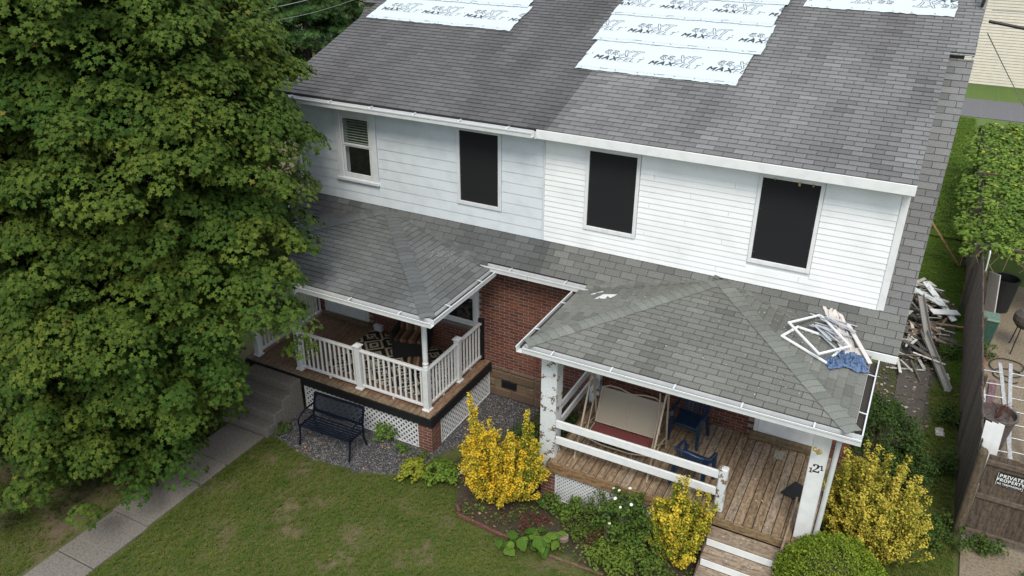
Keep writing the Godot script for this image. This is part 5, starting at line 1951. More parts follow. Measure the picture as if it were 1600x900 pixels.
func build_side_yard() -> void:
	# concrete pad under the rubble
	var st := S()
	bbox(st, Vector3(6.62, -0.06, -5.4), Vector3(7.25, 0.022, -3.9), 0.01)
	bbox(st, Vector3(6.62, -0.06, -3.88), Vector3(7.22, 0.018, -2.4), 0.01)
	tag(obj(st, "side_path", M.side_conc, self), "dark stained concrete path beside the house", "", "", "structure")
	# fence of upright boards
	var f := thing("board_fence", "weathered brown board fence running along the side yard", "fence", Vector3.ZERO)
	var z := 0.10
	var k := 0
	while z > -21.0:
		st = S()
		var h := 1.79 + rng.randf_range(-0.025, 0.025) - (0.0 if z > -8.0 else 0.05)
		var w := 0.142
		var lean := rng.randf_range(-0.006, 0.006)
		bevel(st, Transform3D(Basis(Vector3.RIGHT, lean), Vector3(7.875 + rng.randf_range(-0.004, 0.004), h * 0.5 + 0.02, z - w * 0.5)), Vector3(0.02, h, w - 0.005), 0.004, Color(0.082, 0.062, 0.050) * rng.randf_range(0.75, 1.25))
		obj(st, "board", M.wood_v, f)
		z -= w
		k += 1
	for zz in [-2.4, -4.9, -7.4, -9.9, -12.4, -14.9, -17.4, -19.9]:
		st = S()
		bbox(st, Vector3(7.89, 0, zz - 0.045), Vector3(7.98, 1.75, zz + 0.045), 0.006, Color(0.12, 0.09, 0.065))
		obj(st, "post", M.wood_v, f)
	for yy in [0.35, 1.0, 1.6]:
		st = S()
		bbox(st, Vector3(7.887, yy, -21.0), Vector3(7.925, yy + 0.085, 0.05), 0.004, Color(0.11, 0.085, 0.065))
		obj(st, "rail", M.wood_v, f)
	var ps := thing("fence_post", "round weathered corner post between fence and gate", "post", Vector3(7.905, 0, 0.2))
	st = S()
	lathe(st, Vector3.ZERO, [[0.075, -0.05], [0.073, 0.9], [0.070, 1.78], [0.055, 1.82], [0.02, 1.85], [0.001, 1.855]], 14, Color(0.135, 0.105, 0.068))
	obj(st, "shaft", M.wood_v, ps)
	var g := thing("wooden_gate", "brown board gate with a black warning sign", "gate", Vector3.ZERO)
	var x := 7.99
	while x < 9.6:
		st = S()
		var h2 := 1.76 + rng.randf_range(-0.015, 0.02)
		bevel(st, Transform3D(Basis(), Vector3(x + 0.07, (h2 + 0.17) * 0.5, 0.20)), Vector3(0.136, h2 - 0.17, 0.02), 0.004, Color(0.105, 0.078, 0.058) * rng.randf_range(0.8, 1.2))
		obj(st, "board", M.wood_v, g)
		x += 0.14
	for yy in [0.20, 0.93, 1.60]:
		st = S()
		bbox(st, Vector3(7.99, yy, 0.213), Vector3(9.62, yy + 0.085, 0.25), 0.005, Color(0.15, 0.115, 0.09))
		obj(st, "rail", M.wood_u, g)
	var sg := thing("warning_sign", "black sign reading PRIVATE PROPERTY on the gate", "sign", Vector3(8.375, 1.375, 0.214))
	st = S()
	bbox(st, Vector3(-0.20, -0.135, 0), Vector3(0.20, 0.135, 0.006), 0.002)
	obj(st, "plate", M.ink, sg)
	frame_part(sg, "border", -0.19, 0.19, -0.125, 0.125, 0.006, 0.006, 0.002, M.letter)
	text_part("PRIVATE", 0.085, true, M.letter, sg, Transform3D(Basis(), Vector3(0, 0.068, 0.009)))
	text_part("PROPERTY", 0.080, true, M.letter, sg, Transform3D(Basis(), Vector3(0, -0.010, 0.009)))
	text_part("NO TRESPASSING", 0.042, true, M.letter, sg, Transform3D(Basis(), Vector3(0, -0.082, 0.009)))
	# neighbour's paved strip
	var pv := Node3D.new()
	pv.name = "paved_yard"
	add_child(pv)
	tag(pv, "tan concrete paving behind the fence", "", "", "structure")
	var zz2 := -0.6
	while zz2 > -10.0:
		st = S()
		bbox(st, Vector3(8.05, -0.05, zz2 - 1.49), Vector3(9.95, 0.024 + 0.004 * (int(zz2) % 2), zz2), 0.008)
		obj(st, "slab", M.tan_conc, pv)
		zz2 -= 1.5
	st = S()
	bbox(st, Vector3(7.98, -0.05, -0.58), Vector3(10.6, 0.020, 1.6), 0.008)
	obj(st, "slab", M.tan_conc, pv)
	# offcut of ribbed siding standing behind the post
	var so := thing("siding_offcut", "white ribbed siding offcut standing behind the fence post", "siding", Vector3(8.02, 1.02, -0.04), 0.1)
	for i in 3:
		st = S()
		hexa(st, [Vector3(-0.13 + i * 0.087, 0, 0.0), Vector3(-0.045 + i * 0.087, 0, 0.0), Vector3(-0.045 + i * 0.087, 0, 0.022), Vector3(-0.13 + i * 0.087, 0, 0.006), Vector3(-0.16 + i * 0.092, 1.12, -0.14), Vector3(-0.07 + i * 0.092, 1.09, -0.14), Vector3(-0.07 + i * 0.092, 1.09, -0.118), Vector3(-0.16 + i * 0.092, 1.12, -0.134)])
		obj(st, "rib", M.fascia, so)
	# barrel planter
	var bp := thing("barrel_planter", "brown round planter with dead stems behind the gate", "planter", Vector3(8.36, 0.03, -2.7))
	st = S()
	lathe(st, Vector3.ZERO, [[0.0, 0.0], [0.22, 0.0], [0.27, 0.35], [0.33, 0.76], [0.36, 0.78], [0.36, 0.83], [0.325, 0.83], [0.30, 0.72], [0.0, 0.70]], 24)
	obj(st, "tub", M.brown_tub, bp)
	st = S()
	for i in 16:
		var a := rng.randf() * TAU
		var r := rng.randf() * 0.2
		var p := Vector3(cos(a) * r, 0.7, sin(a) * r)
		tube(st, [p, p + Vector3(rng.randf_range(-0.08, 0.08), 0.16, rng.randf_range(-0.08, 0.08)), p + Vector3(rng.randf_range(-0.2, 0.2), 0.3, rng.randf_range(-0.3, 0.1))], 0.006, 4)
	obj(st, "dead_stems", M.red_twig, bp)
	# ladders
	for li in 2:
		var ld := thing("ladder", ["aluminium ladder leaning with its rungs towards the fence", "aluminium ladder half out of the picture behind the gate"][li], "ladder", Vector3(8.42 + 0.30 * li, 0.06, -1.9 - 0.1 * li), 0.16 - 0.1 * li, "ladders behind the gate")
		for sx in [0.0, 0.36]:
			st = S()
			bar(st, Vector3(sx, 0.0, 0.0), Vector3(sx, 0.95, -2.5), 0.03, 0.07)
			obj(st, "stile", M.alu, ld)
		for i in 8:
			st = S()
			tube(st, [Vector3(0, 0.06 + i * 0.115, -0.16 - i * 0.30), Vector3(0.36, 0.06 + i * 0.115, -0.16 - i * 0.30)], 0.016, 6)
			obj(st, "rung", M.alu, ld)
	board_thing("red_board", "red painted board lying flat beside the fence", "board", Vector3(8.18, 0.06, -4.2), Vector3(8.28, 0.06, -6.6), 0.025, 0.16, M.wood_v, Color(0.26, 0.11, 0.08))
	board_thing("red_board", "short purplish board lying on the paving near the ladder", "board", Vector3(8.42, 0.06, -4.3), Vector3(8.50, 0.06, -5.4), 0.025, 0.14, M.wood_v, Color(0.22, 0.12, 0.14))
	board_thing("tan_board", "long tan board lying between fence and planter", "board", Vector3(8.12, 0.09, -3.2), Vector3(8.16, 0.09, -5.5), 0.025, 0.10, M.wood_v, Color(0.33, 0.24, 0.15))
	board_thing("propped_sheet", "white sheet propped upright beside the fence top", "sheet", Vector3(8.06, 0.10, -8.3), Vector3(8.00, 1.93, -8.25), 0.03, 0.16, M.fascia, Color.WHITE)
	board_thing("propped_sheet", "pale grey sheet leaning by the black bin", "sheet", Vector3(8.42, 0.03, -8.7), Vector3(8.30, 1.15, -8.9), 0.42, 0.03, M.pale_sheet, Color.WHITE)
	var gb := thing("green_bin", "dark green lidded bin against the fence", "bin", Vector3(8.27, 0.02, -7.3))
	st = S()
	hexa(st, [Vector3(-0.16, 0, -0.16), Vector3(0.16, 0, -0.16), Vector3(0.16, 0, 0.16), Vector3(-0.16, 0, 0.16), Vector3(-0.21, 0.62, -0.21), Vector3(0.21, 0.62, -0.21), Vector3(0.21, 0.62, 0.21), Vector3(-0.21, 0.62, 0.21)])
	obj(st, "body", M.green_bin, gb)
	st = S()
	bevel(st, Transform3D(Basis(), Vector3(0, 0.66, 0)), Vector3(0.46, 0.08, 0.46), 0.03)
	obj(st, "lid", M.green_lid, gb)
	var tc := thing("black_bin", "tall black rubbish bin under the vines", "bin", Vector3(8.62, 0.02, -9.3))
	st = S()
	lathe(st, Vector3.ZERO, [[0.0, 0.0], [0.24, 0.0], [0.31, 0.85], [0.33, 0.86], [0.33, 0.90], [0.29, 0.90], [0.26, 0.3], [0.0, 0.28]], 20)
	obj(st, "tub", M.black_plastic, tc)
	var gr := thing("barbecue", "grey covered barbecue on thin legs at the picture edge", "barbecue", Vector3(9.02, 0.02, -7.2))
	st = S()
	lathe(st, Vector3(0, 0.6, 0), [[0.0, 0.0], [0.20, 0.04], [0.29, 0.16], [0.30, 0.24], [0.28, 0.34], [0.18, 0.44], [0.0, 0.48]], 20)
	obj(st, "kettle", M.side_conc, gr)
	for i in 3:
		st = S()
		tube(st, [Vector3(cos(i * 2.09) * 0.2, 0.7, sin(i * 2.09) * 0.2), Vector3(cos(i * 2.09) * 0.33, 0.0, sin(i * 2.09) * 0.33)], 0.014, 6)
		obj(st, "leg", M.black_plastic, gr)
	var hs := thing("garden_hose", "dark garden hose lying in a loop on the paving", "hose", Vector3(8.75, 0.045, -5.6))
	st = S()
	var hp := []
	for i in 40: hp.append(Vector3(cos(i * 0.35) * (0.22 + 0.004 * i), 0.008 * sin(i * 1.3) + 0.002 * i * 0.1, sin(i * 0.35) * (0.16 + 0.006 * i) - i * 0.02))
	tube(st, hp, 0.012, 6)
	obj(st, "coil", M.black_plastic, hs)
	# leaning lumber by the house corner
	board_thing("lumber", "tan timber plank leaning near the far end of the fence", "plank", Vector3(6.60, 1.35, -11.70), Vector3(7.66, 0.02, -11.85), 0.045, 0.12, M.wood_u, Color(0.40, 0.25, 0.11))
	board_thing("timber_stub", "short tan timber stub upright in the grass", "stub", Vector3(7.75, 0.0, -11.85), Vector3(7.75, 0.32, -11.85), 0.10, 0.08, M.wood_v, Color(0.40, 0.25, 0.12))
	# rubble heap
	var kinds := [[Color(0.66, 0.65, 0.62), "white-painted broken board in the rubble heap", 44], [Color(0.11, 0.095, 0.085), "charred dark board in the rubble heap", 26], [Color(0.28, 0.19, 0.13), "raw brown lath in the rubble heap", 20]]
	rng.seed = 404
	for kd in kinds:
		for i in kd[2]:
			var c := Vector3(rng.randf_range(6.55, 7.25), rng.randf_range(0.04, 0.22), rng.randf_range(-9.8, -4.9))
			if i % 4 == 0: c = Vector3(rng.randf_range(6.9, 7.6), rng.randf_range(0.03, 0.12), rng.randf_range(-8.6, -6.6))
			var an := rng.randf_range(0, PI)
			var l := rng.randf_range(0.35, 1.0)
			var d := Vector3(cos(an), rng.randf_range(-0.12, 0.12), sin(an)) * l * 0.5
			if c.y - absf(d.y) < 0.03: c.y = 0.03 + absf(d.y)
			board_thing("broken_board", (kd[1] as String).replace("in the rubble", ("at the far end of the rubble" if c.z < -8.0 else ("in the middle of the rubble" if c.z < -6.6 else "at the near end of the rubble")) + (", toward the fence" if c.x > 7.0 else ", toward the house")).replace(" heap", "").replace("rubble,", "rubble heap,"), "board", c - d, c + d, rng.randf_range(0.012, 0.025), rng.randf_range(0.03, 0.10), M.wood_u, (kd[0] as Color) * rng.randf_range(0.7, 1.2), "boards in the rubble heap", rng.randf_range(-0.4, 0.4))
	board_thing("broken_board", "long white board sticking out of the heap to the fence", "board", Vector3(6.85, 0.40, -9.3), Vector3(7.65, 0.10, -7.9), 0.03, 0.14, M.peel, Color.WHITE, "boards in the rubble heap", 0.3)
	board_thing("broken_board", "wide white plank across the top of the heap", "board", Vector3(6.55, 0.34, -8.9), Vector3(7.35, 0.36, -8.1), 0.03, 0.24, M.peel, Color.WHITE, "boards in the rubble heap", -0.2)
	board_thing("broken_board", "white plank end leaning on the heap by the fence", "board", Vector3(7.10, 0.28, -7.8), Vector3(7.72, 0.16, -8.3), 0.03, 0.2, M.fascia, Color.WHITE, "boards in the rubble heap", 0.2)
	var plain := func(_x: float, _z: float) -> float: return 0.02
	crumpled("plastic_scrap", "torn white plastic scrap in the grass near the gutter", "scrap", [Vector2(7.42, -5.2), Vector2(7.62, -5.3), Vector2(7.66, -5.0), Vector2(7.45, -4.95)], 12, 0.05, 4.0, M.pale_sheet, 50.0, plain)
	crumpled("plastic_scrap", "small white scrap in the grass nearer the gate", "scrap", [Vector2(7.45, -2.95), Vector2(7.6, -3.0), Vector2(7.62, -2.7), Vector2(7.48, -2.65)], 12, 0.05, 4.0, M.pale_sheet, 60.0, plain)
	crumpled("tar_paper", "black tar paper scrap over the concrete path", "scrap", [Vector2(6.6, -6.6), Vector2(7.1, -6.5), Vector2(7.2, -5.6), Vector2(6.6, -5.5)], 20, 0.09, 4.0, M.black_paint, 70.0, plain)
	# two long gutter lengths thrown on the heap
	for gi in 2:
		var a: Vector3 = [Vector3(6.78, 0.45, -8.3), Vector3(6.98, 0.34, -6.5)][gi]
		var b: Vector3 = [Vector3(7.10, 0.30, -6.2), Vector3(7.62, 0.06, -4.5)][gi]
		st = S()
		var xf := along(a, b)
		var l := a.distance_to(b)
		boxx(st, xf * Transform3D(Basis(), Vector3(0, -0.04, 0)), Vector3(l, 0.008, 0.13), Color.WHITE)
		boxx(st, xf * Transform3D(Basis(Vector3.RIGHT, 0.2), Vector3(0, 0.01, 0.07)), Vector3(l * 0.98, 0.10, 0.008), Color.WHITE)
		boxx(st, xf * Transform3D(Basis(Vector3.RIGHT, -0.1), Vector3(0, 0.01, -0.07)), Vector3(l, 0.10, 0.008), Color.WHITE)
		var o := obj(st, "gutter_length", M.old_gutter, self)
		tag(o, ["old gutter length lying up against the rubble heap", "old bent gutter length pointing towards the gate"][gi], "gutter", "gutter lengths thrown on the heap")

# ------------------------------------------------------------------ plants
var leaf_oval: Mesh
var leaf_maple: Mesh
var leaf_big: Mesh
var tuft: Mesh

func make_leaves() -> void:
	var s := S()
	# folded oval leaf, length 1 along z, rooted at the origin
	var q := [[0.0, 0.0], [0.28, 0.30], [0.30, 0.62], [0.0, 1.0]]
	for sd in [-1.0, 1.0]:
		var n := Vector3(-sd * 0.35, 1, 0).normalized()
		tri(s, Vector3.ZERO, Vector3(sd * q[1][0], 0.08, q[1][1]), Vector3(sd * q[2][0], 0.07, q[2][1]), n)
		tri(s, Vector3.ZERO, Vector3(sd * q[2][0], 0.07, q[2][1]), Vector3(0, -0.06, 1.0), n)
	leaf_oval = s.commit()
	s = S()
	# five-lobed maple leaf
	var ang := [-150.0, -118.0, -95.0, -62.0, -42.0, -20.0, 0.0, 20.0, 42.0, 62.0, 95.0, 118.0, 150.0]
	var rad := [0.22, 0.42, 0.28, 0.52, 0.30, 0.40, 0.62, 0.40, 0.30, 0.52, 0.28, 0.42, 0.22]
	var c := Vector3(0, 0, 0.40)
	var pts := []
	for i in ang.size():
		var a: float = deg_to_rad(ang[i])
		pts.append(c + Vector3(sin(a) * rad[i], -0.10 * rad[i] + 0.03 * (i % 2), cos(a) * rad[i]))
	for i in pts.size() - 1: tri(s, c, pts[i], pts[i + 1], ((pts[i] + pts[i + 1]) * 0.5 - c + Vector3(0, 2.2, 0)).normalized())
	leaf_maple = s.commit()
	s = S()
	# broad pointed leaf with a raised edge
	var out := [Vector2(0.12, 0.0), Vector2(0.40, 0.15), Vector2(0.50, 0.40), Vector2(0.34, 0.62), Vector2(0.30, 0.75), Vector2(0.0, 1.0)]
	for sd in [-1.0, 1.0]:
		for i in out.size() - 1:
			var a2 := Vector3(sd * out[i].x, 0.10 * out[i].x - 0.25 * out[i].y * out[i].y, out[i].y)
			var b2 := Vector3(sd * out[i + 1].x, 0.10 * out[i + 1].x - 0.25 * out[i + 1].y * out[i + 1].y, out[i + 1].y)
			var m0 := Vector3(0, -0.25 * out[i].y * out[i].y - 0.02, out[i].y)
			var m1 := Vector3(0, -0.25 * out[i + 1].y * out[i + 1].y - 0.02, out[i + 1].y)
			var n := Vector3(-sd * 0.25, 1, 0.35 * out[i].y).normalized()
			tri(s, a2, b2, m1, n)
			tri(s, a2, m1, m0, n)
	leaf_big = s.commit()
	s = S()
	# spray of needles
	for i in 14:
		var a3 := i * 2.4
		var up := 0.25 + 0.75 * fmod(i * 0.37, 1.0)
		var d := Vector3(cos(a3) * (1.1 - up * 0.5), up, sin(a3) * (1.1 - up * 0.5)).normalized()
		var sdv := d.cross(Vector3.UP).normalized() * 0.05
		tri(s, -sdv, sdv, d, (d.cross(sdv)).normalized() * (1.0 if d.cross(sdv).y > 0 else -1.0))
	tuft = s.commit()

func leaf_xf(p: Vector3, n: Vector3, size: float, droop := 0.0) -> Transform3D:
	var a := rng.randf() * TAU
	var t := n.cross(Vector3(cos(a), 0.13, sin(a))).normalized()
	var f := t.cross(n).normalized()
	f = (f - Vector3(0, droop, 0)).normalized()
	t = n.cross(f).normalized()
	var nn := f.cross(t).normalized()
	return Transform3D(Basis(t * size, nn * size, f * size), p)

func rnd_dir() -> Vector3:
	var z := rng.randf_range(-1, 1)
	var a := rng.randf() * TAU
	var r := sqrt(1.0 - z * z)
	return Vector3(r * cos(a), z, r * sin(a))

func clump(list: Array, c: Vector3, rad: Vector3, n: int, s0: float, s1: float, ca: Color, cb: Color, up := 0.8, fill := 0.45, droop := 0.2) -> void:
	for i in n:
		var d := rnd_dir()
		if d.y < -0.3 and rng.randf() < 0.6: d.y = -d.y
		var r := pow(rng.randf(), fill)
		var p := c + d * rad * r
		var nn := (d + Vector3(0, up, 0) + rnd_dir() * 0.55).normalized()
		list.append([leaf_xf(p, nn, rng.randf_range(s0, s1), droop), ca.lerp(cb, rng.randf())])

func shoots(list: Array, st: SurfaceTool, base: Vector3, spread: float, tips: Array, leaf0: float, leaf1: float, per_m: float, yellow: Array, green: Array, yfrac: float) -> void:
	for tip in tips:
		var b := base + Vector3(rng.randf_range(-1, 1), 0, rng.randf_range(-1, 1)) * spread
		var mid: Vector3 = b.lerp(tip, 0.5) + (tip - base) * Vector3(0.22, 0, 0.22)
		mid.y = lerpf(b.y, tip.y, 0.45)
		var yf := clampf(yfrac + rng.randfn(0, 0.22), 0.0, 1.0)
		var path := []
		var l: float = b.distance_to(tip)
		for k in 7:
			var t := k / 6.0
			path.append(b.lerp(mid, t).lerp(mid.lerp(tip, t), t))
		tube(st, path, [0.010, 0.009, 0.008, 0.007, 0.006, 0.004, 0.002], 4)
		var n := int(l * per_m)
		var tc: Color = yellow[0] if rng.randf() < yf else green[0]
		clump(list, tip, Vector3(0.075, 0.085, 0.075), 26, leaf0, leaf1, tc, (yellow[1] as Color).lerp(tc, 0.4), 0.6, 0.5, -0.1)
		for i in n:
			var t2 := pow(rng.randf(), 0.7)
			if t2 < 0.22: continue
			var p: Vector3 = b.lerp(mid, t2).lerp(mid.lerp(tip, t2), t2)
			var wr := 0.085 * (1.1 - 0.65 * t2)
			var d := rnd_dir()
			p += d * wr * rng.randf_range(0.3, 1.0)
			var isy := rng.randf() < yf
			var col: Color = (yellow[0] as Color).lerp(yellow[1], rng.randf()) if isy else (green[0] as Color).lerp(green[1], rng.randf())
			list.append([leaf_xf(p, (d + Vector3(0, 0.7, 0) + rnd_dir() * 0.4).normalized(), rng.randf_range(leaf0, leaf1), -0.1), col])

func dome_tips(c: Vector3, rad: Vector3, n: int, rough: float) -> Array:
	var out := []
	while out.size() < n:
		var d := rnd_dir()
		if d.y < -0.15: continue
		var k := 1.0 + rough * nz.get_noise_3d(d.x * 2.0 + c.x, d.y * 2.0, d.z * 2.0 + c.z) + rng.randf_range(-0.12, 0.06)
		out.append(c + d * rad * k)
	return out

func shrub(called: String, label: String, cat: String, at: Vector3, group := "") -> Node3D:
	return thing(called, label, cat, at, 0, group)

func build_plants() -> void:
	make_leaves()
	rng.seed = 2024
	var Y0 := Color(0.568, 0.396, 0.030)
	var Y1 := Color(0.430, 0.361, 0.043)
	var G0 := Color(0.172, 0.198, 0.022)
	var G1 := Color(0.065, 0.107, 0.019)
	# golden shrub at the left of the right porch
	var t := shrub("golden_shrub", "bright yellow shrub with a tall spike between the two porches", "shrub", Vector3(0.72, 0, 2.98), "golden leaved shrubs")
	var list := []
	var st := S()
	var tips := dome_tips(Vector3(0.0, 0.62, 0.0), Vector3(0.74, 0.80, 0.58), 120, 0.4)
	tips += [Vector3(-0.60, 2.02, 0.02), Vector3(-0.56, 1.88, 0.06), Vector3(-0.50, 1.75, 0.0), Vector3(-0.52, 1.62, 0.1), Vector3(-0.45, 1.5, 0.05), Vector3(-0.22, 1.62, 0.0), Vector3(-0.1, 1.5, 0.1)]
	shoots(list, st, Vector3.ZERO, 0.12, tips, 0.030, 0.052, 150, [Y0, Color(0.602, 0.344, 0.017)], [Y1, G0], 0.42)
	var tips2 := [Vector3(0.48, 2.0, 0.0), Vector3(0.52, 1.85, 0.05), Vector3(0.55, 1.72, -0.05), Vector3(0.62, 1.5, 0.02), Vector3(0.72, 1.45, 0.0), Vector3(0.78, 1.25, 0.1), Vector3(0.7, 1.1, 0.2), Vector3(0.8, 0.95, 0.0)]
	shoots(list, st, Vector3(0.25, 0, 0), 0.1, tips2, 0.030, 0.050, 220, [Y1, Y0], [G0, G1], 0.42)
	obj(st, "stems", M.bark, t)
	mm(list, leaf_oval, "foliage", M.leaf, t)
	# golden shrub beside the stairs
	t = shrub("golden_shrub", "small yellow and green shrub in front of the rail end post", "shrub", Vector3(3.92, 0, 2.92), "golden leaved shrubs")
	list = []
	st = S()
	shoots(list, st, Vector3.ZERO, 0.1, dome_tips(Vector3(-0.05, 0.62, 0.05), Vector3(0.44, 0.72, 0.36), 56, 0.4), 0.030, 0.050, 240, [Y1, Y0], [G0, Color(0.138, 0.172, 0.026)], 0.32)
	shoots(list, st, Vector3.ZERO, 0.1, [Vector3(-0.1, 1.62, 0.0), Vector3(0.0, 1.68, 0.02), Vector3(-0.15, 1.5, 0.05), Vector3(0.35, 1.42, -0.05), Vector3(0.48, 1.32, 0.0), Vector3(0.42, 1.2, 0.1), Vector3(0.2, 1.45, 0.0)], 0.030, 0.050, 230, [Y1, Y0], [G0, G1], 0.18)
	shoots(list, st, Vector3.ZERO, 0.1, [Vector3(-0.05, 1.28, 0.28), Vector3(-0.1, 1.15, 0.32), Vector3(-0.22, 1.05, 0.3), Vector3(0.22, 0.55, 0.42), Vector3(0.3, 0.5, 0.38)], 0.034, 0.056, 240, [Color(0.52, 0.42, 0.05), Y0], [Y1, G0], 0.6)
	obj(st, "stems", M.bark, t)
	mm(list, leaf_oval, "foliage", M.leaf, t)
	# golden shrub at the right corner
	t = shrub("golden_shrub", "largest golden shrub, right of the numbered post", "shrub", Vector3(6.55, 0, 1.32), "golden leaved shrubs")
	list = []
	st = S()
	tips = dome_tips(Vector3(0.0, 0.72, 0.0), Vector3(0.76, 1.02, 0.64), 190, 0.4)
	tips += [Vector3(-0.3, 2.08, 0.0), Vector3(-0.15, 2.12, 0.1), Vector3(-0.22, 2.0, 0.15), Vector3(0.05, 1.95, 0.0), Vector3(0.28, 2.02, 0.0), Vector3(0.24, 1.9, 0.1), Vector3(0.5, 1.72, 0.0), Vector3(0.55, 1.6, 0.1), Vector3(-0.55, 1.9, 0.05), Vector3(-0.5, 1.75, 0.2), Vector3(0.75, 1.0, 0.1), Vector3(0.82, 0.9, 0.0)]
	shoots(list, st, Vector3.ZERO, 0.2, tips, 0.030, 0.050, 140, [Color(0.430, 0.361, 0.056), Color(0.516, 0.413, 0.069)], [Color(0.224, 0.224, 0.030), G0], 0.5)
	obj(st, "stems", M.bark, t)
	mm(list, leaf_oval, "foliage", M.leaf, t)
	# globe conifer
	t = shrub("globe_conifer", "clipped green globe conifer at the foot of the stairs", "shrub", Vector3(6.20, -0.17, 3.02))
	list = []
	for i in 34000:
		var d := rnd_dir()
		if d.y < -0.25: continue
		var bump := 0.09 * nz.get_noise_3d(d.x * 3.0, d.y * 3.0, d.z * 3.0) + 0.05 * nz.get_noise_3d(d.x * 11.0, d.y * 11.0, d.z * 11.0)
		var r := 0.80 + bump - 0.12 * pow(rng.randf(), 2.0)
		var p := Vector3(0, 0.72, 0) + Vector3(d.x, d.y * 1.03, d.z) * r
		list.append([leaf_xf(p, (d.cross(rnd_dir()) + d * 0.5).normalized(), rng.randf_range(0.022, 0.046), -0.2), Color(0.081, 0.139, 0.014).lerp(Color(0.204, 0.268, 0.030), rng.randf())])
	mm(list, leaf_oval, "foliage", M.leaf, t)
	st = S()
	lathe(st, Vector3.ZERO, [[0.05, -0.02], [0.05, 0.3], [0.4, 0.5], [0.58, 0.8], [0.40, 1.2], [0.02, 1.34]], 14)
	obj(st, "core", M.bark, t)
	# yews behind the corner of the porch
	for q in [[Vector3(6.55, 0, -0.75), 0.62, 1.65, "dark evergreen bush close behind the porch corner"], [Vector3(6.98, 0, -0.55), 0.42, 1.05, "lower dark evergreen bush beside the golden shrub"], [Vector3(6.42, 0, -2.2), 0.38, 0.85, "dark bush at the house wall beyond the porch"]]:
		t = shrub("evergreen_bush", q[3], "shrub", q[0], "evergreen bushes at the house corner")
		list = []
		st = S()
		for i in 70:
			var d := rnd_dir()
			d.y = absf(d.y)
			var c: Vector3 = Vector3(0, q[2] * 0.42, 0) + d * Vector3(q[1], q[2] * 0.52, q[1]) * rng.randf_range(0.7, 1.05)
			if i % 4 == 0: tube(st, [Vector3(0, 0, 0), c * 0.6, c], [0.014, 0.008, 0.004], 4)
			clump(list, c, Vector3(0.15, 0.13, 0.15), 62, 0.030, 0.062, Color(0.022, 0.046, 0.013), Color(0.056, 0.092, 0.022), 0.5, 0.5, 0.1)
		obj(st, "stems", M.bark, t)
		mm(list, leaf_oval, "foliage", M.leaf, t)
	# hosta clumps beside the gravel
	for q in [[Vector3(-1.02, 0, 3.22), 0.25, 0.34, Color(0.156, 0.195, 0.020), Color(0.211, 0.218, 0.027), "yellow-green leafy clump at the end of the gravel"], [Vector3(-0.50, 0, 3.05), 0.28, 0.36, Color(0.066, 0.125, 0.017), Color(0.133, 0.203, 0.031), "mid-green leafy clump next to the gravel"]]:
		t = shrub("perennial_clump", q[5], "plant", q[0], "leafy clumps by the gravel")
		list = []
		for i in 26:
			var a := rng.randf() * TAU
			var r: float = q[1] * sqrt(rng.randf())
			clump(list, Vector3(cos(a) * r, q[2] * (1.0 - 0.5 * r / q[1] * r / q[1]) - 0.06, sin(a) * r), Vector3(0.10, 0.09, 0.10), 26, 0.05, 0.085, q[3], q[4], 0.9, 0.5, 0.3)
		mm(list, leaf_oval, "foliage", M.leaf, t)
	# broad-leaved plant on the lawn edge: each leaf a piece
	t = shrub("broad_leaf_plant", "low plant with big lobed green leaves at the bed edge", "plant", Vector3(1.72, 0, 3.82))
	M.big_leaf = []
	for i in 4:
		var m: StandardMaterial3D = mat(Color(0.055, 0.125, 0.018).lerp(Color(0.12, 0.21, 0.032), i / 3.0), 0.75, "blot", 6.0)
		m.metallic_specular = 0.2
		m.backlight_enabled = true
		m.backlight = Color(0.1, 0.14, 0.04)
		m.cull_mode = BaseMaterial3D.CULL_DISABLED
		M.big_leaf.append(m)
	st = S()
	for i in 40:
		var fx := rng.randf_range(-0.42, 0.42)
		var p := Vector3(fx, rng.randf_range(0.10, 0.30), -fx * 0.55 + rng.randf_range(-0.17, 0.17))
		var o := mi(leaf_big, "leaf", M.big_leaf[rng.randi() % 4], t)
		o.transform = leaf_xf(p, Vector3(rng.randf_range(-0.4, 0.4), 1, rng.randf_range(-0.1, 0.6)).normalized(), rng.randf_range(0.13, 0.21), 0.2)
		tube(st, [Vector3(p.x * 0.8, 0, p.z * 0.8), p], 0.004, 4)
	obj(st, "stalks", M.leaf_stalk, t)
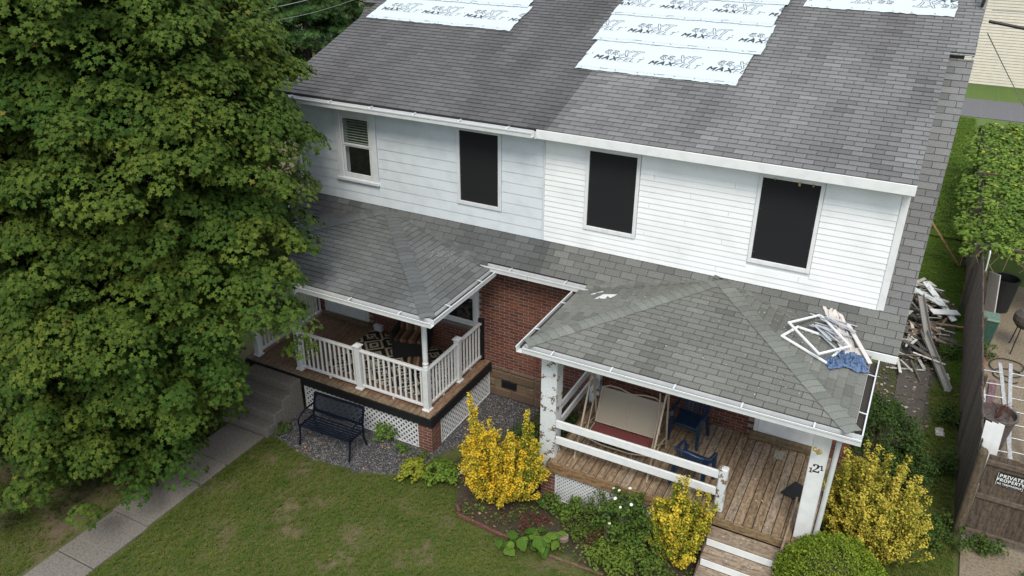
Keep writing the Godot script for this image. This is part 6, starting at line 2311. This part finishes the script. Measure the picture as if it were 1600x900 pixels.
	# mixed planting before the lattice
	var beds := [
		[Vector3(3.05, 0, 3.0), 0.48, 1.12, 74, 0.055, 0.10, Color(0.033, 0.070, 0.013), Color(0.089, 0.141, 0.026), "green rose bush with white flowers before the lattice", "rose_bush"],
		[Vector3(3.35, 0, 3.42), 0.32, 0.55, 26, 0.05, 0.09, Color(0.063, 0.111, 0.018), Color(0.126, 0.178, 0.033), "light green leafy plant below the rose bush", "leafy_plant"],
		[Vector3(2.85, 0, 3.55), 0.26, 0.42, 20, 0.05, 0.09, Color(0.070, 0.118, 0.018), Color(0.133, 0.185, 0.033), "light green leafy plant at the lawn edge of the bed", "leafy_plant"],
		[Vector3(2.45, 0, 2.95), 0.28, 0.55, 24, 0.04, 0.075, Color(0.041, 0.074, 0.016), Color(0.089, 0.126, 0.026), "green weedy plant in the middle of the bed", "leafy_plant"],
		[Vector3(1.98, 0, 2.80), 0.24, 0.46, 20, 0.05, 0.085, Color(0.052, 0.104, 0.018), Color(0.118, 0.178, 0.030), "bright green plant at the foot of the lattice", "leafy_plant"],
		[Vector3(1.62, 0, 2.85), 0.18, 0.36, 14, 0.05, 0.08, Color(0.044, 0.089, 0.018), Color(0.089, 0.141, 0.026), "small green plant in front of the brick pier", "leafy_plant"],
		[Vector3(2.70, 0, 3.25), 0.25, 0.30, 16, 0.04, 0.07, Color(0.067, 0.033, 0.022), Color(0.096, 0.067, 0.030), "brownish low plant in the middle of the bed", "leafy_plant"],
		[Vector3(1.55, 0, 3.35), 0.28, 0.22, 24, 0.03, 0.055, Color(0.074, 0.026, 0.026), Color(0.118, 0.048, 0.041), "dark red low plant behind the broad leaves", "red_plant"],
		[Vector3(1.10, 0, 3.45), 0.24, 0.14, 14, 0.025, 0.05, Color(0.067, 0.056, 0.033), Color(0.089, 0.081, 0.041), "dry brownish ground plant beneath the yellow shrub", "dry_plant"],
		[Vector3(0.55, 0, 1.35), 0.45, 0.55, 34, 0.06, 0.11, Color(0.022, 0.048, 0.015), Color(0.056, 0.089, 0.022), "dark green leafy plant between yellow shrub and foundation", "leafy_plant"],
		[Vector3(1.0, 0, 0.95), 0.35, 0.75, 24, 0.06, 0.11, Color(0.022, 0.046, 0.015), Color(0.052, 0.081, 0.022), "dark tall weeds against the stone foundation", "leafy_plant"],
		[Vector3(-2.05, 0, 2.62), 0.20, 0.40, 11, 0.06, 0.11, Color(0.063, 0.126, 0.022), Color(0.111, 0.185, 0.033), "bright green weed growing against the left lattice", "weed"],
		[Vector3(-1.62, 0, 2.72), 0.10, 0.16, 6, 0.05, 0.09, Color(0.056, 0.111, 0.022), Color(0.096, 0.163, 0.030), "small weed in the gravel by the left lattice", "weed"],
		[Vector3(-1.2, 0, 2.66), 0.18, 0.14, 10, 0.03, 0.06, Color(0.074, 0.111, 0.022), Color(0.111, 0.148, 0.030), "low weed at the foot of the brick pier", "weed"],
		[Vector3(-4.05, 0, 3.35), 0.14, 0.2, 8, 0.04, 0.07, Color(0.044, 0.081, 0.015), Color(0.074, 0.111, 0.022), "weed tuft at the corner of the concrete steps", "weed"],
		[Vector3(7.75, 0, 0.42), 0.42, 0.42, 34, 0.05, 0.09, Color(0.030, 0.063, 0.015), Color(0.067, 0.111, 0.022), "weeds growing at the foot of the gate post", "weed"],
		[Vector3(8.35, 0, 0.42), 0.20, 0.36, 18, 0.05, 0.09, Color(0.033, 0.067, 0.015), Color(0.067, 0.111, 0.022), "weeds growing under the gate", "weed"],
		[Vector3(7.62, 0, -1.6), 0.26, 0.45, 26, 0.05, 0.09, Color(0.026, 0.056, 0.015), Color(0.059, 0.096, 0.022), "dark weeds along the fence near the gate", "weed"],
		[Vector3(7.66, 0, -3.3), 0.24, 0.40, 22, 0.05, 0.09, Color(0.026, 0.056, 0.015), Color(0.059, 0.096, 0.022), "dark weeds along the middle of the fence", "weed"],
		[Vector3(7.62, 0, -6.2), 0.22, 0.30, 22, 0.05, 0.08, Color(0.037, 0.078, 0.015), Color(0.067, 0.118, 0.022), "weeds between rubble heap and fence", "weed"],
		[Vector3(8.28, 0.02, -6.55), 0.26, 0.34, 20, 0.05, 0.09, Color(0.033, 0.067, 0.015), Color(0.067, 0.111, 0.022), "weeds beside the dark green bin", "weed"],
		[Vector3(8.95, 0, 0.75), 0.14, 0.22, 8, 0.05, 0.08, Color(0.033, 0.067, 0.015), Color(0.067, 0.111, 0.022), "weed tuft on the paving before the gate", "weed"],
		[Vector3(6.62, 0, -3.2), 0.20, 0.26, 12, 0.04, 0.07, Color(0.044, 0.059, 0.022), Color(0.081, 0.096, 0.037), "dry weeds beside the stained path", "weed"],
	]
	beds.append_array([
		[Vector3(3.45, 0, 3.08), 0.34, 0.85, 44, 0.05, 0.09, Color(0.044, 0.085, 0.015), Color(0.104, 0.148, 0.026), "leafy green plant between rose bush and yellow-green shrub", "leafy_plant"],
		[Vector3(2.55, 0, 2.72), 0.34, 0.75, 40, 0.045, 0.08, Color(0.037, 0.070, 0.015), Color(0.089, 0.126, 0.024), "tall green weeds close against the fine lattice", "leafy_plant"],
		[Vector3(3.10, 0, 3.62), 0.34, 0.42, 34, 0.05, 0.085, Color(0.063, 0.107, 0.016), Color(0.126, 0.170, 0.030), "light green plant along the lawn near the stairs", "leafy_plant"],
		[Vector3(3.72, 0, 3.45), 0.24, 0.42, 22, 0.05, 0.085, Color(0.044, 0.085, 0.015), Color(0.096, 0.141, 0.026), "green plant under the yellow-green shrub by the stairs", "leafy_plant"],
		[Vector3(2.25, 0, 3.15), 0.24, 0.38, 22, 0.04, 0.075, Color(0.044, 0.081, 0.016), Color(0.104, 0.133, 0.026), "green weed beside the pale squared stone", "leafy_plant"],
		[Vector3(6.95, 0, -8.95), 0.3, 0.35, 16, 0.05, 0.08, Color(0.037, 0.078, 0.015), Color(0.081, 0.141, 0.022), "weeds at the far end of the rubble heap", "weed"]])
	for q in beds:
		t = shrub(q[9], q[8], "plant", q[0], "plants in the front bed" if q[0].x < 5.0 else "weeds of the side yard")
		list = []
		st = S()
		for i in q[3]:
			var a := rng.randf() * TAU
			var r: float = q[1] * sqrt(rng.randf())
			var c := Vector3(cos(a) * r, q[2] * (0.25 + 0.75 * rng.randf()) * (1.0 - 0.35 * r / q[1]), sin(a) * r)
			clump(list, c, Vector3(0.11, 0.08, 0.11) * (q[4] / 0.05), 22, q[4] * 0.75, q[5] * 0.75, q[6], q[7], 0.9, 0.5, 0.25)
			tube(st, [Vector3(c.x * 0.4, 0, c.z * 0.4), c], [0.005, 0.002], 4)
		obj(st, "stems", M.leaf_stalk, t)
		mm(list, leaf_oval, "foliage", M.leaf, t)
		if q[9] == "rose_bush":
			var fl := S()
			for i in 6: tri(fl, Vector3(0, 0.0, 0), Vector3(cos(i * 1.047) , 0.25, sin(i * 1.047)), Vector3(cos(i * 1.047 + 0.9), 0.25, sin(i * 1.047 + 0.9)), Vector3(0, 1, 0))
			var fm := fl.commit()
			for i in 11:
				var d := rnd_dir()
				d.y = absf(d.y)
				var p := Vector3(0, 0.45, 0) + d * Vector3(0.50, 0.70, 0.46)
				var o := mi(fm, "flower", M.petal, t)
				o.transform = leaf_xf(p, (d + Vector3(0, 0.5, 0.3)).normalized(), rng.randf_range(0.018, 0.030))
	# low ground cover in the bed and at the pier
	list = []
	for i in 5200:
		var gx := rng.randf_range(-0.8, 4.3)
		var gz := rng.randf_range(0.3, 3.9)
		if not in_poly(gx, gz, bed_poly) or nz.get_noise_2d(gx * 1.9, gz * 1.9) < -0.12: continue
		var gn := (Vector3.UP + rnd_dir() * 0.5).normalized()
		var gc := Color(0.05, 0.095, 0.018).lerp(Color(0.13, 0.17, 0.035), rng.randf())
		if rng.randf() < 0.15: gc = Color(0.15, 0.09, 0.045)
		list.append([leaf_xf(Vector3(gx, rng.randf_range(0.01, 0.09), gz), gn, rng.randf_range(0.03, 0.065)), gc])
	tag(mm(list, leaf_oval, "ground_cover", M.leaf, self), "low weeds covering the soil of the front bed", "weeds", "", "stuff")
	# red edging boards and stones of the bed
	board_thing("edging_board", "reddish edging strip along the lawn below the yellow shrub", "edging", Vector3(0.28, 0.035, 3.72), Vector3(1.32, 0.035, 3.80), 0.07, 0.05, M.wood_u, Color(0.15, 0.065, 0.05))
	board_thing("edging_board", "short reddish edging block left of the long strip", "edging", Vector3(0.12, 0.045, 3.52), Vector3(0.27, 0.045, 3.66), 0.09, 0.07, M.wood_u, Color(0.14, 0.06, 0.045))
	board_thing("edging_board", "brown edging strip along the lower bed border", "edging", Vector3(2.05, 0.02, 3.82), Vector3(3.0, 0.02, 3.78), 0.04, 0.05, M.wood_u, Color(0.15, 0.10, 0.065))
	board_thing("white_pipe", "white broken pipe lying beside the yellow shrub", "pipe", Vector3(-0.32, 0.05, 2.86), Vector3(-0.05, 0.10, 2.62), 0.05, 0.05, M.white, Color.WHITE)
	st = S()
	bevel(st, Transform3D(Basis.from_euler(Vector3(0.15, 0.3, 0.1)), Vector3.ZERO), Vector3(0.26, 0.16, 0.15), 0.04, Color(0.36, 0.30, 0.22))
	var rk := obj(st, "bed_stone", M.stone, self)
	rk.position = Vector3(2.08, 0.06, 3.40)
	tag(rk, "pale squared stone among the bed plants", "stone")
	var orn := thing("garden_ornament", "small striped post with blue top before the lattice", "ornament", Vector3(2.72, 0, 2.98))
	st = S()
	lathe(st, Vector3.ZERO, [[0.05, 0], [0.06, 0.2], [0.05, 0.42]], 10, Color(0.30, 0.24, 0.17))
	obj(st, "body", M.wood_v, orn)
	st = S()
	lathe(st, Vector3(0, 0.42, 0), [[0.055, 0], [0.06, 0.04], [0.03, 0.09], [0.001, 0.11]], 10)
	obj(st, "top", M.blue_plastic, orn)

# ------------------------------------------------------------------ trees
func build_trees() -> void:
	rng.seed = 77
	var t := thing("maple_tree", "large dense maple tree standing left of the house", "tree", Vector3(-7.6, 0, 3.6))
	var st := S()
	tube(st, [Vector3(0, -0.1, 0), Vector3(0.05, 1.0, 0), Vector3(0.0, 2.2, 0.1), Vector3(0.1, 4.0, 0), Vector3(0.2, 6.5, 0.1), Vector3(0.1, 9.0, 0)], [0.30, 0.22, 0.19, 0.15, 0.10, 0.03], 10)
	obj(st, "trunk", M.bark, t)
	# lobes in tree space: centre, radii
	var lobes := [
		[Vector3(0.2, 5.2, 0.3), Vector3(3.5, 3.3, 3.0), 1.0], [Vector3(1.4, 3.4, 1.2), Vector3(2.4, 2.3, 2.0), 1.0], [Vector3(1.6, 6.2, 0.0), Vector3(2.4, 2.2, 2.0), 1.0],
		[Vector3(-1.6, 3.8, 1.8), Vector3(2.4, 2.2, 2.0), 1.0], [Vector3(-0.4, 8.0, 0.2), Vector3(2.7, 2.0, 2.5), 0.8], [Vector3(0.6, 2.4, 2.2), Vector3(1.9, 1.3, 1.4), 1.0],
		[Vector3(1.9, 2.8, 0.5), Vector3(1.4, 1.5, 1.3), 0.9], [Vector3(-2.6, 6.0, 0.6), Vector3(2.4, 2.4, 2.4), 0.8], [Vector3(1.7, 1.7, 2.0), Vector3(0.9, 0.75, 0.9), 0.8], [Vector3(-1.0, 2.1, 2.7), Vector3(1.3, 0.9, 1.0), 0.8], [Vector3(3.1, 4.3, 0.0), Vector3(1.4, 1.2, 1.2), 0.9],
		[Vector3(1.1, 8.0, -0.3), Vector3(2.1, 1.9, 2.0), 0.9], [Vector3(-2.4, 8.6, 1.2), Vector3(2.4, 1.9, 2.2), 0.8], [Vector3(-3.4, 3.6, 2.0), Vector3(2.2, 2.2, 1.8), 0.8], [Vector3(1.6, 1.35, 2.9), Vector3(1.0, 0.65, 0.8), 0.8],
		[Vector3(2.5, 5.7, -1.2), Vector3(1.4, 1.2, 1.2), 0.9], [Vector3(1.7, 7.3, -1.0), Vector3(1.4, 1.3, 1.3), 0.9]]
	st = S()
	for lb in lobes:
		for k in 3:
			var d := rnd_dir()
			d.y = absf(d.y) * 0.6
			var e: Vector3 = lb[0] + d * lb[1] * 0.8
			var s0 := Vector3(0.05, clampf(e.y * 0.45, 1.4, 6.0), 0.03)
			tube(st, [s0, s0.lerp(e, 0.5) + Vector3(0, 0.25, 0), e], [0.08, 0.045, 0.012], 6)
	obj(st, "limbs", M.bark, t)
	var list := []
	var boughs := []
	var tries := 0
	while boughs.size() < 330 and tries < 60000:
		tries += 1
		var lb: Array = lobes[rng.randi() % lobes.size()]
		if rng.randf() > (lb[1] as Vector3).length() / 5.5: continue
		var d := rnd_dir()
		var c: Vector3 = lb[0] + d * lb[1] * rng.randf_range(0.70, 0.90)
		if c.y < 1.0 or (c.x < 0.6 and c.z > 1.0 and c.y < 2.5): continue
		var ok := true
		for o in lobes:
			if o != lb and ((c - o[0]) / (o[1] as Vector3)).length() < 0.62: ok = false
		# the crown thins out towards the house
		var lim := -3.2 + (0.22 if c.y > 3.5 else 0.43) * (c.y - 5.1) - (0.0 if c.y > 3.5 else 0.75) + 0.9 * (c.z + 0.6)
		if c.x - 7.6 + 0.95 > lim: ok = false
		# and its skirt lifts towards the street
		if c.z + 4.95 > 7.39 - 0.49 * (c.x - 1.85) + 1.26 * (c.y - 1.0): ok = false
		for o2 in boughs:
			if c.distance_to(o2[0]) < 0.70: ok = false
		if ok: boughs.append([c, (d * Vector3(1, 0.35, 1)).normalized(), rng.randf_range(0.62, 1.0)])
	for bq in boughs:
		var bc: Vector3 = bq[0]
		var outw: Vector3 = bq[1]
		var br: float = bq[2]
		var tone := clampf(0.45 + 0.5 * nz.get_noise_3d(bc.x * 0.5, bc.y * 0.5, bc.z * 0.5 + 9.0) + rng.randfn(0, 0.22), 0, 1)
		for k in int(9 + 9 * br):
			# bunches spread over the top of the bough, hanging at its rim
			var a0 := rng.randf() * TAU
			var r0 := sqrt(rng.randf())
			var sd := Vector3(cos(a0), 0, sin(a0))
			var c := bc + sd * br * r0 + outw * br * 0.25 + Vector3(0, -0.70 * br * r0 * r0 - 0.25 * maxf(0.0, sd.dot(outw)) * r0 * br, 0)
			var rr := rng.randf_range(0.22, 0.40)
			var ca := Color(0.0183, 0.0472, 0.0086).lerp(Color(0.0328, 0.0633, 0.0098), tone)
			var cb := Color(0.0450, 0.0853, 0.0135).lerp(Color(0.1000, 0.1243, 0.0185), tone)
			for i in int(34 + 170 * rr):
				var a := rng.randf() * TAU
				var r := sqrt(rng.randf())
				var side := Vector3(cos(a), 0, sin(a))
				var p := c + side * rr * r + Vector3(0, -0.75 * rr * r * r + rng.randf_range(-0.05, 0.05), 0)
				var nn := (Vector3(0, 0.9, 0) + side * r * 0.95 + outw * 0.40 + rnd_dir() * 0.32).normalized()
				var col := ca.lerp(cb, rng.randf())
				if rng.randf() < 0.004: col = Color(0.1225, 0.1095, 0.0245)
				list.append([leaf_xf(p, nn, rng.randf_range(0.070, 0.130), 0.35), col])
	# leaves inside the crown
	for k in 800:
		var lb2: Array = lobes[rng.randi() % lobes.size()]
		var ci: Vector3 = lb2[0] + rnd_dir() * lb2[1] * rng.randf_range(0.3, 0.78)
		if ci.y < 1.1 or ci.z + 4.5 > 7.39 - 0.49 * (ci.x - 1.85) + 1.26 * (ci.y - 1.0) or ci.x - 7.6 + 0.7 > -3.5 + 0.35 * (ci.y - 5.1) + 0.9 * (ci.z + 0.6): continue
		clump(list, ci, Vector3(0.5, 0.3, 0.5), 46, 0.10, 0.16, Color(0.0183, 0.0437, 0.0098), Color(0.0428, 0.0783, 0.0147), 0.7, 0.5, 0.3)
	mm(list, leaf_maple, "crown", M.leaf, t)
	# conifers behind the house
	for q in [[Vector3(-17.2, 0, -13.5), 9.5, 2.5, "tall dark conifer behind the left roof edge"], [Vector3(-13.2, 0, -15.5), 11.0, 2.8, "dark conifer rising behind the roof, right of its neighbour"], [Vector3(-21.5, 0, -11.0), 10.0, 2.9, "dark conifer mostly hidden behind the maple"], [Vector3(-25.0, 0, -6.0), 10.0, 3.2, "dark conifer far left behind the maple"], [Vector3(-9.5, 0, -18.0), 10.0, 2.6, "dark conifer far behind the ridge"], [Vector3(-18.5, 0, -18.5), 12.0, 3.2, "tallest dark conifer in the row behind the house"], [Vector3(-24.0, 0, -17.0), 12.0, 3.4, "dark conifer deep in the row behind the maple"], [Vector3(-30.0, 0, -12.0), 12.0, 3.6, "dark conifer farthest left in the row"]]:
		var c := thing("conifer", q[3], "tree", q[0], rng.randf() * 6.0, "conifers behind the house")
		st = S()
		tube(st, [Vector3.ZERO, Vector3(0, q[1] * 0.5, 0), Vector3(0, q[1], 0)], [0.22, 0.13, 0.02], 8)
		obj(st, "trunk", M.bark, c)
		list = []
		st = S()
		for i in 300:
			var f := rng.randf()
			var yy: float = 0.4 + f * (q[1] - 0.4)
			var rad: float = q[2] * (1.0 - f * 0.85) * rng.randf_range(0.55, 1.05)
			var a := rng.randf() * TAU
			var e := Vector3(cos(a) * rad, yy - 0.1 * rad, sin(a) * rad)
			if i % 3 == 0: tube(st, [Vector3(0, yy, 0), e], [0.04, 0.012], 5)
			for j in 46:
				var d := rnd_dir()
				var p := e + d * Vector3(0.55, 0.22, 0.55) * pow(rng.randf(), 0.5) - Vector3(cos(a), 0, sin(a)) * rng.randf() * rad * 0.25
				var sc := rng.randf_range(0.16, 0.28)
				list.append([leaf_xf(p, (Vector3.UP + Vector3(cos(a), 0, sin(a)) * 0.5 + rnd_dir() * 0.4).normalized(), sc), Color(0.028, 0.075, 0.022).lerp(Color(0.080, 0.150, 0.045), rng.randf())])
		obj(st, "branches", M.bark, c)
		mm(list, tuft, "crown", M.leaf, c)
	# vines over the frame beyond the fence
	var v := thing("vine_arbour", "leafy vine with yellow flowers over a frame beyond the fence", "vine", Vector3(8.7, 0, -14.8))
	st = S()
	for xx in [-0.95, 0.95, 2.6]:
		for zz in [-6.0, -3.0, 0.0, 3.0, 6.2]:
			bbox(st, Vector3(xx - 0.04, 0, zz - 0.04), Vector3(xx + 0.04, 1.95, zz + 0.04), 0.005, Color(0.088, 0.072, 0.056))
	for zz in [-6.0, -3.0, 0.0, 3.0, 6.2]: bar(st, Vector3(-1.0, 1.93, zz), Vector3(2.7, 1.93, zz), 0.05, 0.05, Vector3.UP, Color(0.096, 0.072, 0.056))
	obj(st, "frame", M.wood_v, v)
	list = []
	for i in 1000:
		var c := Vector3(rng.randf_range(-1.25, 2.8), 0, rng.randf_range(-6.4, 6.3))
		c.y = 1.92 + 0.22 * nz.get_noise_2d(c.x * 0.9, c.z * 0.7) + rng.randf_range(-0.15, 0.1)
		if c.x < -0.75: c.y -= rng.randf() * 1.2 * clampf((5.5 - c.z) * 0.3, 0.15, 1.0)
		var tone := clampf(0.5 + 0.7 * nz.get_noise_2d(c.x * 0.8 + 40.0, c.z * 0.8), 0, 1)
		clump(list, c, Vector3(0.30, 0.16, 0.30), 30, 0.075, 0.15, Color(0.048, 0.100, 0.018).lerp(Color(0.080, 0.152, 0.024), tone), Color(0.120, 0.200, 0.032).lerp(Color(0.184, 0.248, 0.044), tone), 1.1, 0.6, 0.15)
	for i in 46: list.append([leaf_xf(Vector3(rng.randf_range(-1.0, 2.6), 2.22 + rng.randf() * 0.1, rng.randf_range(-6, 6)), Vector3.UP, rng.randf_range(0.07, 0.14)), Color(0.560, 0.400, 0.024)])
	mm(list, leaf_maple, "foliage", M.leaf, v)
	st = S()
	for i in 14:
		var p := Vector3(rng.randf_range(-0.95, 0.8), 2.0, 6.2 + rng.randf_range(-0.3, 0.2))
		tube(st, [p, p + Vector3(rng.randf_range(-0.2, 0.2), -0.25, 0.18), p + Vector3(rng.randf_range(-0.4, 0.4), -0.6, 0.15)], 0.007, 5)
	obj(st, "dry_stems", M.dry_stem, v)

# ------------------------------------------------------------------ what stands behind
func build_background() -> void:
	# lane behind the lots
	var st := S()
	box(st, Vector3(-60, -0.05, -34.6), Vector3(60, 0.024, -30.6))
	tag(obj(st, "lane", M.asphalt, self), "grey asphalt lane behind the gardens", "", "", "structure")
	var g := thing("garage", "cream clapboard building beyond the lane", "building", Vector3.ZERO)
	st = S()
	box(st, Vector3(6.0, -0.1, -46.0), Vector3(24.0, 5.2, -38.62))
	obj(st, "wall", M.cream, g)
	for k in 34:
		st = S()
		var y := 0.02 + k * 0.15
		hexa(st, [Vector3(5.97, y, -38.62), Vector3(24.03, y, -38.62), Vector3(24.03, y, -38.585), Vector3(5.97, y, -38.585), Vector3(5.97, y + 0.15, -38.62), Vector3(24.03, y + 0.15, -38.62), Vector3(24.03, y + 0.15, -38.612), Vector3(5.97, y + 0.15, -38.612)])
		obj(st, "siding_board", M.cream, g)
	st = S()
	slab_poly(st, [Vector3(5.6, 5.2, -38.2), Vector3(24.4, 5.2, -38.2), Vector3(24.4, 6.8, -42.4), Vector3(5.6, 6.8, -42.4)], Vector3(0, 0.93, 0.36), 0.12)
	slab_poly(st, [Vector3(5.6, 5.2, -46.5), Vector3(24.4, 5.2, -46.5), Vector3(24.4, 6.8, -42.4), Vector3(5.6, 6.8, -42.4)], Vector3(0, 0.93, -0.36), 0.12)
	obj(st, "roof", M.deck_dark, g)
	# neighbour house behind the maple
	var n := thing("neighbour_house", "low house with tan roof half hidden behind the maple", "house", Vector3.ZERO)
	st = S()
	box(st, Vector3(-22.0, -0.1, -9.5), Vector3(-14.6, 2.3, -4.5))
	obj(st, "wall", M.tan_wall, n)
	st = S()
	slab_poly(st, [Vector3(-22.4, 2.3, -4.1), Vector3(-14.2, 2.3, -4.1), Vector3(-14.2, 3.4, -7.0), Vector3(-22.4, 3.4, -7.0)], Vector3(0, 0.95, 0.31), 0.1)
	slab_poly(st, [Vector3(-22.4, 2.3, -9.9), Vector3(-14.2, 2.3, -9.9), Vector3(-14.2, 3.4, -7.0), Vector3(-22.4, 3.4, -7.0)], Vector3(0, 0.95, -0.31), 0.1)
	obj(st, "roof", M.tan_roof, n)
	# service mast and wires
	var mast := thing("service_mast", "grey electric service mast at the right roof edge", "mast", Vector3.ZERO)
	st = S()
	tube(st, [Vector3(6.44, 7.2, -5.0), Vector3(6.445, 7.9, -5.0), Vector3(6.46, 8.9, -5.0)], 0.055, 10)
	obj(st, "pipe", M.mast, mast)
	st = S()
	lathe(st, Vector3(6.46, 8.85, -5.0), [[0.06, 0.0], [0.10, 0.03], [0.10, 0.12], [0.04, 0.18], [0.001, 0.2]], 10)
	tube(st, [Vector3(6.36, 8.05, -4.95), Vector3(6.44, 7.95, -4.9), Vector3(6.42, 7.80, -4.95)], 0.03, 6)
	obj(st, "weatherhead", M.black_plastic, mast)
	var wl := [
		[Vector3(6.60, 7.55, -5.0), Vector3(11.5, 7.1, -5.6), "thick black service cable running right from the mast", 0.030],
		[Vector3(6.60, 7.75, -5.0), Vector3(11.5, 7.9, -6.2), "thin wire running right above the service cable", 0.010],
		[Vector3(6.62, 7.35, -5.0), Vector3(9.6, 2.4, -17.0), "thin wire dropping from the mast to the vines", 0.011],
		[Vector3(7.1, 9.5, -14.0), Vector3(9.9, 2.2, -16.0), "pale wire falling across the cream building", 0.013],
		[Vector3(-15.5, 5.75, -8.0), Vector3(-10.5, 6.85, -8.0), "pale wire crossing before the conifers, the upper one", 0.010],
		[Vector3(-14.5, 5.5, -8.4), Vector3(-10.2, 6.6, -8.4), "faint wire crossing before the conifers, the lower one", 0.006],
		[Vector3(-12.5, 7.0, -8.0), Vector3(-6.4, 7.2, -3.9), "wire coming down to the left roof edge", 0.009]]
	for q in wl:
		st = S()
		var path := []
		for i in 9:
			var f := i / 8.0
			path.append((q[0] as Vector3).lerp(q[1], f) - Vector3(0, 0.10 * sin(f * PI), 0))
		tube(st, path, q[3], 5)
		tag(obj(st, "power_line", M.black_plastic if q[3] > 0.02 else M.wire, self), q[2], "wire", "overhead wires")
